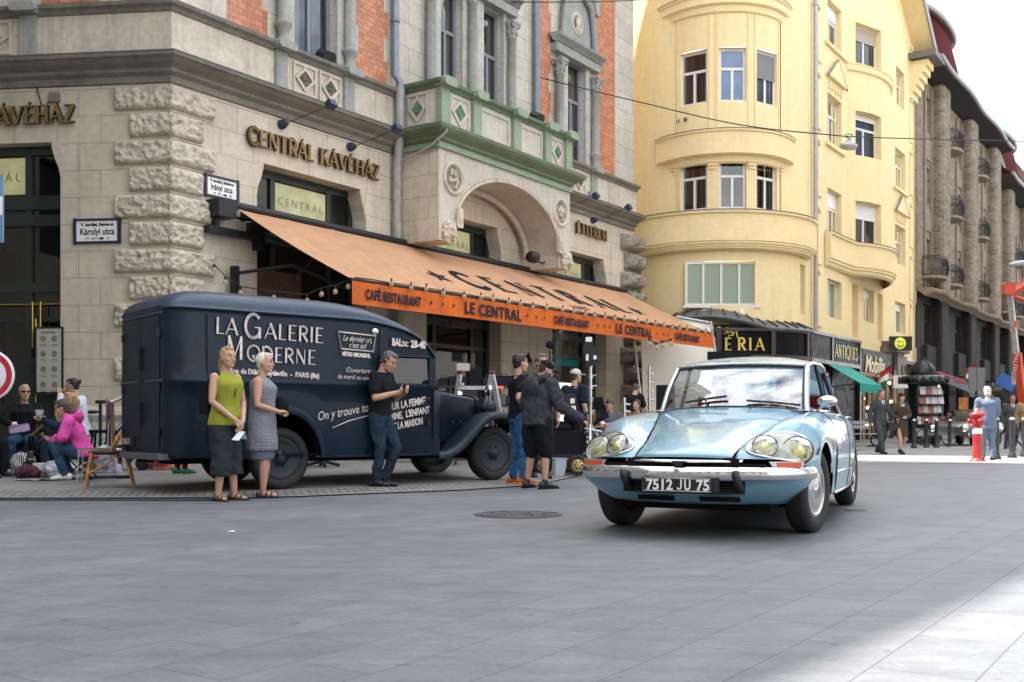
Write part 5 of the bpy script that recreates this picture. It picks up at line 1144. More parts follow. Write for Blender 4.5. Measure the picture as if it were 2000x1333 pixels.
# lamps and mirror
for k in (-1,1):
    m = MB(); m.lathe([(0,-.16),(.06,-.14),(.10,-.06),(.115,.03),(.11,.05),(.0,.06)], 18, (3.48,k*.52,1.05), 'x'); h = m.build('headlamp', VB, van)
    m = MB(); m.lathe([(0,.066),(.1,.058),(.113,.04)], 18, (3.48,k*.52,1.05), 'x'); m.build('lens', CHR, h)
    m = MB(); m.tube([(3.48,k*.52,.95),(3.45,k*.5,.82)], .02, 6); m.build('stalk', BLK, h)
m = MB(); m.lathe([(0,.0),(.075,.0),(.08,-.02),(.0,-.035)], 18, (3.22,-.86,1.30), 'x'); mi = m.build('wing_mirror', CHR, van); m = MB(); m.tube([(3.22,-.86,1.23),(3.18,-.84,1.0)], .009, 5); m.build('stalk', BLK, mi)
m = MB(); m.tube([(3.5,-.55,.66),(3.42,-.3,.60),(3.42,.3,.60),(3.5,.55,.66)], .03, 6); m.build('front_bumper', VB, van)
m = MB(); m.lathe([(0,-.03),(.035,-.025),(.05,0)], 14, (1.30,-.93,2.03), 'y'); m.build('marker_lamp', CHR, van)
m = MB()
for s in (1.47,2.22): m.box(s-.006,s+.006,-.9345+(.03 if s > 2 else 0),-.90,.62,1.30)
m.box(-1.0,-.994,-.9345,-.92,.6,2.12); m.box(1.36,1.366,-.9345,-.92,.6,2.1); m.build('panel_seam', UND, van)
m = MB(); m.box(2.03,2.09,-.955,-.91,1.08,1.11); m.tube([(2.05,-.93,1.16),(2.05,-.97,1.16),(2.13,-.97,1.17)], .012, 6); m.box(2.12,2.17,-.925,-.90,.80,.88); m.build('door_handle', BLK, van)
# signwriting
I4 = Matrix(); WO = .9365
def deco(txt, s0, s1, z0, h, slope=0):
    _, w = glyphs(txt, h, Matrix(), serif=0, T=.15, t=.06); k = (s1-s0)/w
    b, _ = glyphs(txt, h, wallxf(I4, s0, z0, WO) @ Matrix.Rotation(slope,4,'Z') @ Matrix.Diagonal((k,1,1,1)), serif=0, T=.135, t=.05, depth=.002); b.build('signwriting', PINK, van)
def sw(txt, s, z, size, s1=None, shear=0, rot=0, bold=.0):
    w = max(v.x for v in text_mb(txt, size, Matrix(), 0.002, shear).v); k = (s1-s)/w if s1 else 1
    text_mb(txt, size, wallxf(I4, s, z, WO+.003) @ Matrix.Rotation(rot,4,'Z') @ Matrix.Diagonal((k,1,1,1)), .003, shear, bold=bold).build('signwriting', PINK, van)
SLP = -.028
deco('LA', -.90, -.60, 1.895, .20, SLP); deco('G', -.53, -.30, 1.87, .285, SLP); deco('ALERIE', -.27, .55, 1.865, .195, SLP)
deco('M', -.77, -.53, 1.60, .28, SLP); deco('ODERNE', -.50, .44, 1.59, .185, SLP)
sw("7, Rue de l'Abbé Leydeville  -  PARIS (8e)", -.80, 1.435, .085, .47, 0, SLP, .004)
m = MB(wallxf(I4, 0, 0, WO+.002))
bx = [(.75,2.0),(1.30,1.975),(1.26,1.765),(.79,1.785)]
m.tube([(a,b,.0) for a, b in bx], .011, 4, closed=True); m.build('sign_frame', PINK, van)
sw('Le dernier cri,', .81, 1.895, .105, 1.24, .3, -.04); sw("c'est ici!", .90, 1.81, .10, 1.16, .3, -.04)
sw('MÉTRO MIROMESNIL', .80, 1.70, .07, 1.22, 0, -.04, .004)
sw('Ouverture', .85, 1.49, .09, 1.22, .3, -.03); sw('du mardi au samedi', .73, 1.405, .085, 1.30, .2, -.03)
sw('BAL', 1.545, 1.865, .135, 1.70, 0, -.03, .006); sw('ZAC', 1.70, 1.86, .09, 1.80, 0, -.03, .004); sw('28-40', 1.84, 1.852, .135, 2.08, 0, -.03, .006)
sw('On y trouve tout', .45, .86, .16, 1.32, .3, .17); m = MB(wallxf(I4, 0, 0, WO+.002)); m.tube([(.66,.77,0),(.9,.86,0),(1.3,.955,0)], [.004,.008,.003], 4); m.build('underline', PINK, van)
sw('POUR LA FEMME', 1.43, .985, .135, 2.10, .2, .17, .004); sw("L'HOMME,  L'ENFANT", 1.33, .835, .125, 2.17, .2, .17, .004); sw('ET LA MAISON', 1.53, .735, .125, 2.05, .2, .17, .004)
# ================================================================ LIGHT BLUE SALOON
CB = mat('pale_blue_car_paint', (.145,.295,.385), .30, .0, nz=(1.2,.05), coat=.75, spec=.4)
CR = mat('silver_blue_roof', (.20,.33,.42), .28, .1, nz=(1.2,.05), coat=.8)
RUB = mat('black_rubber', (.010,.013,.02), .5, nz=(6,.2))
car = thing('vintage_car', 'light blue vintage saloon with paired yellow headlamps driving on the street', 'car', (1.640, 8.80, 0), -R(24.2))
def car_warp(p): return Vector((p.x, p.y-.22*max(0, -p.y-.1), p.z))
MB.warp = car_warp
def half(ctrl, nu, nv, name, m_, thick=True):
    rows = patch(ctrl, nu, nv)
    mb = MB(); mb.grid([r[::-1] for r in rows]); mb.grid([[Vector((-p.x,p.y,p.z)) for p in r] for r in rows])
    return rows, mb.build(name, m_, car)
def side(ctrl, nu, nv, name, m_, sg):
    rows = patch(ctrl, nu, nv); mb = MB()
    mb.grid([r[::-1] for r in rows] if sg > 0 else [[Vector((-p.x,p.y,p.z)) for p in r] for r in rows]); return rows, mb.build(name, m_, car)
# bonnet: seam x, seam z, centre z by y
HB = [(-.80,.362,.600,.612),(-.785,.367,.622,.640),(-.70,.374,.655,.684),(-.50,.396,.715,.765),(-.25,.447,.785,.845),(.05,.51,.848,.912),(.35,.575,.905,.965),(.60,.63,.950,1.005),(.68,.645,.960,1.012)]
ctrl = [[(-x,y+.05,zs) , (-x*.66,y+.012,zs+(zc-zs)*.66), (-x*.3,y-.004,zs+(zc-zs)*.95), (0,y-.01,zc), (x*.3,y-.004,zs+(zc-zs)*.95), (x*.66,y+.012,zs+(zc-zs)*.66), (x,y+.05,zs)] for y, x, zs, zc in HB]
m = MB(); m.grid(patch(ctrl, 40, 30)); m.build('bonnet', CB, car)
m = MB()
for k in (-1,1): m.tube([cr([Vector((k*(x+.004),y+.05,zs+.001)) for y, x, zs, zc in HB], i/40) for i in range(41)], .006, 5)
m.tube([(x*.39,-.797+.05*abs(x)**2,.600) for x in (-1,-.66,-.33,0,.33,.66,1)], .008, 5); m.build('bonnet_seam', UND, car)
def arch_z(y, c=0., r=.375, z0=.335):
    d = abs(y-c); return z0+math.sqrt(r*r-d*d) if d < r else None
FW = [
(-.765,[(.372,.600),(.48,.600),(.60,.597),(.70,.592),(.765,.585),(.79,.575),(.80,.560),(.80,.550)]),
(-.725,[(.376,.638),(.48,.640),(.60,.636),(.70,.626),(.78,.610),(.82,.592),(.832,.57),(.83,.548)]),
(-.66,[(.382,.672),(.48,.688),(.60,.692),(.70,.682),(.785,.655),(.838,.62),(.852,.58),(.85,.545)]),
(-.58,[(.390,.698),(.49,.738),(.60,.756),(.69,.752),(.785,.722),(.85,.665),(.868,.60),(.866,.54)]),
(-.48,[(.408,.728),(.505,.79),(.605,.822),(.695,.822),(.785,.79),(.86,.715),(.88,.62),(.878,.535)]),
(-.375,[(.432,.758),(.53,.825),(.61,.862),(.695,.866),(.785,.838),(.866,.762),(.89,.64),(.888,.44)]),
(-.30,[(.448,.780),(.54,.842),(.615,.878),(.70,.884),(.785,.858),(.868,.79),(.893,.70),(.891,.565)]),
(-.18,[(.475,.806),(.553,.864),(.625,.896),(.705,.902),(.79,.878),(.868,.82),(.897,.745),(.895,.665)]),
(0.,[(.508,.842),(.575,.888),(.64,.914),(.715,.92),(.795,.90),(.868,.85),(.90,.775),(.90,.712)]),
(.18,[(.545,.876),(.60,.908),(.66,.928),(.73,.932),(.80,.912),(.868,.86),(.903,.77),(.903,.665)]),
(.30,[(.568,.898),(.622,.922),(.675,.937),(.74,.94),(.805,.918),(.869,.86),(.905,.74),(.905,.565)]),
(.375,[(.582,.910),(.634,.93),(.684,.943),(.745,.944),(.81,.92),(.87,.86),(.906,.71),(.905,.42)]),
(.43,[(.593,.920),(.642,.938),(.69,.948),(.748,.947),(.81,.923),(.87,.86),(.907,.68),(.885,.29)]),
(.60,[(.632,.950),(.672,.956),(.71,.960),(.755,.954),(.813,.928),(.871,.86),(.908,.66),(.888,.285)])]
FC = [[(x,y+(.05 if i == 0 else .02 if i == 1 else 0)+max(0,(x-.6))*.10*(1 if y < -.3 else 0)+.45*max(0,x-.42)*min(1,max(0,(-y-.1)/.4)),z) for i, (x, z) in enumerate(p)] for y, p in FW]
for k in (1,-1): fr_rows, _ = side(FC, 52, 28, 'front_wing', CB, k)
BD = [
(.60,[(.69,.962),(.755,.954),(.813,.928),(.871,.86),(.908,.66),(.905,.45),(.885,.285)]),
(1.1,[(.70,.966),(.76,.957),(.815,.93),(.873,.86),(.907,.66),(.902,.45),(.88,.285)]),
(1.7,[(.69,.965),(.75,.956),(.805,.93),(.86,.86),(.892,.66),(.885,.45),(.862,.29)]),
(2.3,[(.66,.958),(.72,.948),(.772,.92),(.822,.85),(.85,.66),(.843,.46),(.82,.30)]),
(2.75,[(.63,.948),(.69,.937),(.738,.908),(.785,.84),(.81,.66),(.803,.48),(.785,.33)]),
(2.80,[(.627,.946),(.686,.935),(.733,.906),(.78,.838),(.805,.66),(.799,.50),(.783,.42)]),
(3.1,[(.60,.93),(.655,.918),(.70,.888),(.745,.82),(.768,.66),(.764,.56),(.757,.505)]),
(3.4,[(.565,.905),(.62,.89),(.66,.86),(.70,.79),(.722,.65),(.718,.54),(.71,.47)]),
(3.46,[(.555,.90),(.61,.885),(.65,.853),(.69,.785),(.71,.65),(.706,.52),(.70,.38)]),
(3.8,[(.47,.83),(.52,.81),(.555,.77),(.59,.70),(.61,.60),(.605,.50),(.595,.40)]),
(3.98,[(.36,.76),(.41,.74),(.44,.70),(.47,.64),(.49,.57),(.485,.50),(.475,.42)])]
BC_ = [[(x,y,z) for x, z in p] for y, p in BD]
for k in (1,-1): bd_rows, _ = side(BC_, 70, 24, 'body_side', CB, k)
def on_body(y, j):                                 # a point on the smooth body side
    ys = [r[12].y for r in bd_rows]; i = min(range(len(ys)), key=lambda q: abs(ys[q]-y)); return bd_rows[i][j]
for k in (1,-1):
    for y in (.56,1.55,2.5):
        m = MB(); r = [on_body(y, j) for j in range(0,25)]; m.tube([Vector((k*(p.x+.0005),p.y,p.z)) for p in r], .004, 4); m.build('door_seam', UND, car)
    m = MB(); pts = []
    for i in range(71):
        r = bd_rows[i]; j = min(range(25), key=lambda q: abs(r[q].z-.455)); 
        if r[0].y < 3.75: pts.append(Vector((k*(r[j].x+.004), r[j].y, .455+.012*(r[0].y > 3))))
    m.tube(pts, .011, 6); m.build('side_trim', CHR, car)
    m = MB(); pts = [Vector((k*(r[24].x-.005), r[24].y, r[24].z-.005)) for r in bd_rows[:42]]; m.tube(pts, .016, 6); m.build('sill_trim', CHR, car)
    for y in (1.38,2.34):
        m = MB(); p = on_body(y, 8); m.tube([Vector((k*(p.x+.002),p.y-.06,p.z)),Vector((k*(p.x+.03),p.y-.05,p.z)),Vector((k*(p.x+.03),p.y+.07,p.z)),Vector((k*(p.x+.002),p.y+.08,p.z))], .009, 6); m.build('door_handle', CHR, car)
# tail deck, rear panel, underside
ctrl = [[(x*w,y,z-.05*abs(x)**2) for x in (-1,-.5,0,.5,1)] for y, w, z in ((2.85,.62,1.02),(3.2,.59,.97),(3.6,.52,.90),(3.98,.36,.80),(4.03,.36,.70),(4.03,.42,.45))]
m = MB(); m.grid(patch(ctrl, 24, 12)); m.build('boot', CB, car)
m = MB(); m.box(-.58,.58,-.5,3.9,.20,.30); m.box(-.80,.80,.42,2.7,.24,.31); m.box(-.62,.62,-.5,.5,.30,.62); m.build('underbody', UND, car)
for k in (-1,1):
    m = MB(); m.grid([[Vector((k*.89,.40*cos(a),.335+.40*sin(a))),Vector((k*.58,.40*cos(a),.335+.40*sin(a)))] for a in [PI*i/16 for i in range(13)]]); m.box(k*.58-.01,k*.58+.01,-.28,.4,.3,.75)
    m.build('wheel_well', UND, car); m = MB(); m.box(min(k*.5,k*.70),max(k*.5,k*.70),2.78,3.48,.50,.75); m.build('wheel_well', UND, car)
# scuttle under the windscreen
ctrl = [[(x*w,y+.17*abs(x)**2.2-.10,z-.02*abs(x)) for x in (-1,-.5,0,.5,1)] for y, w, z in ((.62,.70,.985),(.72,.70,1.0),(.80,.68,1.01))]
m = MB(); m.grid(patch(ctrl, 6, 16)); m.build('scuttle', CB, car)
# glasshouse
WSG = glassm('windscreen_glass', (.88,.92,.92), .20, .01, .85)
def wsp(x, v):                                     # x -1..1 across, v 0 base .. 1 top
    w = .612+(.565-.612)*v; yb = .57+.16*abs(x)**2.2; yt = .97+.10*abs(x)**2.2; zb = 1.005-.035*abs(x)**2; zt = 1.375-.02*abs(x)**2
    p = Vector((x*w, yb+(yt-yb)*v, zb+(zt-zb)*v)); p.z += .022*sin(PI*v); p.y -= .02*sin(PI*v); return p
m = MB(); m.grid([[wsp(-1+2*i/24, v/10) for i in range(25)] for v in range(11)]); m.build('windscreen', WSG, car)
m = MB(); pr = [wsp(-1+2*i/20, 0) for i in range(21)]+[wsp(1, v/8) for v in range(1,8)]+[wsp(1-2*i/20, 1) for i in range(21)]+[wsp(-1, 1-v/8) for v in range(1,8)]
m.tube([p+Vector((0,-.006,0)) for p in pr], .009, 6, closed=True); m.build('windscreen_seal', RUB, car)
m = MB()
for k in (-1,1): m.tube([Vector((k*.655,.74,.955))]+[wsp(k, v/6)+Vector((k*.022,.012,0)) for v in range(7)], .026, 8)
m.tube([wsp(-1+2*i/20, 1)+Vector((0,-.006,.020)) for i in range(21)], .014, 6); m.build('windscreen_pillar', mat('silver_trim', (.48,.53,.57), .25, .7, nz=(3,.05)), car)
RFc = [(.985,.575,1.372,1.412),(1.25,.59,1.41,1.468),(1.7,.595,1.42,1.495),(2.1,.58,1.40,1.475),(2.5,.54,1.335,1.395),(2.75,.50,1.275,1.33)]
ctrl = [[(x*w,y+.09*abs(x)**2.2*(1 if y < 1.2 else .6 if y < 1.5 else .2),ze+(zc-ze)*(1-abs(x)**2.4)) for x in (-1,-.85,-.5,0,.5,.85,1)] for y, w, ze, zc in RFc]
m = MB(); m.grid(patch(ctrl, 24, 24)); m.build('roof', CR, car)
m = MB()
for k in (-1,1): m.tube([Vector((k*w*1.005,y+.09*(1 if y < 1.2 else .6 if y < 1.5 else .2),ze-.005)) for y, w, ze, zc in RFc]+[Vector((k*.56,3.0,1.08)),Vector((k*.60,3.2,.95))], .018, 8)
m.build('roof_rail', CHR, car)
m = MB(); m.grid(patch([[(x*w,y,z-.04*abs(x)**2) for x in (-1,-.5,0,.5,1)] for y, w, z in ((2.75,.50,1.33),(2.95,.52,1.2),(3.08,.55,1.04))], 6, 8)); m.build('rear_window', WSG, car)
for k in (-1,1):
    for y0, y1, t0, t1 in ((.84,1.50,1.18,1.52),(1.58,2.45,1.58,2.35),(2.5,2.98,2.4,2.62)):
        m = MB(); q = [Vector((k*(.69-.02*(y0 > 2)),y0,.965)),Vector((k*(.68-.06*(y1 > 2.4)),y1,.96)),Vector((k*(.585-.05*(t1 > 2)),t1,1.395-.06*(t1 > 2.2)-.06*(t1 > 2.5))),Vector((k*.585,t0,1.385))]
        if k > 0 and y0 < 1: continue                 # the driver's window is wound down
        m.add(q, [(0,1,2,3)]); m.build('side_window', WSG, car)
    m = MB(); m.tube([(k*.69,1.54,.96),(k*.59,1.55,1.40)], .018, 6); m.tube([(k*.665,2.47,.955),(k*.545,2.37,1.36)], .022, 6); m.build('door_pillar', RUB, car)
    m = MB(); m.tube([(k*.655,.76,.965),(k*.70,1.1,.972),(k*.69,1.7,.97),(k*.66,2.3,.962),(k*.60,3.0,.94)], .013, 6); m.build('belt_trim', CHR, car)
# cabin
RSEAT = mat('red_seat_cloth', (.33,.03,.045), .8, nz=(6,.2), bump=(40,.2))
m = MB()
for xx in (-.34,.34): m.prism([(1.62,.50),(1.84,.50),(1.95,1.10),(1.84,1.12),(1.72,.62)], xx-.25, xx+.25, 'x'); m.box(xx-.25,xx+.25,1.12,1.72,.42,.58)
m.prism([(2.45,.50),(2.65,.50),(2.80,1.05),(2.65,1.06)], -.6, .6, 'x'); m.build('seats', RSEAT, car)
m = MB(); m.prism([(.60,.66),(.95,.66),(.95,.88),(.60,.965)], -.62, .62, 'x'); m.build('dashboard', mat('grey_dash', (.10,.11,.12), .6), car)
m = MB(); c = Vector((.33,1.02,.97)); ux = Vector((1,0,0)); uy = Vector((0,.38,.92)); m.tube([c+ux*(.185*cos(a*PI/14))+uy*(.185*sin(a*PI/14)) for a in range(28)], .012, 6, closed=True); m.tube([c+ux*-.18,c,c+Vector((.0,-.2,-.15))], .014, 6); m.build('steering_wheel', mat('dark_grey_plastic', (.05,.055,.06), .4), car)
m = MB(); m.box(-.78,.78,.6,2.7,.31,.34); m.build('cabin_floor', UND, car)
# headlamps: cream bowl, two lamps, clear cover
CREAM = mat('cream_lamp_bowl', (.36,.35,.28), .4, nz=(5,.1), coat=.8); YEL_L = mat('yellow_bulb_glass', (.55,.47,.02), .15, .1, coat=1.0, nz=(20,.2))
REFL = mat('lamp_reflector', (.50,.47,.22), .25, .6, nz=(25,.2)); COV = glassm('lamp_cover', (.97,.98,.95), .045, .01, .97)
P_ = patch(FC, 52, 28); NV = 28
def fpt(u, y):                                     # point on the wing for section fraction u and height row by y (at mid section)
    ys = [r[12].y for r in P_]; i = max(0, min(len(ys)-2, next((q for q in range(len(ys)-1) if ys[q+1] >= y), len(ys)-2))); f_ = (y-ys[i])/(ys[i+1]-ys[i]); f_ = min(max(f_,0),1)
    j = min(int(u*NV), NV-1); g_ = u*NV-j
    a = P_[i][j].lerp(P_[i][j+1], g_); b = P_[i+1][j].lerp(P_[i+1][j+1], g_); return a.lerp(b, f_)
def hl_pt(a, rr):
    cu, cy = .41, -.515; ru, ry = .325, .108; ca, sa = cos(a), sin(a)
    sq = 1/(abs(ca)**3.2+abs(sa)**3.2)**(1/3.2)
    u = cu+ru*rr*ca*sq; y = cy+ry*rr*sa*sq*(1+.18*ca); return fpt(u, y)
FN = Vector((.36,-.72,.55)).normalized()
for k in (1,-1):
    mir = (lambda p: p) if k > 0 else (lambda p: Vector((-p.x,p.y,p.z)))
    m = MB(); R0 = [[mir(hl_pt(2*PI*i/40, rr)+FN*.006) for i in range(40)] for rr in (0.001,.3,.6,.85,1.0)]; m.grid(R0 if k < 0 else [r[::-1] for r in R0], True, True); hl = m.build('headlight', CREAM, car)
    m = MB(); m.tube([mir(hl_pt(2*PI*i/40, 1.02)+FN*.006) for i in range(40)], .009, 6, closed=True); m.build('bezel', CHR, hl)
    rot = Vector((.24*k,-.82,.48)).normalized().to_track_quat('Z','Y').to_matrix()
    for (u, y, r_) in ((.560,-.532,.112),(.245,-.537,.092)):
        c = mir(fpt(u, y)+FN*-.002); MX = Matrix.Translation(c) @ rot.to_4x4()
        m = MB(MX); m.lathe([(r_*.72,-.05),(r_,.0),(r_*1.03,.028),(r_*.96,.036)], 24); m.build('lamp_ring', RUB if r_ > .09 else BLK, hl)
        m = MB(MX); m.lathe([(0,-.02),(r_*.5,-.01),(r_*.93,.028)], 24); m.build('reflector', REFL, hl)
        m = MB(MX); m.ell((0,-.012,.02),(r_*.52,r_*.48,.03),14,8); m.build('yellow_lamp', YEL_L, hl)
        m = MB(MX); m.lathe([(0,.052),(r_*.5,.047),(r_*.94,.032)], 24); m.build('lens', COV, hl)
    m = MB(); R0 = [[mir(hl_pt(2*PI*i/40, rr)+FN*(.030+.022*(1-rr*rr))) for i in range(40)] for rr in (0.001,.3,.6,.85,.99)]; m.grid(R0 if k < 0 else [r[::-1] for r in R0], True, True); m.build('glass_cover', COV, hl)
    IX = Matrix.Translation((k*.735,-.63,0)) @ Matrix.Rotation(k*R(24),4,'Z'); m = MB(IX); m.prism([(k*-.105,.532),(k*.105,.532),(k*.11,.582),(k*-.14,.582)], -.03, .05, 'y'); it = m.build('indicator', CHR, car)
    m = MB(IX); m.prism([(k*-.07,.540),(k*.09,.540),(k*.095,.575),(k*-.08,.575)], -.042, -.02, 'y'); m.build('amber_lens', mat('amber_lens', (.62,.075,.012), .15, coat=1, nz=(40,.3)), it)
# front trim, bumper, skirt, plate
m = MB(); m.grid([[Vector((x,y+.10*abs(x/.5)**2-dy,z)) for x in [-.44+.88*i/20 for i in range(21)]] for y, z, dy in ((-.80,.566,0),(-.835,.570,0),(-.845,.580,0),(-.835,.590,0),(-.795,.596,0))][::-1]); m.build('grille_bar', CHR, car)
m = MB(); m.box(-.42,.42,-.79,-.70,.535,.60); m.box(-.60,.60,-.765,-.6,.50,.56); m.build('grille_gap', UND, car)
BP = [(-.875,-.28),(-.875,-.46),(-.825,-.60),(-.62,-.755),(-.30,-.85),(0,-.872),(.30,-.85),(.62,-.755),(.825,-.60),(.875,-.46),(.875,-.28)]
BPv = [cr([Vector((a,b,0)) for a, b in BP], i/48) for i in range(49)]
rows = []
for i, p in enumerate(BPv):
    t = (BPv[min(i+1,48)]-BPv[max(i-1,0)]).normalized(); o_ = Vector((t.y,-t.x,0)); e = min(1, min(i,48-i)/5+.25)
    rows.append([p+o_*d*e+Vector((0,0,.492+z*e)) for d, z in ((-.03,.045),(.0,.052),(.022,.040),(.030,.012),(.030,-.015),(.020,-.040),(0,-.052),(-.03,-.05))])
m = MB(); m.grid(rows); m.build('bumper', CHR, car)
m = MB(); m.prism([(-.045,.585),(.045,.585),(.02,.545),(-.02,.545)], -.89, -.84, 'y'); m.build('bumper_boss', RUB, car)
m = MB(); m.box(-.018,.018,-.912,-.87,.455,.53); m.build('bumper_clip', CHR, car)
for x in (-.42,.42):
    m = MB(); rows = [[Vector((x+a*w, y, z)) for a, y in ((-1,yy+.08),(-1,yy+.02),(-.5,yy),(.5,yy),(1,yy+.02),(1,yy+.08))] for z, w, yy in ((.520,.016,-.885),(.515,.023,-.90),(.47,.026,-.903),(.41,.025,-.87),(.375,.021,-.82),(.365,.014,-.80))]
    rows = [[Vector((p.x+.02*(.5-p.z)/.2, p.y, p.z)) for p in r] for r in rows]; m.grid(rows); m.add(rows[0], [[0,1,2,3,4,5]]); m.build('overrider', RUB, car)
SKc = [[(x*w,y+.20*abs(x)**2.6+(.16 if abs(x) > 1 else 0),z) for x in (-1.03,-1,-.75,-.5,-.25,0,.25,.5,.75,1,1.03)] for z, w, y in ((.465,.855,-.79),(.42,.835,-.785),(.36,.775,-.765),(.30,.70,-.72),(.262,.655,-.665),(.25,.64,-.60))]
m = MB(); m.grid(patch(SKc, 16, 40)[::-1]); m.build('front_skirt', CB, car)
m = MB(); m.grid([[Vector((x,-.812+.20*abs(x/.8)**2.6,z)) for x in [-.46+.92*i/16 for i in range(17)]] for z in (.345,.45)]); m.build('grille', BLKM, car)
m = MB()
for i in range(5): m.tube([(x,-.816+.20*abs(x/.8)**2.6,.355+i*.02) for x in (-.45,-.3,-.15,0,.15,.3,.45)], .005, 4)
m.build('grille_slat', RUB, car)
for x in (-.21,.27):
    m = MB(); m.grid([[Vector((x+q*.14,-.775+.20*abs((x+q*.14)/.8)**2.6+yy,z)) for q in (-1.05,-.5,0,.5,1.05)] for z, yy in ((.283,.022),(.322,-.002))]); m.build('air_intake', UND, car)
m = MB(); m.box(-.275,.305,-.885,-.872,.362,.462); m.build('plate_holder', RUB, car)
m = MB(); m.bbox(-.265,.255,-.895,-.886,.358,.465,.008); npl = m.build('number_plate', MC['black_plate'], car)
m = MB(); m.tube([(-.255,-.896,.366),(.245,-.896,.366),(.245,-.896,.457),(-.255,-.896,.457)], .0035, 4, closed=True); m.build('plate_border', PINK, npl)
for tx_, x0, x1, z0, sz in (('7512',-.235,-.035,.375,.108),('U',.052,.098,.375,.108),('75',.140,.235,.375,.108)):
    w = max(v.x for v in text_mb(tx_, sz, I4, .003).v); text_mb(tx_, sz, wallxf(I4, x0, z0, .897), .003, sx=(x1-x0)/w, bold=.003).build('number', WHT, npl)
m = MB(); m.tube([(.030,-.898,.452),(.030,-.898,.392),(.022,-.898,.380),(.010,-.898,.380),(.002,-.898,.390)], .0065, 6); m.build('number', WHT, npl)
# wheels
def car_wheel(x, y, r, k):
    SX_ = Matrix.Translation((x,y,0)) @ Matrix.Rotation(R(-9 if y == 0 else 0),4,'Z') @ Matrix.Translation((-x,-y,0)); m = MB(SX_); w = .085; m.lathe([(r*.62,-w*.8),(r*.70,-w),(r*.88,-w*1.08),(r*.97,-w*.85),(r,-w*.5),(r,w*.5),(r*.97,w*.85),(r*.88,w*1.08),(r*.70,w),(r*.62,w*.8)], 40, (x,y,r), 'x'); wh = m.build('wheel', TYRE, car)
    m = MB(SX_); q = w*k
    m.lathe([(0,q*1.02),(r*.14,q*1.0),(r*.18,q*.82),(r*.30,q*.92),(r*.44,q*.86),(r*.5,q*.70),(r*.58,q*.92),(r*.66,q*.86),(r*.68,q*.6)], 32, (x,y,r), 'x'); m.build('hubcap', CHR, wh)
for k in (-1,1): car_wheel(k*.757, 0, .338, k); car_wheel(k*.665, 3.125, .338, k)
# mirror, wipers
m = MB(); c = Vector((.815,.70,1.045)); m.ell(c, (.085,.05,.05), 16, 10); mi = m.build('door_mirror', CHR, car)
m = MB(); m.tube([(.70,.80,.945),(.75,.76,.99),c+Vector((.0,.02,0))], .011, 6); m.build('mirror_arm', CHR, mi)
for pv, q0, q1 in ((-.18,-.40,-.02),(.36,.16,.60)):
    m = MB(); a = wsp(q0/.62,.075)+Vector((0,-.03,.02)); b = wsp(q1/.62,.16 if pv < 0 else .05)+Vector((0,-.03,.02)); m.tube([a,(a+b)/2+Vector((0,-.008,.004)),b], .011, 6); m.tube([wsp(pv/.62,.0)+Vector((0,-.03,-.01)),(a+b)/2+Vector((0,-.02,.006))], .009, 6); m.build('wiper', RUB, car)
m = MB(); m.ell((-.1,.52,1.005),(.012,.02,.01),8,5); m.ell((.2,.53,1.003),(.012,.02,.01),8,5); m.build('washer_jet', RUB, car)
p = wsp(-.22,.30)+Vector((0,.012,0)); m = MB(Matrix.Translation(p) @ Matrix.Rotation(R(-52),4,'X')); m.box(-.05,.05,-.001,.001,0,.07); m.build('windscreen_sticker', mat('blue_sticker', (.30,.42,.62), .5), car)
m = MB(); m.ell((-.13,1.0,1.28),(.11,.02,.035),12,6); m.build('interior_mirror', BLK, car)
MB.warp = None
# ================================================================ PEOPLE
SKIN = mat('skin', (.46,.25,.17), .55, nz=(9,.10), bump=(60,.05)); SKINP = mat('skin_pale', (.46,.265,.18), .55, nz=(9,.10)); SKINT = mat('skin_tan', (.36,.19,.125), .55, nz=(9,.10))
EYE = mat('eye_dark', (.03,.022,.02), .3); LIP = mat('lips', (.36,.13,.11), .5)
FOLD = dict(shirt=.008, trousers=.009, jumper=.009, hoodie=.012, jacket=.008, shorts=.010, skirt=.005, culottes=.010, hood=.010, coat=.01, hair=.0035, top=.004, bodice=.004, bag=.02)
TX = bpy.data.textures.new('folds', 'CLOUDS'); TX.noise_scale = .11; TX.noise_depth = 2; TX2 = bpy.data.textures.new('locks', 'CLOUDS'); TX2.noise_scale = .03; TX2.noise_depth = 1
PENDING = []                                       # meshes to be voxel-joined into one continuous skin
def soft(o, vox, it=3, fac=.5):
    r = o.modifiers.new('r', 'REMESH'); r.mode = 'VOXEL'; r.voxel_size = vox; r.use_smooth_shade = True
    s = o.modifiers.new('s', 'SMOOTH'); s.iterations = it; s.factor = fac
    fo = FOLD.get(o.name.split('.')[0])
    if fo:
        d = o.modifiers.new('d', 'DISPLACE'); d.texture = TX2 if o.name.startswith('hair') else TX; d.strength = fo*4; d.mid_level = .5
    PENDING.append(o); return o
def bake_pending():
    dg = bpy.context.evaluated_depsgraph_get()
    for o in PENDING:
        me = bpy.data.meshes.new_from_object(o.evaluated_get(dg)); me.name = o.name
        for p in me.polygons: p.use_smooth = True
        ul = me.uv_layers.new(name='UVMap') if not me.uv_layers else me.uv_layers[0]
        for l in me.loops:
            c = me.vertices[l.vertex_index].co; ul.data[l.index].uv = (math.atan2(c.x, c.y)*.22, c.z)
        m_ = o.data.materials[0]; o.modifiers.clear(); o.data = me
        if not me.materials: me.materials.append(m_)
    PENDING.clear()
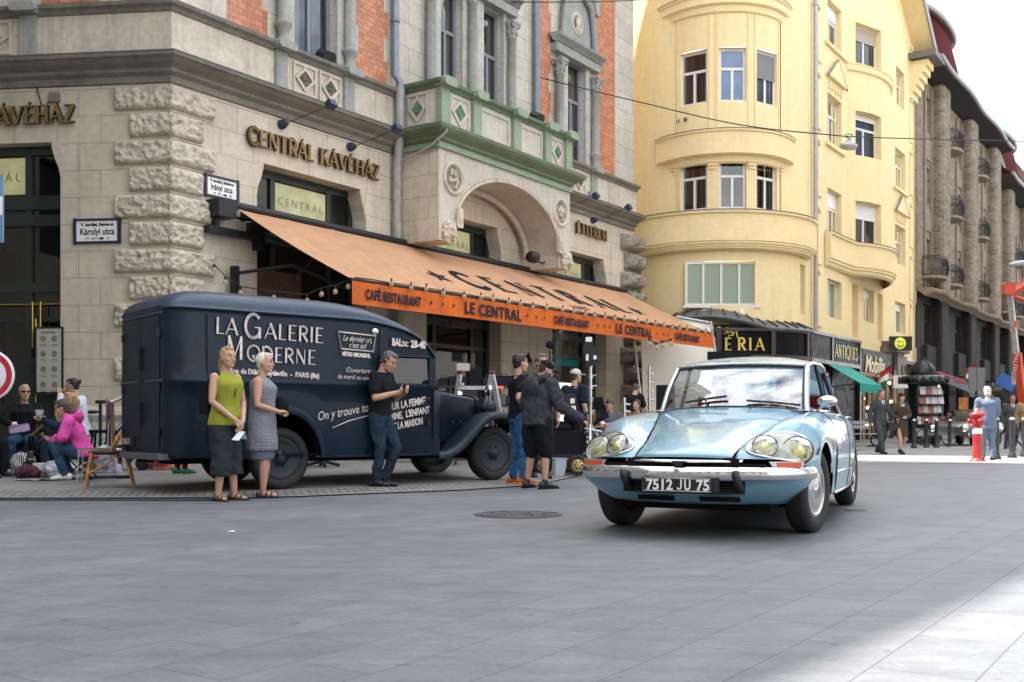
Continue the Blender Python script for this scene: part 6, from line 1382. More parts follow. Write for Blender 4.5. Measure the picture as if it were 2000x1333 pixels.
def limb(mb, pts, rs, n=10):                       # tapered round-ended limb, with extra rings so it bends softly
    P = [Vector(p) for p in pts]; k = len(P); q = []; rr = []
    for i in range(k-1):
        for t in (0,.33,.66): q.append(P[i].lerp(P[i+1], t)); rr.append(rs[i]+(rs[i+1]-rs[i])*t)
    q.append(P[-1]); rr.append(rs[-1]); mb.tube(q, rr, n)
    for p, r in zip(P, rs): mb.ell(p, r, n, 6)
def torso(mb, secs, n=18):                         # secs: (centre, half width x, half depth y)
    rows = []; S_ = [(Vector(c), a, b) for c, a, b in secs]; k = len(S_)
    C_ = [s[0] for s in S_]; A_ = [Vector((s[1], s[2], 0)) for s in S_]; N_ = (k-1)*4
    for i in range(N_+1):
        c = cr(C_, i/N_); a = cr(A_, i/N_)
        rows.append([c+Vector((a.x*abs(cos(t))**.85*(1 if cos(t) > 0 else -1), a.y*abs(sin(t))**.85*(1 if sin(t) > 0 else -1), 0)) for t in [2*PI*j/n for j in range(n)]])
    mb.grid(rows, True, True); mb.add(rows[0], [list(range(n))[::-1]]); mb.add(rows[-1], [list(range(n))])
def hand(mb, w, d, nrm, sg, curl=.5, k=1.0):
    w = Vector(w); d = Vector(d).normalized(); nrm = Vector(nrm); nrm = (nrm-d*nrm.dot(d)).normalized(); a = d.cross(nrm)*sg
    for off, ln in ((-.028,.075),(-.010,.084),(.010,.084),(.027,.078)):
        b = w+d*ln*k+a*off*k; limb(mb, [w+a*off*.5*k, b], [.016*k,.0125*k], 7)
        f = {-.028:.78,-.010:.95,.010:1.0,.027:.92}[off]; dd = d.copy(); p = b; pts = [p]
        for seg in (.040,.026,.022):
            ang = curl*.75; dd = (dd*cos(ang)+nrm*sin(ang)).normalized(); p = p+dd*seg*f*k; pts.append(p)
        limb(mb, pts, [.0105*k,.0098*k,.009*k,.0078*k], 6)
    t0 = w+d*.022*k+a*.022*k; td = (d*.62+a*.62+nrm*.45).normalized(); t1 = t0+td*.042*k; t2 = t1+(td+d*.5+nrm*.3*curl).normalized()*.032*k
    limb(mb, [t0,t1,t2], [.014*k,.0115*k,.0095*k], 6)
def person(label, loc, face, h=1.75, pose=None, skin=None, top=None, bottom=None, shoes=None, hair=None, hairstyle='short', near=True, vox=None, extra=None, group=None, build_=1.0, female=False, name='person'):
    """local frame: faces +y, x to the right hand, z up, drawn for a height of 1.75"""
    p = dict(lean=0, side=0, sit=False, pel=(0,0,.94), headyaw=0, headpitch=0,
             aR=((.235,.0,1.12),(.25,.05,.86)), aL=((-.235,.0,1.12),(-.25,.05,.86)), hR=((0,.1,-1),(-1,0,0)), hL=((0,.1,-1),(1,0,0)), cR=.45, cL=.45,
             lR=((.10,.02,.50),(.105,-.02,.085)), lL=((-.10,.02,.50),(-.105,-.02,.085)), fR=0, fL=0)
    p.update(pose or {}); k = h/1.75; skin = skin or SKIN; vox = vox or (.009 if near else .013); cvox = vox*1.35
    o = thing(name, label, 'person', loc, math.atan2(face[1], face[0])-PI/2, group); o.scale = (k,k,k)
    pel = Vector(p['pel']); ln = p['lean']; up = Vector((sin(p['side']), sin(ln), cos(ln))).normalized(); bw = build_
    def sp(d): return pel+up*d                     # up the spine
    fw = Vector((0,cos(ln),-sin(ln)))
    shw = (.165 if female else .185)*(.5+.5*bw); chest = sp(.40); neck = sp(.535); shR = sp(.465)+Vector((shw,0,0)); shL = sp(.465)-Vector((shw,0,0))
    hy, hp = p['headyaw'], p['headpitch']; hr = Matrix.Rotation(-hy,3,'Z') @ Matrix.Rotation(-hp,3,'X')
    hb = sp(.575)+fw*.015; hc = hb+hr @ Vector((0,.02,.125))
    waist = .118 if female else .135; hipw = (.175 if female else .160)
    def tsecs(e, z0=-.10, z1=.52, hem=0):
        L_ = [(sp(-.10), hipw*.92*bw+e, .105*bw+e),(sp(0), hipw*bw+e, .118*bw+e),(sp(.15), waist*bw+.012+e, .098*bw*bw+e),(sp(.29)+fw*.01, .150*bw+e, .112*bw+e),(sp(.40)+fw*(.015 if female else .0), .165*bw+e, (.122 if female else .115)*bw+e),(sp(.48)-fw*.01, .150*bw+e*.8, .085*bw+e*.7),(sp(.525)-fw*.01, .075+e*.4, .06+e*.3)]
        return L_
    # body: one skin over torso, neck, head, arms, hands, legs, feet
    b = MB(); torso(b, tsecs(0)); limb(b, [sp(.50)-fw*.008, hb+hr @ Vector((0,-.01,.06))], [.056,.052])
    def hm(v): return hc+hr @ Vector(v)
    rows = []
    for z, rx, ry, cy in ((-.118,.028,.030,.050),(-.105,.045,.048,.036),(-.08,.058,.066,.022),(-.045,.066,.080,.010),(0,.072,.090,.0),(.04,.074,.094,-.004),(.075,.068,.088,-.008),(.10,.050,.068,-.012),(.118,.022,.032,-.014)):
        rows.append([hm((rx*cos(t), cy+ry*sin(t), z)) for t in [2*PI*j/16 for j in range(16)]])
    b.grid(rows, True, True); b.add(rows[0], [list(range(16))[::-1]]); b.add(rows[-1], [list(range(16))])
    limb(b, [hm((0,.088,.02)), hm((0,.108,-.028))], [.009,.014], 7); b.ell(hm((0,.102,-.034)), (.018,.014,.011), 8, 5)
    b.ell(hm((0,.080,.032)), (.045,.018,.011), 10, 5)
    for s in (-1,1): b.ell(hm((s*.074,-.008,-.01)), (.011,.022,.032), 8, 6); b.ell(hm((s*.045,.058,-.03)), (.022,.024,.02), 8, 5)
    b.ell(hm((0,.092,-.066)), (.024,.012,.011), 8, 5); b.ell(hm((0,.078,-.105)), (.024,.02,.016), 8, 5)
    for sh, key, hk, ck, sg in ((shR,'aR','hR','cR',1),(shL,'aL','hL','cL',-1)):
        e, w = Vector(p[key][0]), Vector(p[key][1]); am = .047 if female else .052
        limb(b, [sh, sh.lerp(e,.5), e, e.lerp(w,.35), w], [am*1.12*bw, am*bw, am*.80, am*.80, .027])
        hand(b, w, p[hk][0], p[hk][1], sg, p[ck], 1.0)
    for hx, key, fk in ((.088,'lR','fR'),(-.088,'lL','fL')):
        kn, an = Vector(p[key][0]), Vector(p[key][1]); hj = pel+Vector((hx*bw,0,-.04))
        limb(b, [hj, hj.lerp(kn,.5), kn, kn.lerp(an,.35), an], [.090*bw,.078*bw,.054,.056,.036])
        f = p[fk]; fd = Vector((sin(f), cos(f), 0)); limb(b, [an-fd*.03+Vector((0,0,-.03)), an+fd*.10+Vector((0,0,-.052)), an+fd*.155+Vector((0,0,-.060))], [.036,.032,.022])
        p[key+'j'] = (hj, kn, an, fd)
    body = soft(b.build('body', skin, o), vox)
    # face details
    if near:
        m = MB()
        for s in (-1,1): m.ell(hm((s*.030,.083,.012)), (.013,.007,.006), 8, 5)
        m.build('eyes', EYE, body)
        if hair:
            m = MB()
            for s in (-1,1): m.tube([hm((s*.014,.093,.030)), hm((s*.032,.092,.036)), hm((s*.050,.078,.031))], [.004,.0055,.003], 5)
            m.build('eyebrows', hair if hair not in (WHAIR, BLH) else BRH, body)
        m = MB(); m.ell(hm((0,.102,-.066)), (.021,.006,.006), 8, 5); m.build('mouth', LIP, body)
    # clothes
    if top:
        m_, kind = top[0], top[1]; e = top[2] if len(top) > 2 else .012; z0 = top[3] if len(top) > 3 else -.10
        c = MB(); T = tsecs(e)
        lower = [(sp(z0), hipw*bw+e+.004, .118*bw+e+.004)]
        T = lower+[t for t in T if (t[0]-pel).dot(up) > z0+.04]
        torso(c, T)
        for sh, key in ((shR,'aR'),(shL,'aL')):
            eb, w = Vector(p[key][0]), Vector(p[key][1]); am = .052
            if kind == 'tee': limb(c, [sh, sh.lerp(eb,.62)], [am*1.2*bw+e, am*1.05*bw+e+.006])
            elif kind == 'long': limb(c, [sh, sh.lerp(eb,.5), eb, eb.lerp(w,.93)], [am*1.2*bw+e, am*1.05*bw+e, am*.9+e, .034+e])
            elif kind == 'rolled': limb(c, [sh, sh.lerp(eb,.5), eb, eb.lerp(w,.35)], [am*1.2*bw+e, am*1.05*bw+e, am*.9+e, .046+e])
        tp = soft(c.build(top[4] if len(top) > 4 else 'shirt', m_, o), cvox)
    else: tp = None
    if bottom:
        m_, kind = bottom[0], bottom[1]; e = bottom[2] if len(bottom) > 2 else .014; c = MB()
        if kind in ('trousers','shorts','culottes'):
            torso(c, [(sp(-.10), hipw*bw+e, .112*bw+e),(sp(0), hipw*bw+e, .118*bw+e),(sp(.10), waist*bw+.02+e*.7, .10*bw+e*.7)])
            for key in ('lR','lL'):
                hj, kn, an, fd = p[key+'j']
                if kind == 'trousers': limb(c, [hj, hj.lerp(kn,.5), kn, kn.lerp(an,.5), an+(kn-an).normalized()*.03], [.094*bw+e,.082*bw+e,.060+e,.054+e,.050+e])
                elif kind == 'culottes': c.ell(hj, .1*bw+e, 12, 8); c.tube([hj, hj.lerp(kn,.5), kn, kn.lerp(an,.5)], [.10*bw+e,.098*bw+e,.094*bw+e,.098*bw+e], 16)
                else: limb(c, [hj, hj.lerp(kn,.5), hj.lerp(kn,.98)], [.098*bw+e,.094*bw+e,.088+e])
        else:                                      # skirt or dress: kind = hem height
            hem, flare = bottom[3], bottom[4]
            torso(c, [(Vector((pel.x,pel.y+.0,hem)), hipw*bw+flare, .125*bw+flare),(Vector((pel.x,pel.y,(hem+pel.z-.12)/2)), hipw*bw+e+flare*.5, .125*bw+e+flare*.5),(sp(-.10), hipw*bw+e+.004, .122*bw+e),(sp(0), hipw*bw+e, .12*bw+e),(sp(.12), waist*bw+.02+e, .10*bw+e)])
        soft(c.build({'trousers':'trousers','shorts':'shorts','culottes':'culottes'}.get(kind,'skirt'), m_, o), cvox, 3)
    if shoes:
        for key in ('lR','lL'):
            hj, kn, an, fd = p[key+'j']; c = MB(); st = shoes[1] if len(shoes) > 1 else 'shoe'
            rt = Vector((fd.y,-fd.x,0)); z = -an.z+ (an.z-.085)
            for q, r_, zz in ((-.055,.040,.052),(0,.043,.055),(.06,.046,.045),(.12,.046,.036),(.17,.034,.028)): c.ell(Vector((an.x,an.y,an.z-.085))+fd*q+Vector((0,0,zz if st != 'sandal' else .012)), (r_, r_*1.15, zz*.98 if st != 'sandal' else .013), 10, 6, Matrix.Rotation(math.atan2(-fd.x, fd.y),3,'Z'))
            if st == 'shoe': limb(c, [an+Vector((0,0,-.02)), an+Vector((0,0,.02))], [.046,.046])
            if st == 'sandal':
                for q, zz in ((.11,.045),(.05,.062),(-.02,.09)): c.tube([Vector((an.x,an.y,an.z-.085))+fd*q+rt*(.046*cos(a))+Vector((0,0,.012+zz*sin(a))) for a in [PI*i/8 for i in range(9)]], .010, 5)
                c.tube([Vector((an.x,an.y,an.z-.07))-fd*.05+rt*.04, Vector((an.x,an.y,an.z-.03))-fd*.075, Vector((an.x,an.y,an.z-.07))-fd*.05-rt*.04], .01, 5); s_ = c.build('sandal', shoes[0], o); continue
            s_ = soft(c.build('shoe', shoes[0], o), .008, 2)
            if len(shoes) > 2:
                c = MB(); c.prism([(an.x+(rt*a+fd*b_).x, an.y+(rt*a+fd*b_).y) for a, b_ in ((-.043,-.09),(.043,-.09),(.048,.10),(.03,.205),(-.03,.205),(-.048,.10))], an.z-.088, an.z-.062, 'z'); c.build('sole', shoes[2], s_)
    if hair:
        c = MB()
        if hairstyle in ('short','crop'):
            e = .010 if hairstyle == 'short' else .005
            c.ell(hm((0,-.022,.032)), (.076+e,.090+e,.092+e), 14, 9, hr); c.ell(hm((0,.030,.088)), (.058,.055,.038), 12, 6, hr); c.ell(hm((0,-.055,-.03)), (.064,.05,.06), 12, 7, hr)
        if hairstyle in ('bun','pony'):
            c.ell(hm((0,-.022,.032)), (.080,.093,.096), 14, 9, hr); c.ell(hm((0,-.055,-.02)), (.062,.05,.06), 12, 7, hr); c.ell(hm((0,.030,.090)), (.056,.052,.034), 12, 6, hr)
        if hairstyle in ('long','bob','straight'):
            c.ell(hm((0,-.020,.030)), (.085,.098,.100), 14, 9, hr); c.ell(hm((0,-.055,-.04)), (.074,.058,.075), 12, 7, hr); c.ell(hm((0,.035,.092)), (.066,.055,.038), 12, 6, hr)
        if hairstyle == 'bun': c.ell(hm((0,-.118,.055)), (.036,.034,.036), 10, 7); c.ell(hm((.02,-.13,.075)), (.022,.022,.022), 8, 5)
        if hairstyle == 'pony': limb(c, [hm((0,-.10,-.01)), hm((0,-.125,-.10)), hm((.01,-.11,-.19))], [.04,.036,.015])
        if hairstyle == 'bob':
            for s in (-1,1): limb(c, [hm((s*.065,.0,.04)), hm((s*.082,.0,-.05)), hm((s*.075,.0,-.12))], [.03,.030,.02])
            limb(c, [hm((0,-.09,0)), hm((0,-.09,-.12))], [.06,.055])
        if hairstyle == 'straight':
            limb(c, [hm((0,-.08,0)), hm((0,-.10,-.14)), hm((0,-.09,-.22))], [.07,.06,.03])
        soft(c.build('hair', hair, o), .008, 2)
    P_ = dict(o=o, hm=hm, hr=hr, sp=sp, fw=fw, up=up, p=p, body=body, tp=tp, k=k, vox=vox, shR=shR, shL=shL)
    if extra: extra(P_)
    return o
def shades(P, m_=None, up=0):
    m = MB(); hm = P['hm']
    for s in (-1,1): m.ell(hm((s*.034,.092-.03*(up > 0),.014+up)), (.030,.010,.020), 10, 5, P['hr'])
    m.tube([hm((-.034,.10-.03*(up > 0),.018+up)), hm((.034,.10-.03*(up > 0),.018+up))], .004, 5)
    for s in (-1,1): m.tube([hm((s*.062,.085-.03*(up > 0),.018+up)), hm((s*.080,.0,.014+up*.8))], .004, 5)
    m.build('sunglasses', m_ or BLK, P['o'])
def cap(P, m_, brim=0.0):
    m = MB(); hm = P['hm']; hr = P['hr']; m.ell(hm((0,-.012,.052)), (.088,.103,.078), 16, 8, hr); soft(m.build('cap', m_, P['o']), .009, 2)
    m = MB(); rows = [[hm((.075*sin(a)*(1+.1*q), .075*cos(a)+.10*q+.02, .045-.012*q-.012*abs(sin(a)))) for a in [-1.25+2.5*i/10 for i in range(11)]] for q in (0,.5,1.0)]
    m.grid(rows); m.grid([[v-Vector((0,0,.006)) for v in r] for r in rows][::-1]); m.build('cap_brim', m_, P['o'])
def held(P, name, mb, m_): return mb.build(name, m_, P['o'])
BTEE = mat('black_cotton', (.010,.011,.014), .9, nz=(5,.35), bump=(9,.25)); DENIM = mat('blue_denim', (.035,.075,.14), .85, nz=(4,.35,30), bump=(9,.35)); DENIMD = mat('dark_denim', (.020,.036,.058), .85, nz=(4,.35,30), bump=(9,.35)); DENIMB = mat('bright_denim', (.035,.11,.24), .85, nz=(4,.35,30), bump=(9,.35))
BLKT = mat('black_trousers', (.010,.011,.014), .85, nz=(5,.3), bump=(9,.3)); BSHOE = mat('black_shoe', (.010,.010,.011), .45, nz=(9,.3)); 
BLOND = mat('blond_hair', (.40,.26,.12), .55, uv=True, nz=(14,.35,60), bump=(40,.5)); WHAIR = mat('white_hair', (.66,.62,.52), .55, uv=True, nz=(14,.25,60), bump=(40,.5)); DKH = mat('dark_hair', (.014,.010,.008), .5, nz=(14,.4), bump=(40,.5)); BRH = mat('brown_hair', (.06,.035,.022), .5, nz=(14,.4), bump=(40,.5)); GRH = mat('greying_hair', (.09,.085,.085), .6, nz=(30,.6), bump=(50,.5)); BLH = mat('light_blond_hair', (.50,.38,.22), .55, uv=True, nz=(14,.35,60), bump=(40,.5))
def G3(px, Y): v = gnd(px, Y); return (v.x, v.y, v.z)
# --- the two women in front of the van
CHART = mat('chartreuse_knit', (.30,.315,.035), .8, uv=True, wave=dict(sc=22,c2=(.22,.235,.025),w=.5), bump=(25,.15), nz=(3,.1))
DOTS = mat('dotted_dark_cloth', (.010,.014,.021), .85, bump=(9,.2), brick=dict(w=.026,h=.019,m=.005,c2=(.008,.012,.018),mc=(.034,.041,.046)))
PATT = mat('navy_white_print', (.028,.036,.065), .85, bump=(9,.15), brick=dict(w=.034,h=.021,m=.0052,c2=(.03,.04,.075),mc=(.30,.31,.34)))
GREYS = mat('grey_slip', (.13,.15,.19), .85, nz=(4,.2), bump=(9,.2))
def ex1(P):
    o = P['o']; hm = P['hm']
    m = MB(); m.add([(.03,.235,.80),(.17,.26,.70),(.13,.33,.69),(.0,.30,.79)], [(0,1,2,3)]); m.add([(.03,.236,.80),(.0,.30,.79),(-.05,.28,.70),(-.02,.22,.71)], [(0,1,2,3)]); m.build('leaflet', mat('pale_leaflet', (.5,.56,.55), .6), o)
    m = MB(); m.tube([(.0,.150,1.34),(.012,.165,1.28),(.015,.165,1.20)], .006, 5); m.tube([(.0,.160,1.26),(.03,.165,1.21),(.025,.165,1.17)], .005, 5); m.build('hanging_glasses', BLK, o)
    m = MB(); m.tube([(.150,.06,1.44),(.165,-.02,1.475),(.15,-.12,1.38),(.14,-.14,1.2)], .014, 6); m.box(-.14,.15,-.27,-.13,.98,1.34); m.build('backpack', BLKM, o)
person('woman in a chartreuse top and dark wide culottes before the blue van', G3(441,11.96), (.86,-.50), 1.70,
    dict(headyaw=.15, aR=((.245,.03,1.13),(.09,.235,.92)), aL=((-.235,.04,1.12),(-.04,.225,.90)), hR=((-.55,.35,-.75),(-.3,-.9,0)), hL=((.55,.3,-.75),(.3,-.9,0)), cR=.7, cL=.7, lR=((.10,.03,.50),(.115,.0,.085)), lL=((-.10,.0,.50),(-.10,.03,.085)), fR=.25, fL=-.2),
    SKINP, (CHART,'none',.026,-.08,'top'), (DOTS,'culottes',.012), (BSHOE,'sandal'), BLOND, 'pony', extra=ex1, female=True, build_=1.08)
def ex2(P):
    o = P['o']; c = MB(); sp = P['sp']; T = [(Vector((0,0,.46)), .185,.135),(Vector((0,0,.62)), .205,.155)]; torso(c, T); soft(c.build('slip', GREYS, o), .009)
    m = MB(); m.ell((-.13,.20,1.10),(.05,.10,.14),10,7); m.build('black_handbag', BLKM, o)
    m = MB(); m.ell(P['hm']((-.01,-.11,.09)),(.02,.015,.02)); m.ell(P['hm']((.02,-.115,.075)),(.018,.015,.018)); m.build('hair_clip', NAVY, o)
    m = MB(); m.tube([(.06*cos(a),-.0+.06*sin(a)+.01,1.47-.05*sin(a)) for a in [PI*i/8-.0 for i in range(9)]], .006, 5); m.build('necklace', BRZ, o)
person('white haired woman in a navy and white print dress in profile by the van wheel', G3(512,12.45), (.97,-.05), 1.66,
    dict(aR=((.25,.01,1.12),(.12,.24,1.04)), aL=((-.25,.01,1.12),(-.07,.23,1.02)), hR=((-.75,.55,.1),(0,-.3,-1)), hL=((.75,.5,.1),(0,-.3,-1)), cR=.6, cL=.6, lR=((.10,.05,.50),(.10,.04,.085)), lL=((-.10,.03,.50),(-.10,-.02,.085))),
    SKIN, (PATT,'none',.016,-.10,'bodice'), (PATT,'dress',.018,.57,.03), (BSHOE,'sandal'), WHAIR, 'bun', extra=ex2, female=True, build_=1.18)
def ex3(P):
    o = P['o']; m = MB(); m.bbox(.0,.075,.335,.36,1.18,1.30,.004); m.xf = None; m.build('phone', BLK, o)
    c = MB(); sp = P['sp']; torso(c, [(sp(.04), .165,.128),(sp(.075), .162,.125)]); c.build('belt', BLKM, o)
    c = MB(); torso(c, [(sp(.085), .160,.123),(sp(.125), .157,.120)]); c.build('money_belt', mat('slate_webbing', (.10,.13,.16), .8), o)
    m = MB(); m.ell(P['hm']((.082,-.008,-.01)),(.014,.022,.022)); m.build('earpiece', BLK, o)
    m = MB(); m.box(.05,.075,.0,.005,1.33,1.40); m.box(.04,.09,.0,.004,1.40,1.41)
person('man in black t-shirt and jeans looking down at a phone, leaning by the van', G3(747,14.1), (.93,-.36), 1.80,
    dict(lean=.06, pel=(0,-.04,.93), headpitch=.55, aR=((.24,.02,1.12),(.075,.27,1.20)), aL=((-.24,.04,1.12),(-.02,.29,1.18)), hR=((-.35,.75,.25),(-.7,-.3,.6)), hL=((.45,.75,.2),(.6,-.3,.6)), cR=.75, cL=.75, lR=((.10,.02,.49),(.10,-.04,.085)), lL=((-.06,.17,.50),(.0,.02,.085)), fR=0, fL=.1),
    SKIN, (BTEE,'tee',.014,-.02), (DENIMD,'trousers',.012), (BSHOE,'shoe',BLKM), GRH, 'crop', extra=ex3, build_=1.05)
# --- crew by the front wheel
ORS = mat('orange_suede', (.40,.12,.03), .8, nz=(9,.3)); ORSO = mat('orange_sole', (.60,.22,.03), .6)
def ex4(P): shades(P, up=.075)
person('man in black t-shirt, bright jeans and orange shoes with raised sunglasses', G3(1012,14.9), (.93,.30), 1.80,
    dict(headyaw=-.1, aR=((.33,-.10,1.15),(.20,.06,.98)), aL=((-.24,.0,1.12),(-.22,.10,.88)), hR=((-.6,.5,-.5),(-.5,-.5,.3)), lR=((.10,.04,.5),(.12,.03,.085)), lL=((-.10,.02,.5),(-.13,-.03,.085))), SKIN,
    (BTEE,'tee',.015,-.06), (DENIMB,'trousers',.013), (ORS,'shoe',ORSO), DKH, 'short', extra=ex4)
person('tall man in black with dark sunglasses and greying hair facing the camera', G3(1056,16.3), (.1,-1), 1.86,
    dict(headyaw=-.35, aR=((.24,-.0,1.12),(.22,.10,.88))), SKIN, (BTEE,'tee',.014,-.06), (BLKT,'trousers',.014), (BSHOE,'shoe',BLKM), GRH, 'short', extra=lambda P: shades(P))
HOOD = mat('charcoal_hoodie', (.045,.048,.055), .95, nz=(4,.3,20), bump=(9,.4))
def ex6(P):
    cap(P, mat('black_cap', (.010,.011,.014), .8, nz=(9,.3)))
    c = MB(); sp = P['sp']; rows = []
    for a in [i*PI/10 for i in range(-3,14)]: limb(c, [sp(.54)+Vector((.125*cos(a),-.05-.115*sin(a),.03*cos(a)**2-.03*sin(a)))], [.052])
    c.ell(sp(.45)+Vector((0,-.165,0)), (.135,.06,.13), 12, 8); soft(c.build('hood', HOOD, P['o']), .012, 4)
person('man in charcoal hoodie, black cap and shorts seen from behind at the van bonnet', G3(1050,14.15), (.72,.69), 1.70,
    dict(lean=.12, headpitch=.40, headyaw=.65, aR=((.30,.12,1.12),(.46,.38,.93)), aL=((-.27,.02,1.13),(-.26,.14,.90)), hR=((.4,.7,-.5),(-.5,0,-1)), cR=.9, lR=((.12,.03,.5),(.14,.0,.085)), lL=((-.12,.0,.5),(-.17,-.03,.085)), fR=.3, fL=-.25), SKINP,
    (HOOD,'long',.035,-.08,'hoodie'), (BLKT,'shorts',.022), (BSHOE,'shoe',BLKM), BRH, 'crop', extra=ex6, build_=1.18)
KCAP = mat('stone_cap', (.50,.48,.42), .85, nz=(9,.15))
person('man in navy t-shirt and pale cap standing behind the equipment cart', G3(1122,18.6), (.72,.70), 1.76,
    dict(headyaw=.2, aR=((.25,-.02,1.12),(.27,.06,.88)), aL=((-.28,-.06,1.12),(-.2,.12,1.0))), SKIN, (mat('navy_tee', (.012,.018,.034), .9, nz=(5,.3), bump=(9,.25)),'tee',.018,-.06), (BLKT,'trousers',.016), (BSHOE,'shoe',BLKM), BRH, 'crop', extra=lambda P: cap(P, KCAP), build_=1.1)
SIT = dict(sit=True, pel=(0,0,.50), lR=((.13,.44,.50),(.14,.42,.085)), lL=((-.13,.44,.50),(-.14,.42,.085)))
def sit(**k): d = dict(SIT); d.update(k); return d
# cafe table guests
TABLE = dict(aR=((.24,.10,.72),(.10,.30,.78)), aL=((-.24,.10,.72),(-.10,.30,.78)), hR=((-.5,.6,0),(0,0,-1)), hL=((.5,.6,0),(0,0,-1)))
GSUIT = mat('grey_suit', (.10,.105,.12), .85, nz=(4,.2), bump=(30,.2)); BSUIT = mat('brown_suede_jacket', (.20,.10,.04), .9, nz=(4,.25)); TANJ = mat('tan_jacket', (.24,.13,.07), .85, nz=(4,.2))
person('dark haired guest in a grey suit looking down at the cafe table', G3(1192,23.6), (-.25,-1), 1.74, sit(headpitch=.45, headyaw=.1, **TABLE), SKIN, (GSUIT,'long',.02,-.08,'jacket'), (GSUIT,'trousers'), (BSHOE,), DKH, 'short', near=False)
person('guest in a tan jacket with a grey hat at the cafe table', G3(1170,24.2), (.8,-.5), 1.70, sit(headpitch=.2, **TABLE), SKIN, (TANJ,'long',.02,-.08,'jacket'), (GSUIT,'trousers'), (BSHOE,), GRH, 'short', near=False)
person('guest in a brown suede jacket seated by the white screen', G3(1244,25.5), (-.2,-1), 1.74, sit(headyaw=.5, **TABLE), SKIN, (BSUIT,'long',.02,-.08,'jacket'), (BLKT,'trousers'), (BSHOE,), DKH, 'short', near=False)
person('crew member in black bending forward behind the cafe guests', G3(1232,27.2), (.6,.8), 1.76, dict(lean=.35, headpitch=.5, aR=((.25,.25,1.05),(.2,.45,.95)), aL=((-.25,.25,1.05),(-.2,.45,.95))), SKIN, (BTEE,'tee',.02,-.06), (BLKT,'trousers'), (BSHOE,), BRH, 'crop', near=False, build_=1.1)
# --- the group sitting at left
NAVYJ = mat('navy_jumper', (.012,.026,.055), .9, nz=(4,.25), bump=(12,.3)); PINKH = mat('pink_hoodie', (.66,.085,.36), .9, nz=(3,.12,16), bump=(8,.4)); WSH = mat('white_striped_shirt', (.60,.61,.66), .85, uv=True, wave=dict(sc=30,c2=(.50,.52,.60),w=.3), bump=(8,.35))
def exa(P):
    shades(P); m = MB(); m.lathe([(.028,0),(.036,.10),(.0,.10)], 14, (.10,.33,.70)); m.build('paper_cup', WHT, P['o'])
person('short haired woman in black jumper and sunglasses holding a paper cup', (-7.35,16.2,.10), (.30,-.95), 1.70, sit(pel=(0,0,.56), lean=-.08, headyaw=-.35, aR=((.28,.08,.82),(.14,.28,.76)), aL=((-.28,.05,.82),(-.30,.28,.66)), hR=((-.4,.8,0),(-.6,0,-.3)), cR=.9), SKINP, (BTEE,'long',.02,-.06,'jumper'), (DENIM,'trousers'), (WHT,), BLH, 'crop', extra=exa, female=True, build_=1.08)
def exb(P):
    m = MB(); m.lathe([(.05,0),(.065,.09)], 16, (.0,.52,.92)); m.build('clear_tub', mat('clear_plastic', (.6,.62,.62), .2, alpha=.45), P['o']); m = MB(); m.lathe([(0,0),(.085,0),(.085,.012)], 18, (-.16,.50,.90)); m.build('lid', mat('clear_plastic_lid', (.45,.55,.65), .2, alpha=.6), P['o'])
person('blond woman in navy jumper holding a clear food tub', (-6.45,15.9,.10), (-.85,-.30), 1.66, sit(pel=(0,0,.46), lean=.1, headpitch=-.05, aR=((.24,.22,.74),(.10,.46,.84)), aL=((-.24,.20,.72),(-.06,.46,.84)), hR=((-.2,.9,.1),(-.6,0,.8)), hL=((.2,.9,.1),(.6,0,.8)), cR=.4, cL=.4), SKINP, (NAVYJ,'long',.022,-.06,'jumper'), (DENIMD,'trousers'), (BSHOE,), BLOND, 'bob', extra=exb, female=True)
def exc(P):
    c = MB(); sp = P['sp']; fw = P['fw']
    for a in [i*PI/10 for i in range(-2,13)]: limb(c, [sp(.535)+Vector((.105*cos(a),-.02-.085*sin(a),.015*cos(a)**2))], [.042])
    c.ell(sp(.50)-fw*.14, (.12,.06,.10), 12, 8); soft(c.build('hood', PINKH, P['o']), .012, 4)
    m = MB(); m.box(-.03,.04,.46,.47,.62,.74); m.build('phone', BLK, P['o'])
person('girl in a bright pink hoodie and jeans hunched over a phone', (-5.92,14.9,.08), (-.96,-.20), 1.68, sit(pel=(0,0,.40), lean=.42, headpitch=.35, aR=((.26,.24,.62),(.08,.42,.56)), aL=((-.26,.24,.62),(-.06,.42,.56)), hR=((-.3,.9,.1),(-.5,0,.8)), hL=((.3,.9,.1),(.5,0,.8)), cR=.7, cL=.7, lR=((.13,.40,.50),(.12,.22,.085)), lL=((-.13,.40,.50),(-.12,.24,.085))), SKINP, (PINKH,'long',.032,-.08,'hoodie'), (DENIM,'trousers'), (WHT,'shoe'), BRH, 'straight', extra=exc, female=True)
def exd(P):
    m = MB(); hm = P['hm']; m.ell(hm((.0,.145,-.06)), (.045,.06,.028), 10, 6, P['hr']); m.build('sandwich', mat('bread', (.45,.22,.07), .8, nz=(20,.3)), P['o'])
    shades(P, up=.078)
person('dark haired woman in a white shirt with a bun biting a sandwich', (-6.62,16.5,.12), (-.97,.05), 1.70, sit(pel=(0,0,.66), lean=.14, headpitch=.12, aR=((.24,.18,.98),(.06,.30,1.20)), aL=((-.24,.18,.98),(-.05,.30,1.20)), hR=((-.1,.35,.9),(-.8,.3,0)), hL=((.1,.35,.9),(.8,.3,0)), cR=.7, cL=.7), SKIN, (WSH,'long',.026,-.10,'shirt'), (BLKT,'trousers'), (BSHOE,), DKH, 'bun', extra=exd, female=True)
person('dark clothed seated figure behind the round road sign', (-7.75,15.4,.08), (.9,-.2), 1.74, sit(pel=(0,0,.44), lean=.2), SKIN, (BTEE,'long',.02,-.06,'jacket'), (BLKT,'trousers'), (BSHOE,), DKH, 'short', near=False)
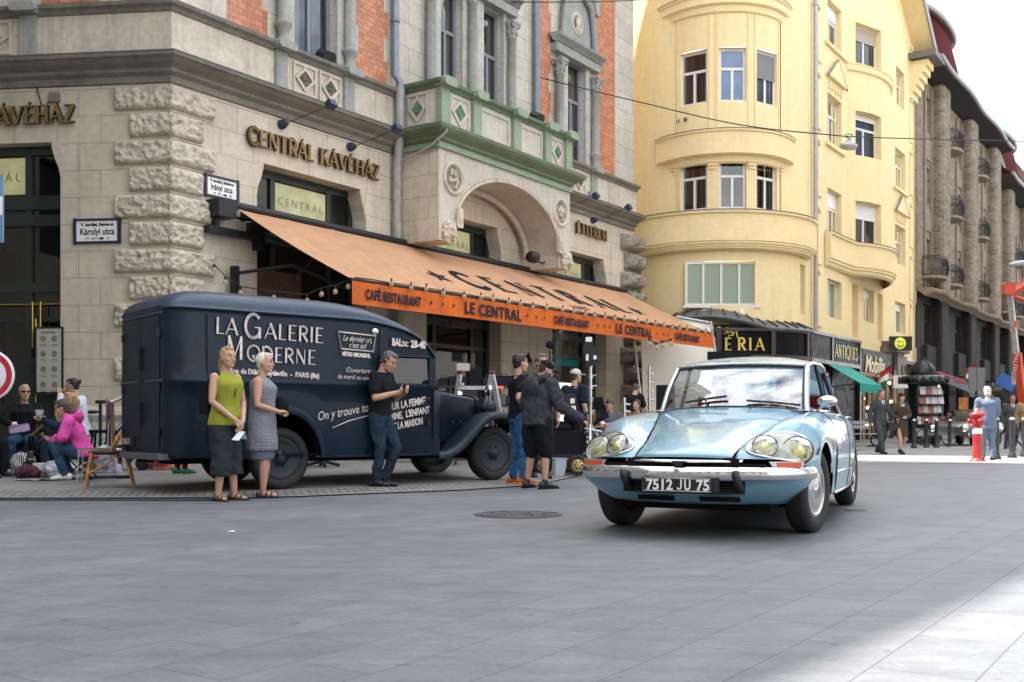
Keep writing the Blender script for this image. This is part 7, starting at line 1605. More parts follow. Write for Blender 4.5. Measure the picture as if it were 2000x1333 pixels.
# person hidden behind the van: only a trainer and sock show
tr = thing('person', 'person behind the van of whom a green trainer shows under the bumper', 'person', (-4.95,15.9,.09), -.4)
m = MB(); limb(m, [(0,0,.95),(0,.05,.5),(0,0,.09)], [.09,.06,.04]); limb(m, [(.18,0,.95),(.18,.0,.5),(.18,-.05,.09)], [.09,.06,.04]); m.ell((.09,0,1.1),(.16,.11,.2)); soft(m.build('body', BLKT, tr), .014)
for x in (0,.18):
    m = MB()
    for q, r_, zz in ((-.05,.042,.055),(.03,.046,.05),(.10,.046,.04),(.16,.036,.03)): m.ell((x,q,zz+.012),(r_,r_*1.3,zz),10,6)
    s_ = soft(m.build('trainer', mat('green_trainer', (.015,.13,.10), .7, nz=(9,.3)), tr), .009, 2); m = MB(); m.box(x-.045,x+.045,-.10,.20,.0,.025); m.build('sole', mat('lime_sole', (.4,.55,.08), .6), s_)
# --- street people
CSUIT = mat('charcoal_suit', (.055,.060,.068), .85, nz=(4,.2), bump=(9,.3)); OLIVE = mat('brown_wool_suit', (.060,.048,.034), .9, nz=(4,.2), bump=(12,.3)); BLSUIT = mat('slate_blue_suit', (.13,.175,.25), .85, nz=(4,.12), bump=(9,.3)); SHIRT = mat('shirt_white', (.65,.63,.62), .7)
def exs(P):
    sp, fw = P['sp'], P['fw']; m = MB()
    m.prism([(-.055,0),(.055,0),(.0,-.26)], -.008, .008, 'y'); m.v = [sp(.50)+Vector((v.x,0,0))+P['up']*v.z+fw*(.118+.03*min(0,v.z+.1)+v.y) for v in [Vector(q) for q in m.v]]; m.build('shirt_front', SHIRT, P['o'])
    m = MB(); m.prism([(-.018,.0),(.018,.0),(.022,-.22),(-.022,-.22)], -.004, .008, 'y'); m.v = [sp(.49)+Vector((v.x,0,0))+P['up']*v.z+fw*(.130+v.y) for v in [Vector(q) for q in m.v]]; m.build('tie', mat('grey_tie', (.3,.29,.33), .6), P['o'])
WALK = dict(lR=((.10,.14,.51),(.10,.22,.10)), lL=((-.10,.06,.50),(-.10,-.22,.12)), aR=((.26,-.10,1.13),(.25,-.06,.88)), aL=((-.26,.08,1.13),(-.24,.22,.92)))
person('grey haired man in a charcoal suit and tie walking towards the camera', G3(1719,29.6), (.35,-.93), 1.80, dict(WALK, headpitch=.2), SKIN, (CSUIT,'long',.026,-.16,'jacket'), (CSUIT,'trousers',.022), (BSHOE,), GRH, 'short', near=False, extra=exs)
def exw(P):
    exs(P); m = MB(); m.ell(P['hm']((0,-.01,.085)), (.10,.115,.045), 14, 7, P['hr']); m.build('beret', mat('black_beret', (.012,.010,.010), .9), P['o'])
    m = MB(); m.bbox(.16,.44,.05,.15,.68,.92,.02); m.tube([(.22,.1,.92),(.24,.1,1.08),(.30,.1,1.10),(.38,.1,.92)], .012, 6); m.build('handbag', BLK, P['o'])
person('woman in a brown skirt suit and beret with a black handbag walking beside a man', G3(1759,29.6), (.15,-1), 1.68, dict(WALK, headpitch=.25, aR=((.28,.02,1.13),(.22,.20,1.05)), aL=((-.25,.05,1.13),(-.05,.24,1.05)), hL=((.7,.5,0),(0,-1,0))), SKINP, (OLIVE,'long',.024,-.18,'jacket'), (OLIVE,'skirt',.02,.52,.035), (BSHOE,), BRH, 'bob', near=False, extra=exw, female=True)
person('white haired man in a slate blue suit seen from behind by the red hydrant', G3(1929,24.9), (.15,.98), 1.70, dict(aR=((.24,.06,1.13),(.20,.24,.98)), aL=((-.24,.08,1.13),(-.16,.26,1.0)), lR=((.10,.02,.5),(.11,-.04,.085)), lL=((-.10,.06,.5),(-.10,.06,.085))), SKIN, (BLSUIT,'long',.03,-.20,'jacket'), (BLSUIT,'trousers',.022), (BSHOE,), WHAIR, 'long', near=False, build_=1.08)
person('moustached man in an open grey suit walking behind the bollards', G3(1977,33.2), (-.2,-1), 1.74, dict(WALK), SKIN, (mat('taupe_suit', (.085,.082,.072), .85, nz=(4,.2)),'long',.028,-.20,'jacket'), (CSUIT,'trousers',.022), (BSHOE,), DKH, 'short', near=False, extra=lambda P: (exs(P), MB().ell(P['hm']((0,.10,-.05)),(.03,.01,.01)).build('moustache', DKH, P['o'])))
person('figure in a tan coat beside the red lift', G3(2006,31), (-.3,-1), 1.70, dict(WALK), SKIN, (mat('tan_coat', (.34,.24,.14), .85, nz=(4,.2)),'long',.03,-.35,'coat'), (CSUIT,'trousers',.02), (BSHOE,), BRH, 'short', near=False)
# --- driver (in the car's own frame: sits behind the wheel at the viewer's right)
dm = mw(car) @ Vector((.33,1.40,.10)); dd = mw(car).to_3x3() @ Vector((0,-1,0))
person('driver behind the steering wheel of the light blue car', (dm.x, dm.y, .10), (dd.x, dd.y), 1.70, dict(sit=True, pel=(0,0,.42), lean=-.12, lR=((.12,.42,.46),(.12,.70,.20)), lL=((-.12,.42,.46),(-.12,.70,.20)), aR=((.26,.14,.74),(.10,.32,.92)), aL=((-.26,.14,.74),(-.10,.32,.92)), hR=((-.3,.7,.3),(0,.2,-1)), hL=((.3,.7,.3),(0,.2,-1)), cR=.9, cL=.9), SKIN, (GREYS,'long',.02,-.06), (CSUIT,'trousers'), (BSHOE,), GRH, 'short')
bake_pending()
# ================================================================ STREET FURNITURE AND PROPS
HYD = mat('red_hydrant_paint', (.40,.022,.022), .4, nz=(6,.2), coat=.3); BOLM = mat('bollard_grey', (.040,.045,.050), .4, .3, nz=(5,.2)); STEEL = mat('bare_steel', (.5,.5,.5), .3, .9, nz=(6,.1)); ALU = mat('aluminium', (.55,.56,.58), .35, .8, nz=(6,.15)); GRNK = mat('kiosk_green_black', (.010,.020,.020), .3, .1, nz=(5,.2), coat=.4)
hy = thing('fire_hydrant', 'red pillar fire hydrant with a white band standing in the sunlit strip', 'hydrant', G3(1909,24.1))
m = MB(); m.lathe([(.17,0),(.17,.03),(.12,.04),(.105,.10),(.10,.62),(.10,.80),(.11,.82)], 18); m.build('pillar', HYD, hy)
m = MB(); m.lathe([(.104,.62),(.106,.63),(.106,.74),(.104,.75)], 18); m.build('white_band', WHT, hy)
m = MB(); m.lathe([(.10,.80),(.115,.84),(.12,.95),(.11,1.0),(.165,1.02),(.17,1.07),(.12,1.10),(.07,1.13),(.06,1.18),(.03,1.20),(0,1.2)], 18); hd = m.build('head', HYD, hy)
for a in (PI*.93, PI*1.5): m = MB(Matrix.Rotation(a,4,'Z')); m.lathe([(.05,.08),(.055,.16),(.065,.17),(.065,.20),(.04,.21),(0,.21)], 12, (0,0,.90), 'x'); m.build('outlet', HYD, hd)
# bollards
bo = None
for px, py, lab in ((1946,898,'dark bollard just right of the man in the blue suit'),(1977,895,'dark bollard in front of the moustached man'),(2001,893,'dark bollard by the figure in the tan coat'),(1785,876,'dark bollard before the left side of the news kiosk'),(1809,875,'dark bollard before the middle of the news kiosk'),(1829,875,'dark bollard just right of the news kiosk'),(1855,873,'dark bollard farthest right before the grey parked car'),(1722,878,'dark bollard half hidden behind the man in the charcoal suit')):
    Y = F*H/(py-YH)
    if bo is None:
        bo = thing('bollard', lab, 'bollard', G3(px, Y), group='dark bollards lining the street'); o = bo
        m = MB(); m.lathe([(.11,0),(.115,.02),(.085,.10),(.075,.13),(.065,.16),(.065,.90),(.075,.915),(.075,.94)], 16); m.build('post', BOLM, bo)
        m = MB(); m.lathe([(.072,.94),(.07,.97),(.05,1.0),(0,1.01)], 16); m.build('cap', STEEL, bo)
    else: o = copy_tree(bo); o['label'] = lab; o.location = G3(px, Y)
# news kiosk
kl = gnd(1803,43.5); ks = thing('news_kiosk', 'dark green round news kiosk with a black dome and newspaper racks', 'kiosk', tuple(kl)); ks.scale = (.66,.66,.93)
m = MB(); m.lathe([(1.05,0),(1.05,.12),(.92,.15),(.92,2.5),(1.0,2.6)], 8, smooth=False); m.build('body', GRNK, ks)
m = MB(); m.lathe([(1.35,2.62),(1.42,2.68),(1.42,2.86),(1.15,2.95)], 24); m.build('canopy', GRNK, ks)
m = MB()
for i in range(36): a = i*PI/18; m.lathe([(0,-.02),(.11,-.02),(.12,.02),(0,.02)], 8, (1.42*cos(a),1.42*sin(a),2.72+.1*(i % 2)), 'y' if abs(sin(a)) > .7 else 'x')
m.build('scalloped_fringe', GRNK, ks)
m = MB(); m.lathe([(r_*.76,2.93+(z-2.93)*.44) for r_, z in [(1.05,2.93),(1.08,3.1),(1.06,3.4),(.95,3.75),(.72,4.1),(.4,4.4),(.12,4.58),(.08,4.7),(.18,4.78),(0,4.85)]], 24); dmk = m.build('dome', mat('black_lead_dome', (.018,.02,.022), .3, .4, nz=(4,.3)), ks)
m = MB()
for i in range(8): a = i*PI/4+.2; m.tube([(r_*.76*cos(a),r_*.76*sin(a),2.93+(z-2.93)*.44) for r_, z in ((1.07,2.95),(1.08,3.4),(.97,3.75),(.74,4.1),(.42,4.4),(.13,4.6))], .03, 5)
m.build('rib', IRON, dmk)
PAPER = mat('newsprint', (.58,.56,.57), .8, bump=(20,.1), brick=dict(w=.5,h=.34,m=.02,c2=(.50,.48,.50),mc=(.2,.19,.2)), nz=(9,.3)); MAGZ = mat('magazine_cover', (.30,.10,.06), .6, nz=(6,.5))
random.seed(9)
for i, z in enumerate((.35,.85,1.32,1.72,2.12)):
    m = MB(); m.box(-.85+.05*i,.75,-1.16-.05*(2-i if i < 2 else 0),-.92,z-.06,z-.02); rk = m.build('rack', IRON, ks)
    x = -.80+.05*i
    while x < .6:
        w_ = random.choice((.32,.4,.26)); m = MB(); m.add([(x,-1.14,z),(x+w_-.03,-1.14,z),(x+w_-.03,-.98,z+.33),(x,-.98,z+.33)], [(0,1,2,3)]); m.build('newspaper', PAPER if random.random() > .22 else MAGZ, rk); x += w_
m = MB(); m.box(.93,1.02,-.55,.55,.2,2.3); m.build('side_panel', mat('grey_panel', (.17,.18,.18), .6), ks)
sgn = thing('white_shop_sign', 'white rectangular shop sign half hidden behind the kiosk', 'sign', tuple(at(1762,745,47))); m = MB(); m.bbox(-.4,.45,-.05,.05,-.3,.25,.02); m.build('panel', WHT, sgn); m = MB(); m.tube([(0,0,.2),(0,0,.7)], .03, 6); m.build('hanger', IRON, sgn)
def flag(px, py, Y, lab):
    o = thing('flag', lab, 'flag', tuple(at(px, py, Y))); m = MB(); m.tube([(0,0,0),(-1.1,0,-.75)], .022, 6); m.build('pole', IRON, o)
    for k, c in enumerate((mat('flag_red', (.38,.03,.04), .8), WHT, mat('flag_green', (.03,.14,.06), .8))): m = MB(); m.grid([[Vector((-.02-.5*t-.1*k+.12*t*k,.05*sin(6*t+k),-.05-.30*t-.28*(k+u)*(1-.25*t))) for u in (0,1)] for t in [i/6 for i in range(7)]]); m.build('stripe', c, o)
flag(1742,713,46,'red white and green flag on a slanted pole left of the kiosk'); flag(1908,708,50,'red white and green flag above the grey awning')
# bench
bn = thing('bench', 'grey slatted bench with looped iron legs behind the blue car', 'bench', tuple(gnd(1686,37.6)), math.atan2(.1,1))
SLT = mat('grey_slat', (.30,.30,.31), .6, nz=(5,.2))
m = MB()
for i in range(4): m.box(-.95,.75,-.42+.12*i,-.32+.12*i,.42,.46)
m.build('seat', SLT, bn); m = MB()
for i in range(2): m.box(-.75,.25,.10+.03*i,.13+.03*i,.62+.15*i,.74+.15*i)
m.build('backrest', SLT, bn)
for x in (-.6,.35):
    m = MB(); m.tube([(x+.17*cos(a),-.2+.05*sin(a),.21+.19*sin(a)) for a in [2*PI*i/8 for i in range(8)]], .035, 6, closed=True); m.tube([(x,.08,.4),(x,.12,.95)], .03, 6); m.box(x-.25,x+.25,-.35,-.05,.0,.04); m.build('leg', IRON, bn)
# traffic sign seen from behind, grey awning, lamp, wires
sp_ = thing('traffic_sign', 'grey back of a square traffic sign on a dark post', 'sign', tuple(gnd(1907,36)))
m = MB(); m.tube([(0,0,0),(0,0,2.75)], .045, 8); m.build('post', BOLM, sp_); m = MB(); m.bbox(-.27,.27,-.04,-.0,1.95,2.72,.03); m.build('plate', mat('sign_back_grey', (.17,.18,.19), .5, .2, nz=(4,.1)), sp_)
ga = thing('grey_awning', 'dark grey sloping shop awning right of the kiosk', 'awning', tuple(BF @ Vector((1,-.2,3.4))))
m = MB(BF); m.add([(-.5,-.25,3.35),(9,-.25,3.35),(9,-2.6,2.35),(-.5,-2.6,2.35)], [(0,1,2,3)]); m.add([(-.5,-2.6,2.35),(9,-2.6,2.35),(9,-2.62,2.15),(-.5,-2.62,2.15)], [(0,1,2,3)]); m.build('canopy', mat('grey_canvas', (.10,.10,.10), .85, nz=(3,.15)), ga, True)
m = MB(BF)
for x in (-.4,4,8.9): m.tube([(x,-.2,2.4),(x,-2.5,2.4)], .03, 6)
m.build('arm', IRON, ga, True)
og = thing('orange_poster', 'small orange poster under the grey awning', 'poster', tuple(at(1881,790,52))); m = MB(); m.box(-.22,.22,-.02,.02,-.3,.32); m.build('sheet', mat('orange_poster', (.50,.16,.03), .6, nz=(3,.5)), og)
# wires and the hanging street lamp
def wire(lab, pts, r=.018):
    o = thing('overhead_wire', lab, 'wire', tuple(pts[0])); m = MB(); q = [cr([Vector(p) for p in pts], i/24) for i in range(25)]; m.tube(q, r, 5); m.build('cable', BLK, o, True)
wire('thin cable from the drainpipe to the hanging street lamp', [at(1046,150,33.0), at(1250,200,32), at(1450,245,31), at(1662,268,30)]); wire('thin cable running right from the hanging street lamp', [at(1656,267,30), at(1800,272,31), at(2030,277,32)], .016)
wire('thin cable crossing the top edge of the photo', [at(880,4,30), at(1150,4,33), at(1330,-3,37)], .018)
la = thing('hanging_lamp', 'grey street lamp hanging from the overhead cable', 'street lamp', tuple(at(1658,282,30)))
m = MB(Matrix.Rotation(.12,4,'Y')); m.lathe([(.06,.10),(.10,.08),(.17,.0),(.24,-.02),(.25,-.08)], 20); m.lathe([(.05,.10),(.05,.2)], 8); m.build('hood', mat('lamp_grey', (.35,.36,.38), .4, .4), la)
m = MB(Matrix.Rotation(.12,4,'Y')); m.lathe([(.24,-.08),(.19,-.13),(0,-.15)], 20); m.build('lens', mat('lamp_lens', (.55,.52,.40), .2, coat=.5), la)
m = MB(); m.tube([(-.12,0,.22),(-.06,0,.28),(.06,0,.28),(.12,0,.22),(.06,0,.19),(-.06,0,.19)], .014, 5, closed=True); m.tube([(.18,0,.22),(.3,0,.12),(.27,0,.0),(.12,0,.03)], .01, 5); m.build('hanger', BLK, la)
l2 = thing('street_lamp_head', 'pale grey street lamp head over the lift arm', 'street lamp', tuple(at(1990,515,34))); m = MB(Matrix.Rotation(-.15,4,'Y')); m.ell((0,0,0),(.36,.14,.09),14,8); m.tube([(.3,0,.02),(1.2,0,.3)], .04, 6); m.build('head', MC['lamp_grey'], l2)
# boom lift with film lamp
LIFT = mat('red_orange_lift', (.46,.05,.013), .4, nz=(3,.15), coat=.3); bl = thing('boom_lift', 'red and grey articulated lift arm standing behind the moustached man', 'lift', tuple(gnd(2010,34)))
a_, b_, c_ = at(1992,755,34), at(1983,665,34), at(1972,570,34)
def bar(p, q, w, mt, nm, par): m = MB(); m.tube([p, q], w, 4, smooth=False); return m.build(nm, mt, par, True)
bar(at(1999,800,34), at(1987,690,34), .15, LIFT, 'lower_arm', bl); bar(at(1985,692,34), c_, .11, ALU, 'inner_arm', bl); bar(at(1981,640,34), at(1980,628,34), .135, LIFT, 'arm_collar', bl); bar(c_+Vector((-.05,0,-.1)), at(2015,548,34), .15, LIFT, 'upper_arm', bl); bar(at(1978,580,34.1), at(2012,590,34.1), .08, LIFT, 'ram', bl); m = MB(Matrix.Translation(at(1969,565,33.9))); m.bbox(-.16,.16,-.15,.15,-.2,.2,.04); m.build('knuckle', LIFT, bl, True)
tx = Matrix.Translation(at(1981,690,33.72)) @ Matrix.Rotation(R(96),4,'Y') @ Matrix.Rotation(PI/2,4,'X'); text_mb('PALFINGER', .20, tx, .01, bold=.002).build('lettering', mat('pale_lettering', (.5,.3,.26), .5), bl, True)
m = MB(Matrix.Translation(gnd(2085,34))); m.bbox(-.9,1.2,-.8,.8,.35,1.0,.08); m.box(-.1,.3,-.2,.2,.9,1.4); m.build('chassis', LIFT, bl, True)
for x in (-.6,.8):
    for y in (-.8,.8): m = MB(Matrix.Translation(gnd(2085,34))); m.lathe([(0,-.12),(.36,-.12),(.4,-.06),(.4,.06),(.36,.12),(0,.12)], 18, (x,y,.4), 'y'); m.build('wheel', TYRE, bl, True)
fl = thing('film_lamp', 'big film lamp with blue barn doors on a stand by the lift', 'film lamp', tuple(gnd(1965,36)))
m = MB(); m.tube([(0,0,0),(0,0,1.5)], .05, 8)
for a in (0,2.1,4.2): m.tube([(0,0,.7),(.6*cos(a),.6*sin(a),.02)], .03, 6)
m.build('stand', IRON, fl); m = MB(Matrix.Translation((.05,0,1.9)) @ Matrix.Rotation(R(-35),4,'Y')); m.bbox(-.35,.5,-.3,.3,-.25,.25,.06); m.build('housing', BLK, fl)
m = MB(Matrix.Translation((-.1,0,1.95)) @ Matrix.Rotation(R(28),4,'Y')); m.box(-.45,.15,-.35,-.30,.0,.45); m.build('barn_door', mat('blue_gel', (.012,.10,.36), .5), fl); m = MB(Matrix.Translation((.45,-.1,2.05)) @ Matrix.Rotation(R(28),4,'Y')); m.box(-.35,.30,-.3,-.27,.0,.1); m.build('glowing_lamp', WARM, fl)
# parked grey car and green bicycle in the far street
pc = thing('grey_car', 'old grey car with round headlamps parked under the grey awning', 'car', tuple(gnd(1888,42)), math.atan2(-.5547,.832)-.15); PCG = mat('grey_car_paint', (.10,.105,.11), .3, .2, coat=.6)
sec = [(-2.0,.62,.42,.72),(-1.9,.78,.30,.80),(-1.2,.82,.26,.88),(-.6,.82,.26,.92),(0,.82,.26,.94),(1.6,.82,.26,.95),(2.1,.70,.4,.80)]
m = MB(); m.grid([[Vector((x*w,y,z)) for x, z in ((-.9,a),(-1,(a+b)/2),(-.97,b-.08),(-.6,b),(0,b+.02),(.6,b),(.97,b-.08),(1,(a+b)/2),(.9,a))] for y, w, a, b in sec]); m.add([(x*.62,-2.0,z) for x, z in ((-.9,.42),(-1,.57),(-.97,.64),(-.6,.72),(.6,.72),(.97,.64),(1,.57),(.9,.42))], [list(range(8))[::-1]]); m.build('body', PCG, pc)
m = MB(); m.grid([[Vector((x*w,y,z)) for x in (-1,-.8,0,.8,1)] for y, w, z in ((-.62,.72,.93),(-.2,.62,1.32),(.2,.6,1.40),(.9,.58,1.40),(1.4,.6,1.25),(1.8,.7,.95))]); m.build('cabin', GLD, pc)
for x in (-.6,.6):
    m = MB(); m.lathe([(0,-.08),(.13,-.06),(.15,.0),(.15,.1)], 16, (x,-1.98,.66), 'y'); m.build('headlamp', CHR, pc)
m = MB(); m.box(-.82,.82,-2.14,-2.05,.40,.50); m.build('bumper', CHR, pc); m = MB()
for i in range(6): m.box(-.4,.4,-2.03,-2.0,.46+i*.04,.48+i*.04)
m.build('grille', CHR, pc)
for x in (-.72,.72):
    for y in (-1.3,1.3): m = MB(); m.lathe([(0,-.09),(.27,-.09),(.3,-.05),(.3,.05),(.27,.09),(0,.09)], 20, (x,y,.3), 'x'); m.build('wheel', TYRE, pc)
bk = thing('bicycle', 'green bicycle leaning behind the bollards beside the kiosk', 'bicycle', tuple(gnd(1830,41)), .15); BG = mat('green_cycle_paint', (.03,.20,.06), .4, coat=.3)
for x in (-.5,.5): m = MB(); m.tube([(x+.33*cos(a),0,.34+.33*sin(a)) for a in [2*PI*i/24 for i in range(24)]], .022, 6, closed=True); w = m.build('wheel', TYRE, bk); m = MB(); [m.tube([(x,0,.34),(x+.32*cos(a),0,.34+.32*sin(a))], .004, 3) for a in [PI*i/6 for i in range(12)]]; m.build('spokes', STEEL, w)
m = MB(); [m.tube(q, .02, 6) for q in ([(-.5,0,.34),(-.12,0,.32),(.38,0,.75),(-.22,0,.78),(-.12,0,.32)],[(-.5,0,.34),(-.22,0,.72)],[(.5,0,.34),(.36,0,.95)])]; m.build('frame', BG, bk); m = MB(); m.tube([(.2,-.22,1.0),(.36,0,.97),(.2,.22,1.0)], .015, 6); m.build('handlebar', IRON, bk); m = MB(); m.ell((-.25,0,.86),(.13,.06,.03)); m.build('saddle', BLK, bk); m = MB(); m.grid([[Vector((-.5+.36*cos(a),y,.34+.36*sin(a))) for y in (-.04,.04)] for a in [PI*.2+PI*i/12*.9 for i in range(13)]]); m.build('mudguard', BG, bk)
# ------------------------------------------------ film gear on the pavement
sc_ = thing('white_screen', 'large white reflector cloth on a tilted pipe frame beyond the awning', 'screen', tuple(gnd(1310,36.5)))
q = [at(1258,850,36.2), at(1252,660,36.4), at(1322,622,37.0), at(1388,634,37.2), at(1416,850,37.0)]
m = MB(); m.add(q, [(0,1,2,3,4)]); m.v += [p+Vector((0,.03,0)) for p in q]; m.f.append([9,8,7,6,5]); m.sm.append(False); m.u.append([(0,0)]*5); m.build('cloth', mat('white_cloth', (.78,.72,.63), .85, nz=(1,.05)), sc_, True)
m = MB(); m.tube([at(1264,870,36.1), at(1238,668,36.3)], .045, 6); m.tube([q[2]+Vector((0,-.05,.05)), q[3]+Vector((0,-.05,.05))], .04, 6); m.tube([at(1388,628,36.8), at(1422,850,36.8)], .045, 6); m.build('pipe_frame', ALU, sc_, True)
bfl = thing('black_flag', 'black cloth panel standing in front of the white screen', 'panel', tuple(gnd(1300,29))); m = MB(Matrix.Translation(at(1299,790,29))); m.bbox(-.24,.26,-.02,.02,-.55,.52,.02); m.build('cloth', BLKM, bfl, True); m = MB(); m.tube([gnd(1299,29), at(1299,800,29)], .02, 6); m.build('stand', IRON, bfl, True)
bp = thing('black_header_panel', 'long black panel showing just above the roof of the blue car', 'panel', tuple(gnd(1424,20))); m = MB(Matrix.Translation(at(1424,695,20))); m.bbox(-.40,.40,-.03,.03,-.08,.075,.01); m.build('panel', BLKM, bp, True); m = MB()
for px in (1400,1450): m.tube([gnd(px,20), at(px,700,20)], .02, 6)
m.build('stand', IRON, bp, True)
def tripod(mb, base, hgt, spread=.5, r=.022):
    b = Vector(base)
    for a in (.4,2.5,4.6): mb.tube([b+Vector((0,0,hgt)), b+Vector((spread*cos(a),spread*sin(a),.02))], r, 6)
ts = thing('light_stand', 'tall chrome lighting stand with a hanging black sandbag in front of the pillar', 'light stand', tuple(gnd(1153,17.3)))
b = gnd(1153,17.3); m = MB(); tripod(m, b, .85, .55, .02); m.build('leg', ALU, ts, True); m = MB(); m.tube([b+Vector((0,0,.5)), b+Vector((.0,0,1.86))], .03, 8)
for z in (1.05,1.25,1.45,1.62,1.8): m.tube([b+Vector((0,0,z)), b+Vector((.1,0,z+.01))], .014, 6); m.tube([b+Vector((0,0,z-.04)), b+Vector((0,0,z+.02))], .042, 8)
m.build('column', STEEL, ts, True)
m = MB(Matrix.Translation(b+Vector((.0,-.05,2.02)))); m.prism([(-.12,-.05),(-.05,-.25),(.14,-.22),(.08,.0),(.04,.14),(-.1,.14)], -.08, .08, 'y'); m.build('sandbag', BLK, ts, True); m = MB(Matrix.Translation(b+Vector((-.03,-.05,2.19)))); m.bbox(-.05,.05,-.05,.05,-.03,.05,.01); m.build('bag_top', WHT, ts, True)
m = MB(Matrix.Translation(b+Vector((.01,-.14,1.9)))); m.box(-.09,-.05,-.002,.002,-.04,.06); m.box(.03,.08,-.002,.002,-.02,.04); m.build('tag', WHT, ts, True)
m = MB()
for i in range(7): m.tube([b+Vector((.06+.02*i,-.05,1.28)), b+Vector((.10+.03*i,-.06-.01*i,.95)), b+Vector((.05+.02*i,-.04,.80+.02*i))], .014, 5)
m.build('coiled_cable', BLKM, ts, True)
for k, (px, Y, hh, lab) in enumerate(((1219,20.5,1.35,'short ribbed chrome stand left of the guests in brown'),(1268,27.5,2.2,'thin light stand against the white screen'),(1140,19.0,1.0,'low stand with knobs behind the equipment cart'))):
    o = thing('light_stand', lab, 'light stand', tuple(gnd(px, Y))); b = gnd(px, Y); m = MB(); tripod(m, b, .6, .45); m.build('leg', ALU, o, True); m = MB(); m.tube([b+Vector((0,0,.3)), b+Vector((0,0,hh))], .035, 8)
    for z in range(5): zz = hh*.5+hh*.1*z; m.tube([b+Vector((0,0,zz)), b+Vector((.0,0,zz+.05))], .05, 8); m.tube([b+Vector((0,0,zz)), b+Vector((.12,0,zz))], .018, 5)
    m.build('column', STEEL, o, True)
ml = thing('microphone_lamp', 'round black lamp head on a thin stand before the lit window', 'lamp', tuple(gnd(1074,22))); b = gnd(1074,22); m = MB(); m.tube([b, at(1074,685,22)], .02, 6); tripod(m, b, .7); m.build('stand', IRON, ml, True); m = MB(); m.ell(at(1075,674,22),(.10,.07,.09),12,8); m.build('lamp_head', BLKM, ml, True)
# equipment cart
cb = gnd(1108,17.6); ct = thing('equipment_cart', 'black film equipment cart with gold spoked wheels', 'cart', tuple(cb), .1); 
m = MB(); m.box(-.55,.28,-.3,.3,.28,.34); m.build('lower_deck', BLK, ct); m = MB(); m.bbox(-.5,.26,-.28,.28,.34,.72,.05); m.ell((-.2,-.1,.78),(.25,.2,.1)); m.build('gear_bag', BLKM, ct); m = MB(); m.box(-.5,.3,-.3,.3,.98,1.02)
for x in (-.48,.26):
    for y in (-.27,.27): m.tube([(x,y,.3),(x,y,1.0)], .018, 6)
m.build('frame', BLK, ct); m = MB(); m.bbox(-.1,.12,-.2,.2,1.02,1.32,.03); m.build('monitor', BLK, ct); m = MB(); m.box(.0,.11,-.205,-.2,1.05,1.12); m.box(.02,.09,-.205,-.2,1.16,1.24); m.build('label', WHT, ct)
m = MB(); m.tube([(.24,-.32,.75),(.5,-.4,.70)], .02, 6); m.tube([(.2,-.2,.3),(.55,-.5,.02)], .02, 6); m.build('handle', ALU, ct)
GOLDW = mat('gold_wheel', (.55,.38,.13), .4, .5)
for x, y in ((.12,-.34),(.12,.34),(-.45,-.34),(-.45,.34)):
    m = MB(); m.lathe([(.10,-.04),(.14,-.05),(.165,-.03),(.165,.03),(.14,.05),(.10,.04)], 22, (x,y,.165), 'y'); w = m.build('wheel', TYRE, ct); m = MB(); m.lathe([(.105,-.03),(.09,-.02),(.08,-.035),(.0,-.03)], 20, (x,y,.165), 'y'); m.build('rim', GOLDW, w); m = MB(); [m.lathe([(0,-.04),(.016,-.04)], 8, (x+.06*cos(a),y,.165+.06*sin(a)), 'y') for a in [2*PI*i/6 for i in range(6)]]; m.build('rim_hole', BLK, w)
bi = thing('plastic_crate', 'translucent white plastic storage bin on the ground by the cart', 'bin', tuple(gnd(1084,17.0))); m = MB(); m.lathe([(.15,0),(.19,.26),(.21,.265),(.21,.28),(.18,.27),(.145,.02),(0,.02)], 4, smooth=False); m.build('bin', mat('translucent_plastic', (.62,.66,.72), .4, trans=.5, alpha=.8), bi)
# step ladder
ld = thing('step_ladder', 'aluminium step ladder with red feet caps standing behind the van bonnet', 'ladder', tuple(gnd(932,18.2)), .15)
m = MB()
for a in (-.42,.12,):
    for y, f_ in ((-.22,-1),(.22,1)): m.tube([(a+.13,y*.6,1.58),(a-.10,y,.0)], .033, 4, smooth=False); 
m.tube([(.25,-.13,1.58),(.55,-.22,0)], .033, 4, smooth=False); m.tube([(.25,.13,1.58),(.55,.22,0)], .033, 4, smooth=False); m.build('rail', ALU, ld)
for i in range(5): z = .25+i*.28; m = MB(); m.box(-.48+.045*i,-.42+.045*i,-.2,.2,z,z+.04); m.build('step', ALU, ld)
m = MB(); m.box(-.30,.24,-.16,.16,1.30,1.36); m.build('platform', ALU, ld); m = MB()
for x in (-.29,.25): m.ell((x,-.14,1.59),(.038,.04,.04)); m.ell((x,.14,1.59),(.038,.04,.04))
m.build('hinge_cap', mat('magenta_plastic', (.12,.015,.045), .5), ld); m = MB(); m.box(-.36,-.14,-.14,.14,1.62,1.74); m.build('tool_tray', mat('beige_tray', (.45,.40,.32), .6), ld)
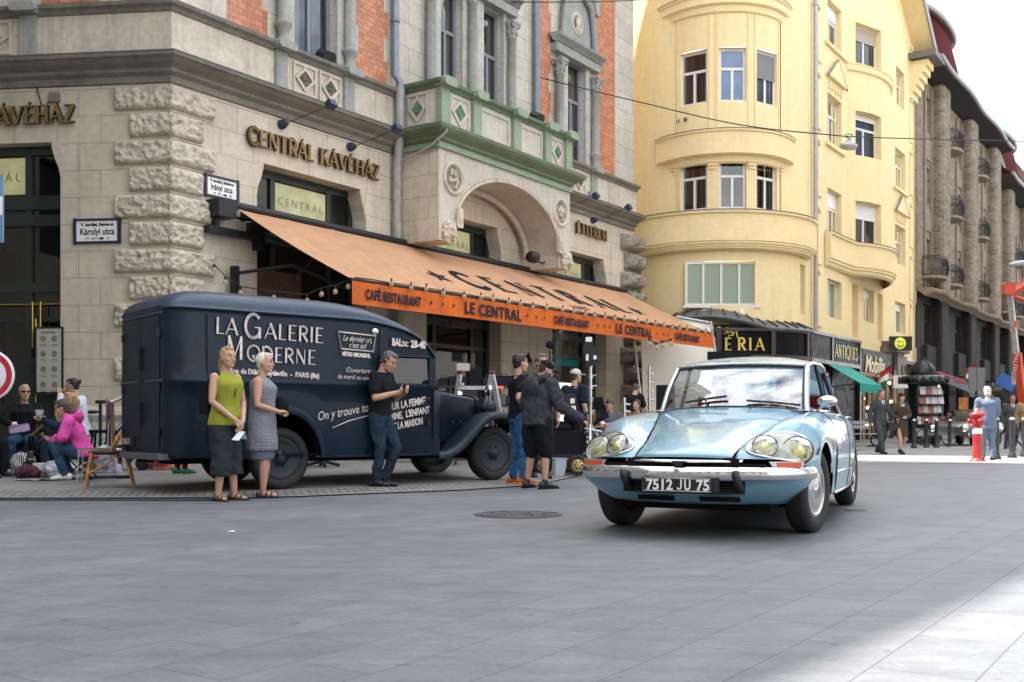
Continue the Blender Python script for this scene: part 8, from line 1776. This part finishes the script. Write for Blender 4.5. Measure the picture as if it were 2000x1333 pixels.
# shelving with gear, clutter in the cafe mouth behind the bonnet
sh2 = thing('gear_rack', 'black rack loaded with film gear in the shade of the cafe front', 'rack', tuple(gnd(965,20.0)), .2)
m = MB()
for z in (.15,.6,1.0,1.35): m.box(-1.1,1.0,-.25,.25,z,z+.035)
for x in (-1.08,-.1,.98):
    for y in (-.24,.24): m.tube([(x,y,0),(x,y,1.5)], .02, 6)
m.build('shelf', BLK, sh2)
random.seed(21); GEAR = [BLKM, BLK, mat('dark_blue_gear', (.015,.02,.045), .8), mat('grey_gear', (.09,.09,.10), .7), mat('violet_bag', (.018,.012,.022), .8)]
for z in (.185,.635,1.035,1.385):
    x = -1.05
    while x < .85:
        w_ = random.uniform(.15,.4); h_ = random.uniform(.12,.32); g_ = random.choice(GEAR); o = thing('gear_case', {0:'dark film gear case on the black rack in the cafe shade'}[0], 'case', tuple(mw(sh2) @ Vector((x+w_/2,0,z))), .2, 'gear cases on the black rack'); m = MB(); m.bbox(-w_/2,w_/2,-.2,.2,0,h_,.025); m.build('case', g_, o); m = MB(); m.tube([(-.05,-.18,h_),(-.05,-.18,h_+.04),(.05,-.18,h_+.04),(.05,-.18,h_)], .008, 5); m.build('handle', BLK, o); x += w_+.03
rc = thing('small_red_light', 'small red lamp glowing on the gear rack', 'lamp', tuple(at(977,757,19.6))); m = MB(); m.bbox(-.06,.06,-.03,.03,-.015,.02,.008); m.build('lens', mat('red_glow', (.6,.06,.03), .4, emit=((1,.1,.04), .5)), rc)
bkt = thing('wicker_chair', 'pale wicker armchair seen between the van cab and the ladder', 'chair', tuple(gnd(868,18.6))); WICK = mat('pale_wicker', (.42,.28,.12), .7, uv=True, wave=dict(sc=26,c2=(.26,.16,.06),w=.3)); m = MB(); m.grid([[Vector((.3*cos(a),.3*sin(a),z)) for z in (.45,.75,1.05+.05*sin(a))] for a in [PI*i/12 for i in range(13)]]); m.build('backrest', WICK, bkt); m = MB(); m.lathe([(0,.45),(.3,.45),(.31,.40),(0,.40)], 20); m.build('seat', WICK, bkt)
for a in (.8,2.3,3.9,5.5): m = MB(); m.tube([(.25*cos(a),.25*sin(a),.42),(.28*cos(a),.28*sin(a),0)], .02, 6); m.build('leg', WOOD, bkt)
# cafe tables and stools behind the van, whose legs show under it
CANE = mat('cane_wood', (.30,.12,.035), .5, nz=(9,.35), coat=.3); 
st0 = None
for i, (px, lab) in enumerate(((628,'orange wooden chair whose legs show under the van, leftmost'),(705,'orange wooden chair whose legs show under the van near the running board'),(790,'orange wooden chair whose legs show under the van right of the man'),(735,'orange wooden chair whose legs show just behind the man with the phone'))):
    if st0 is None:
        st0 = thing('cafe_chair', lab, 'chair', tuple(gnd(px,19.0)), .3, 'wooden cafe chairs behind the van')
        for x in (-.18,.18):
            for y in (-.18,.18): m = MB(); m.tube([(x,y,.45),(x*1.15,y*1.15,0)], .022, 6); m.build('leg', CANE, st0)
        m = MB(); m.bbox(-.22,.22,-.22,.22,.44,.48,.01); m.build('seat', CANE, st0); m = MB(); m.box(-.2,.2,.19,.22,.62,.85); m.tube([(-.19,.2,.45),(-.19,.22,.85)], .018, 6); m.tube([(.19,.2,.45),(.19,.22,.85)], .018, 6); m.build('backrest', CANE, st0)
    else: o = copy_tree(st0); o['label'] = lab; o.location = gnd(px, 19.0+.3*(i % 2)); o.rotation_euler.z = .3+i*.8
tb = thing('iron_table_base', 'cast iron table foot showing under the back of the van', 'table', tuple(gnd(630,17.5))); m = MB(); m.lathe([(.05,0.08),(.04,.7)], 10); [m.tube([(0,0,.1),(.28*cos(a),.28*sin(a),.03)], .03, 6) for a in (.3,1.87,3.44,5.01)]; m.build('base', IRON, tb); m = MB(); m.lathe([(0,.72),(.35,.72),(.35,.70),(0,.70)], 24); m.build('tabletop', IRON, tb)
ctb = thing('cafe_table', 'long cafe table with cups before the guests', 'table', tuple(gnd(1200,22.6)), .1); m = MB(); m.bbox(-.9,.9,-.35,.35,.72,.76,.01); m.build('tabletop', mat('wood_tabletop', (.28,.15,.07), .4, nz=(4,.3)), ctb)
for x in (-.8,.8):
    for y in (-.28,.28): m = MB(); m.tube([(x,y,0),(x,y,.72)], .02, 6); m.build('leg', IRON, ctb)
cu0 = None
for x in (-.3,.1,.35,.62):
    v = mw(ctb) @ Vector((x,-.2,.76))
    if cu0 is None: cu0 = thing('cup', 'small white cup on the cafe table', 'cup', tuple(v), 0, 'cups on the cafe table'); m = MB(); m.lathe([(.02,0),(.035,.03),(.04,.08),(.034,.08),(.03,.03),(0,.02)], 12); m.build('bowl', WHT, cu0); m = MB(); m.tube([(.038,0,.06),(.06,0,.05),(.055,0,.03),(.034,0,.03)], .005, 5); m.build('handle', WHT, cu0)
    else: o = copy_tree(cu0); o.location = v
lw = thing('notice_case', 'dark lantern topped notice case on the cafe wall behind the crew', 'case', tuple(RF @ Vector((12.9,-.2,1.2)))); m = MB(RF); m.box(12.45,13.5,-.25,-.01,.9,2.6); m.build('case', GRNK, lw, True); m = MB(RF); m.box(12.6,13.35,-.26,-.25,1.0,2.3); m.build('notice', mat('notice_paper', (.42,.36,.30), .7, nz=(4,.3)), lw, True); m = MB(RF); m.lathe([(.12,2.6),(.14,2.7),(.06,2.85),(.03,2.95),(0,3.0)], 12, (13.0,-.13,0)); m.build('finial', GRNK, lw, True)
lwn = thing('lit_display', 'bright lit panel glowing inside the cafe window behind the crew', 'display', tuple(RF @ Vector((14.9,.8,.8)))); m = MB(RF); m.box(14.75,17.2,.7,.75,.2,2.2); m.build('panel', mat('glowing_panel', (.8,.78,.7), .5, emit=((1,.93,.8), 1.6)), lwn, True); m = MB(RF); m.box(14.9,17.6,.62,.66,2.75,3.1); m.build('teal_header', mat('teal_panel', (.02,.28,.28), .5, emit=((.03,.45,.45), .12)), lwn, True)
# ------------------------------------------------ left corner: chairs, bags, signs
RAT = mat('rattan_cane', (.36,.15,.035), .4, nz=(12,.35), coat=.4); RATY = mat('yellow_binding', (.55,.30,.03), .5, nz=(20,.2)); WVB = mat('black_weave', (.012,.012,.014), .6, bump=(60,.3), brick=dict(w=.024,h=.014,m=.003,c2=(.02,.02,.022),mc=(.004,.004,.004))); WVY = mat('yellow_checker_weave', (.42,.25,.06), .6, brick=dict(w=.024,h=.02,m=.006,c2=(.60,.52,.32),mc=(.015,.014,.012)))
rz = thing('rattan_chair', 'black and yellow woven rattan bistro chair by the van', 'chair', tuple(gnd(213,13.7)), -1.25)
for x, y, bx, by in ((-.20,-.20,-.26,-.27),(.20,-.20,.26,-.27),(-.19,.20,-.25,.30),(.19,.20,.25,.30)):
    m = MB(); m.tube([(x,y,.45),((x+bx)/2,(y+by)/2,.24),(bx,by,0)], [.022,.021,.019], 8); lg = m.build('leg', RAT, rz); m = MB(); c = Vector(((x+bx)/2,(y+by)/2,.22)); m.tube([c+Vector((0,0,.03)), c-Vector((0,0,.03))], .026, 8); m.build('binding', RATY, lg)
m = MB(); m.tube([(-.235,-.24,.13),(.235,-.24,.13),(.235,.26,.13),(-.235,.26,.13)], .012, 6, closed=True); m.build('stretcher', BLK, rz)
m = MB()
for s in (-1,1): m.tube([(s*.2,-.2,.42),(s*.1,-.21,.33),(s*.24,-.24,.18)], .013, 6); m.tube([(s*.2,.1,.43),(s*.22,.0,.32),(s*.24,-.22,.2)], .013, 6)
m.build('brace', RAT, rz)
m = MB(); m.lathe([(0,.47),(.20,.47),(.24,.46),(.25,.44),(.22,.42),(0,.42)], 28); m.build('seat', WVB, rz); m = MB(); m.lathe([(.16,.474),(.248,.455)], 28); m.v = [v for v in m.v]; m.build('seat_border', WVY, rz)
rows = [[Vector((.25*sin(a)*(1+.05*v)*(1-.25*max(0,v-.6)), .12+.17*cos(a)+.10*v, .46+.50*v*(1-.10*abs(a)))) for v in [i/8 for i in range(9)]] for a in [-1.25+2.5*i/18 for i in range(19)]]
m = MB(); m.grid([r for r in rows[5:14]]); m.build('backrest', WVB, rz); m = MB(); m.grid(rows[:6]); m.grid(rows[13:]); m.build('back_wing', WVY, rz)
m = MB(); m.tube([r[-1] for r in rows], .016, 6); m.build('back_rim', RAT, rz)
for s in (-1,1): m = MB(); m.tube([(s*.24,.10,.62),(s*.235,.05,.52),(s*.20,.02,.42)], [.024,.024,.02], 8); a_ = m.build('arm_stub', RAT, rz); m = MB(); m.tube([(s*.24,.10,.60),(s*.24,.105,.66)], .03, 8); m.build('binding', RATY, a_)
scs = thing('school_chair', 'old school chair with a wooden back panel on thin steel legs', 'chair', tuple(gnd(186,14.5)), -1.35); m = MB(); m.grid([[Vector((x,.20+.03*(1-(x/.19)**2),z)) for z in (.66,.84)] for x in [-.19+.38*i/8 for i in range(9)]]); m.grid([[Vector((x,.215+.03*(1-(x/.19)**2),z)) for z in (.66,.84)][::-1] for x in [-.19+.38*i/8 for i in range(9)]]); m.build('back_panel', mat('old_plywood', (.20,.12,.06), .5, nz=(5,.3)), scs); m = MB()
for s in (-1,1): m.tube([(s*.17,.2,.84),(s*.17,.18,.44),(s*.19,.26,0)], .011, 6); m.tube([(s*.17,.18,.44),(s*.17,-.18,.44),(s*.19,-.2,0)], .011, 6)
m.build('steel_frame', ALU, scs); m = MB(); m.box(-.18,.18,-.19,.18,.44,.46); m.build('seat', MC['old_plywood'], scs); m = MB(); m.grid([[Vector((-.12+.02*sin(t*9),.24-.03*t,.78-.72*t)),Vector((-.09+.02*sin(t*9+.5),.24-.03*t,.77-.72*t))] for t in [i/12 for i in range(13)]]); m.build('red_ribbon', mat('red_ribbon', (.50,.01,.02), .6), scs)
def stool(px, Y, rz_, lab, h=.45):
    o = thing('folding_stool', lab, 'stool', tuple(gnd(px, Y)), rz_); m = MB()
    for y in (-.18,.18): m.tube([(-.2,y,0),(.2,y,h)], .013, 6); m.tube([(.2,y,0),(-.2,y,h)], .013, 6)
    for x in (-.2,.2): m.tube([(x,-.18,0),(x,.18,0)], .013, 6)
    m.build('leg_frame', BLK, o); m = MB(); m.grid([[Vector((x,y,h-.05*(1-(x/.2)**2))) for y in (-.2,.2)] for x in [-.2+.4*i/8 for i in range(9)]]); m.build('sling_seat', BLKM, o)
stool(92,15.95,.2,'black folding stool under the blond woman in navy',.42); stool(158,15.0,.1,'black folding stool under the girl in pink',.36); stool(25,16.3,.3,'black folding stool under the woman in black',.5)
hc = thing('high_stool', 'tall stool draped with a mauve coat under the woman in white', 'stool', tuple(gnd(203,16.7)), .2)
for x in (-.18,.18):
    for y in (-.18,.18): m = MB(); m.tube([(x,y,0),(x*.8,y*.8,.6)], .016, 6); m.build('leg', BLK, hc)
m = MB(); m.bbox(-.2,.2,-.2,.2,.58,.63,.02); m.build('seat', BLKM, hc)
co = thing('mauve_coat', 'mauve fleece coat hanging behind the woman in white', 'coat', tuple(gnd(216,16.75))); m = MB(); m.grid([[Vector((-.10+.18*u+.03*sin(7*u+v*2), .1*sin(u*5), .12+1.0*v-.1*u)) for v in [i/10 for i in range(11)]] for u in [i/8 for i in range(9)]]); b2_ = m; m.build('cloth', mat('mauve_fleece', (.24,.15,.17), .95, nz=(9,.3), bump=(40,.6)), co)
def bag(px, Y, w, h, d, c, lab, nm='bag', strap=True, rz_=.2):
    o = thing(nm, lab, 'bag', tuple(gnd(px, Y)), rz_); m = MB()
    for i in range(5): m.ell((w*(random.random()-.5)*.5, d*(random.random()-.5)*.4, h*(.35+.25*random.random())), (w*.42,d*.5,h*.42), 10, 7)
    m.box(-w*.4,w*.4,-d*.4,d*.4,0,h*.45); bb_ = soft(m.build('bag', c, o), .02, 3)
    if strap: m = MB(); m.tube([(-w*.25,-d*.1,h*.7),(-w*.15,-d*.2,h*1.1),(w*.15,-d*.2,h*1.1),(w*.25,-d*.1,h*.7)], .012, 6); m.build('strap', BLKM, o)
random.seed(31)
ZEB = mat('zebra_cloth', (.6,.6,.6), .8, uv=True, wave=dict(sc=9,c2=(.015,.015,.02),w=.1,dist=3)); FOIL = mat('silver_navy_print', (.45,.48,.55), .4, .3, nz=(9,.6)); SILVER = mat('crumpled_silver', (.5,.5,.52), .35, .4, nz=(12,.4), bump=(14,.8)); NVB = mat('navy_bag_cloth', (.02,.03,.06), .8, nz=(5,.4))
bag(125,15.3,.45,.28,.35,FOIL,'silver and navy printed bag under the girl in pink'); bag(135,15.0,.5,.12,.3,SILVER,'crumpled silver bag lying on the pavement before the girl in pink', strap=False); bag(42,15.6,.3,.36,.25,ZEB,'black and white zigzag tote bag on the ground under the woman in black'); bag(20,16.0,.5,.4,.4,NVB,'navy rucksack on the ground beside the zigzag tote'); bag(75,16.6,.4,.5,.35,mat('dark_blue_rucksack', (.015,.022,.035), .8, nz=(5,.4)),'dark blue rucksack under the women at left'); bag(215,16.2,.4,.42,.3,mat('white_blue_bag', (.42,.45,.50), .7, nz=(6,.5)),'white and blue bag leaning by the wall plinth behind the rattan chair'); bag(55,15.2,.28,.2,.25,mat('red_spotted_bag', (.08,.03,.05), .8, nz=(14,.8)),'small dark bag with red spots by the zigzag tote')
o = thing('zebra_scarf', 'black and white striped cloth spread on the pavement', 'cloth', tuple(gnd(75,14.75))); m = MB(); m.grid([[Vector((-.3+.6*u,-.12+.2*v,.02+.03*noise.noise(Vector((u*5,v*5,2))))) for v in [i/5 for i in range(6)]] for u in [i/12 for i in range(13)]]); m.build('cloth', ZEB, o)
o = thing('cardboard_box', 'flat tan box with a white tray on the pavement at left', 'box', tuple(gnd(80,15.4)), .1); m = MB(); m.bbox(-.17,.17,-.14,.14,0,.11,.01); m.build('box', mat('tan_card', (.34,.22,.11), .8, nz=(4,.2)), o); m = MB(); m.bbox(-.1,.1,-.1,.1,.11,.2,.02); m.build('tray', WHT, o)
o = thing('thermos_flask', 'black thermos flask standing between the bags at left', 'flask', tuple(gnd(59,15.35))); m = MB(); m.lathe([(.05,0),(.05,.30),(.04,.33),(.042,.38),(0,.38)], 14); m.build('flask', BLK, o); m = MB(); m.lathe([(.052,.25),(.052,.27)], 14); m.build('band', STEEL, o)
o = thing('pencil_case', 'lilac plastic pouch lying on the lap of the woman in black', 'pouch', tuple(at(38,838,15.5))); m = MB(Matrix.Rotation(-.15,4,'Y')); m.bbox(-.13,.13,-.04,.04,-.05,.06,.015); m.build('pouch', mat('lilac_plastic', (.42,.36,.55), .3, nz=(12,.4), coat=.4), o); m = MB(Matrix.Rotation(-.15,4,'Y')); m.box(-.12,.12,-.045,-.04,.045,.055); m.build('zip', mat('pink_zip', (.5,.05,.3), .5), o)
o = thing('umbrella_handles', 'two curved wooden umbrella handles beside the blond woman', 'umbrella', tuple(at(72,845,15.7))); m = MB(); m.tube([(-.08,0,-.05),(.0,0,.03),(.08,0,.10),(.10,0,.18),(.05,0,.20)], .016, 7); m.build('handle', RAT, o); m = MB(); m.tube([(-.1,0,-.05),(-.14,0,-.5)], .02, 6); m.tube([(-.06,.03,-.05),(-.1,.03,-.5)], .02, 6); m.build('canopy', BLKM, o)
pp = thing('scooter', 'kick scooter with black handle leaning on the wall plinth', 'scooter', tuple(gnd(196,18.6))); m = MB(); m.tube([(.0,0,.1),(.0,0,1.05)], .03, 8); m.tube([(-.08,0,1.05),(.09,0,1.05)], .03, 8); m.build('stem', BLK, pp); m = MB(); m.box(-.1,.5,-.06,.06,.07,.10); m.build('deck', BLK, pp)
for x in (-.02,.5): m = MB(); m.lathe([(0,-.02),(.07,-.02),(.07,.02),(0,.02)], 14, (x,0,.07), 'y'); m.build('wheel', TYRE, pp)
bb2 = thing('bicycle', 'bicycle with silver swept handlebars behind the scooter', 'bicycle', tuple(gnd(205,19.4)), .2)
for x in (-.5,.5): m = MB(); m.tube([(x+.33*cos(a),0,.34+.33*sin(a)) for a in [2*PI*i/24 for i in range(24)]], .02, 6, closed=True); m.build('wheel', TYRE, bb2)
m = MB(); [m.tube(q, .018, 6) for q in ([(-.5,0,.34),(-.1,0,.32),(.38,0,.75),(-.2,0,.78),(-.1,0,.32)],[(.5,0,.34),(.36,0,1.0)])]; m.build('frame', mat('pale_blue_frame', (.2,.42,.48), .4), bb2); m = MB(); m.tube([(.05,-.3,1.0),(.3,-.18,1.12),(.36,0,1.05),(.3,.18,1.12),(.05,.3,1.0)], .014, 6); m.build('handlebar', STEEL, bb2); m = MB(); m.ell((-.22,0,.86),(.13,.07,.035)); m.build('saddle', BLK, bb2)
# pushchair wheels and a coppery bag behind the van
tr_ = thing('trolley', 'low black trolley with small wheels behind the van step', 'trolley', tuple(gnd(288,16.8)), .1); m = MB(); m.box(-.4,.2,-.2,.2,.35,.40); m.tube([(-.4,0,.38),(.1,0,.12)], .02, 6); m.tube([(.15,0,.38),(-.1,0,.1)], .02, 6); m.build('frame', BLK, tr_)
for x in (-.05,.28): m = MB(); m.lathe([(0,-.03),(.085,-.03),(.11,-.015),(.11,.015),(.085,.03),(0,.03)], 18, (x,-.1,.11), 'y'); m.build('wheel', TYRE, tr_)
bag(326,16.8,.52,.30,.3,mat('copper_foil', (.50,.17,.11), .4, .3, nz=(6,.3), bump=(10,.7)),'shiny copper coloured bag under the rear of the van', strap=False)
o = thing('traffic_cone_base', 'small orange cone piece by the copper bag under the van', 'cone', tuple(gnd(362,16.5))); m = MB(); m.lathe([(.12,0),(.12,.03),(.08,.03),(.03,.28),(0,.28)], 14); m.build('cone', mat('cone_orange', (.6,.14,.02), .6), o)
# no-vehicles sign and the blue post at the left edge
ns_ = thing('road_sign', 'round white road sign with a red rim standing nearest the camera', 'road sign', tuple(gnd(-22,9.6))); b = gnd(-22,9.6)
m = MB(); m.lathe([(0,-.0),(.22,-.0),(.225,.004),(.225,.02),(0,.02)], 40, (0,0,H+(YH-733)*9.6/F), 'y'); pl2 = m.build('plate', mat('sign_white', (.62,.62,.64), .4, nz=(3,.05)), ns_); m = MB(); m.lathe([(.158,-.003),(.208,-.003)], 40, (0,0,H+(YH-733)*9.6/F), 'y'); m.build('red_ring', mat('sign_red', (.42,.012,.03), .4, nz=(4,.1)), pl2); m = MB(); m.tube([(0,.05,0),(0,.05,3.2)], .035, 8); m.build('post', ALU, ns_)
bpn = thing('blue_sign', 'narrow blue and white sign plate above the round road sign', 'sign', tuple(at(-10,410,9.9))); m = MB(); m.box(-.12,.075,.0,.02,-.30,.32); m.build('plate', mat('sign_blue_grey', (.13,.25,.36), .4, nz=(5,.2)), bpn); m = MB(); m.box(-.12,.07,-.004,.0,-.05,.12); m.build('white_patch', WHT, bpn); m = MB(); m.tube([(-.1,.04,-2.8),(-.1,.04,.5)], .03, 8); m.build('post', ALU, bpn)
bake_pending()
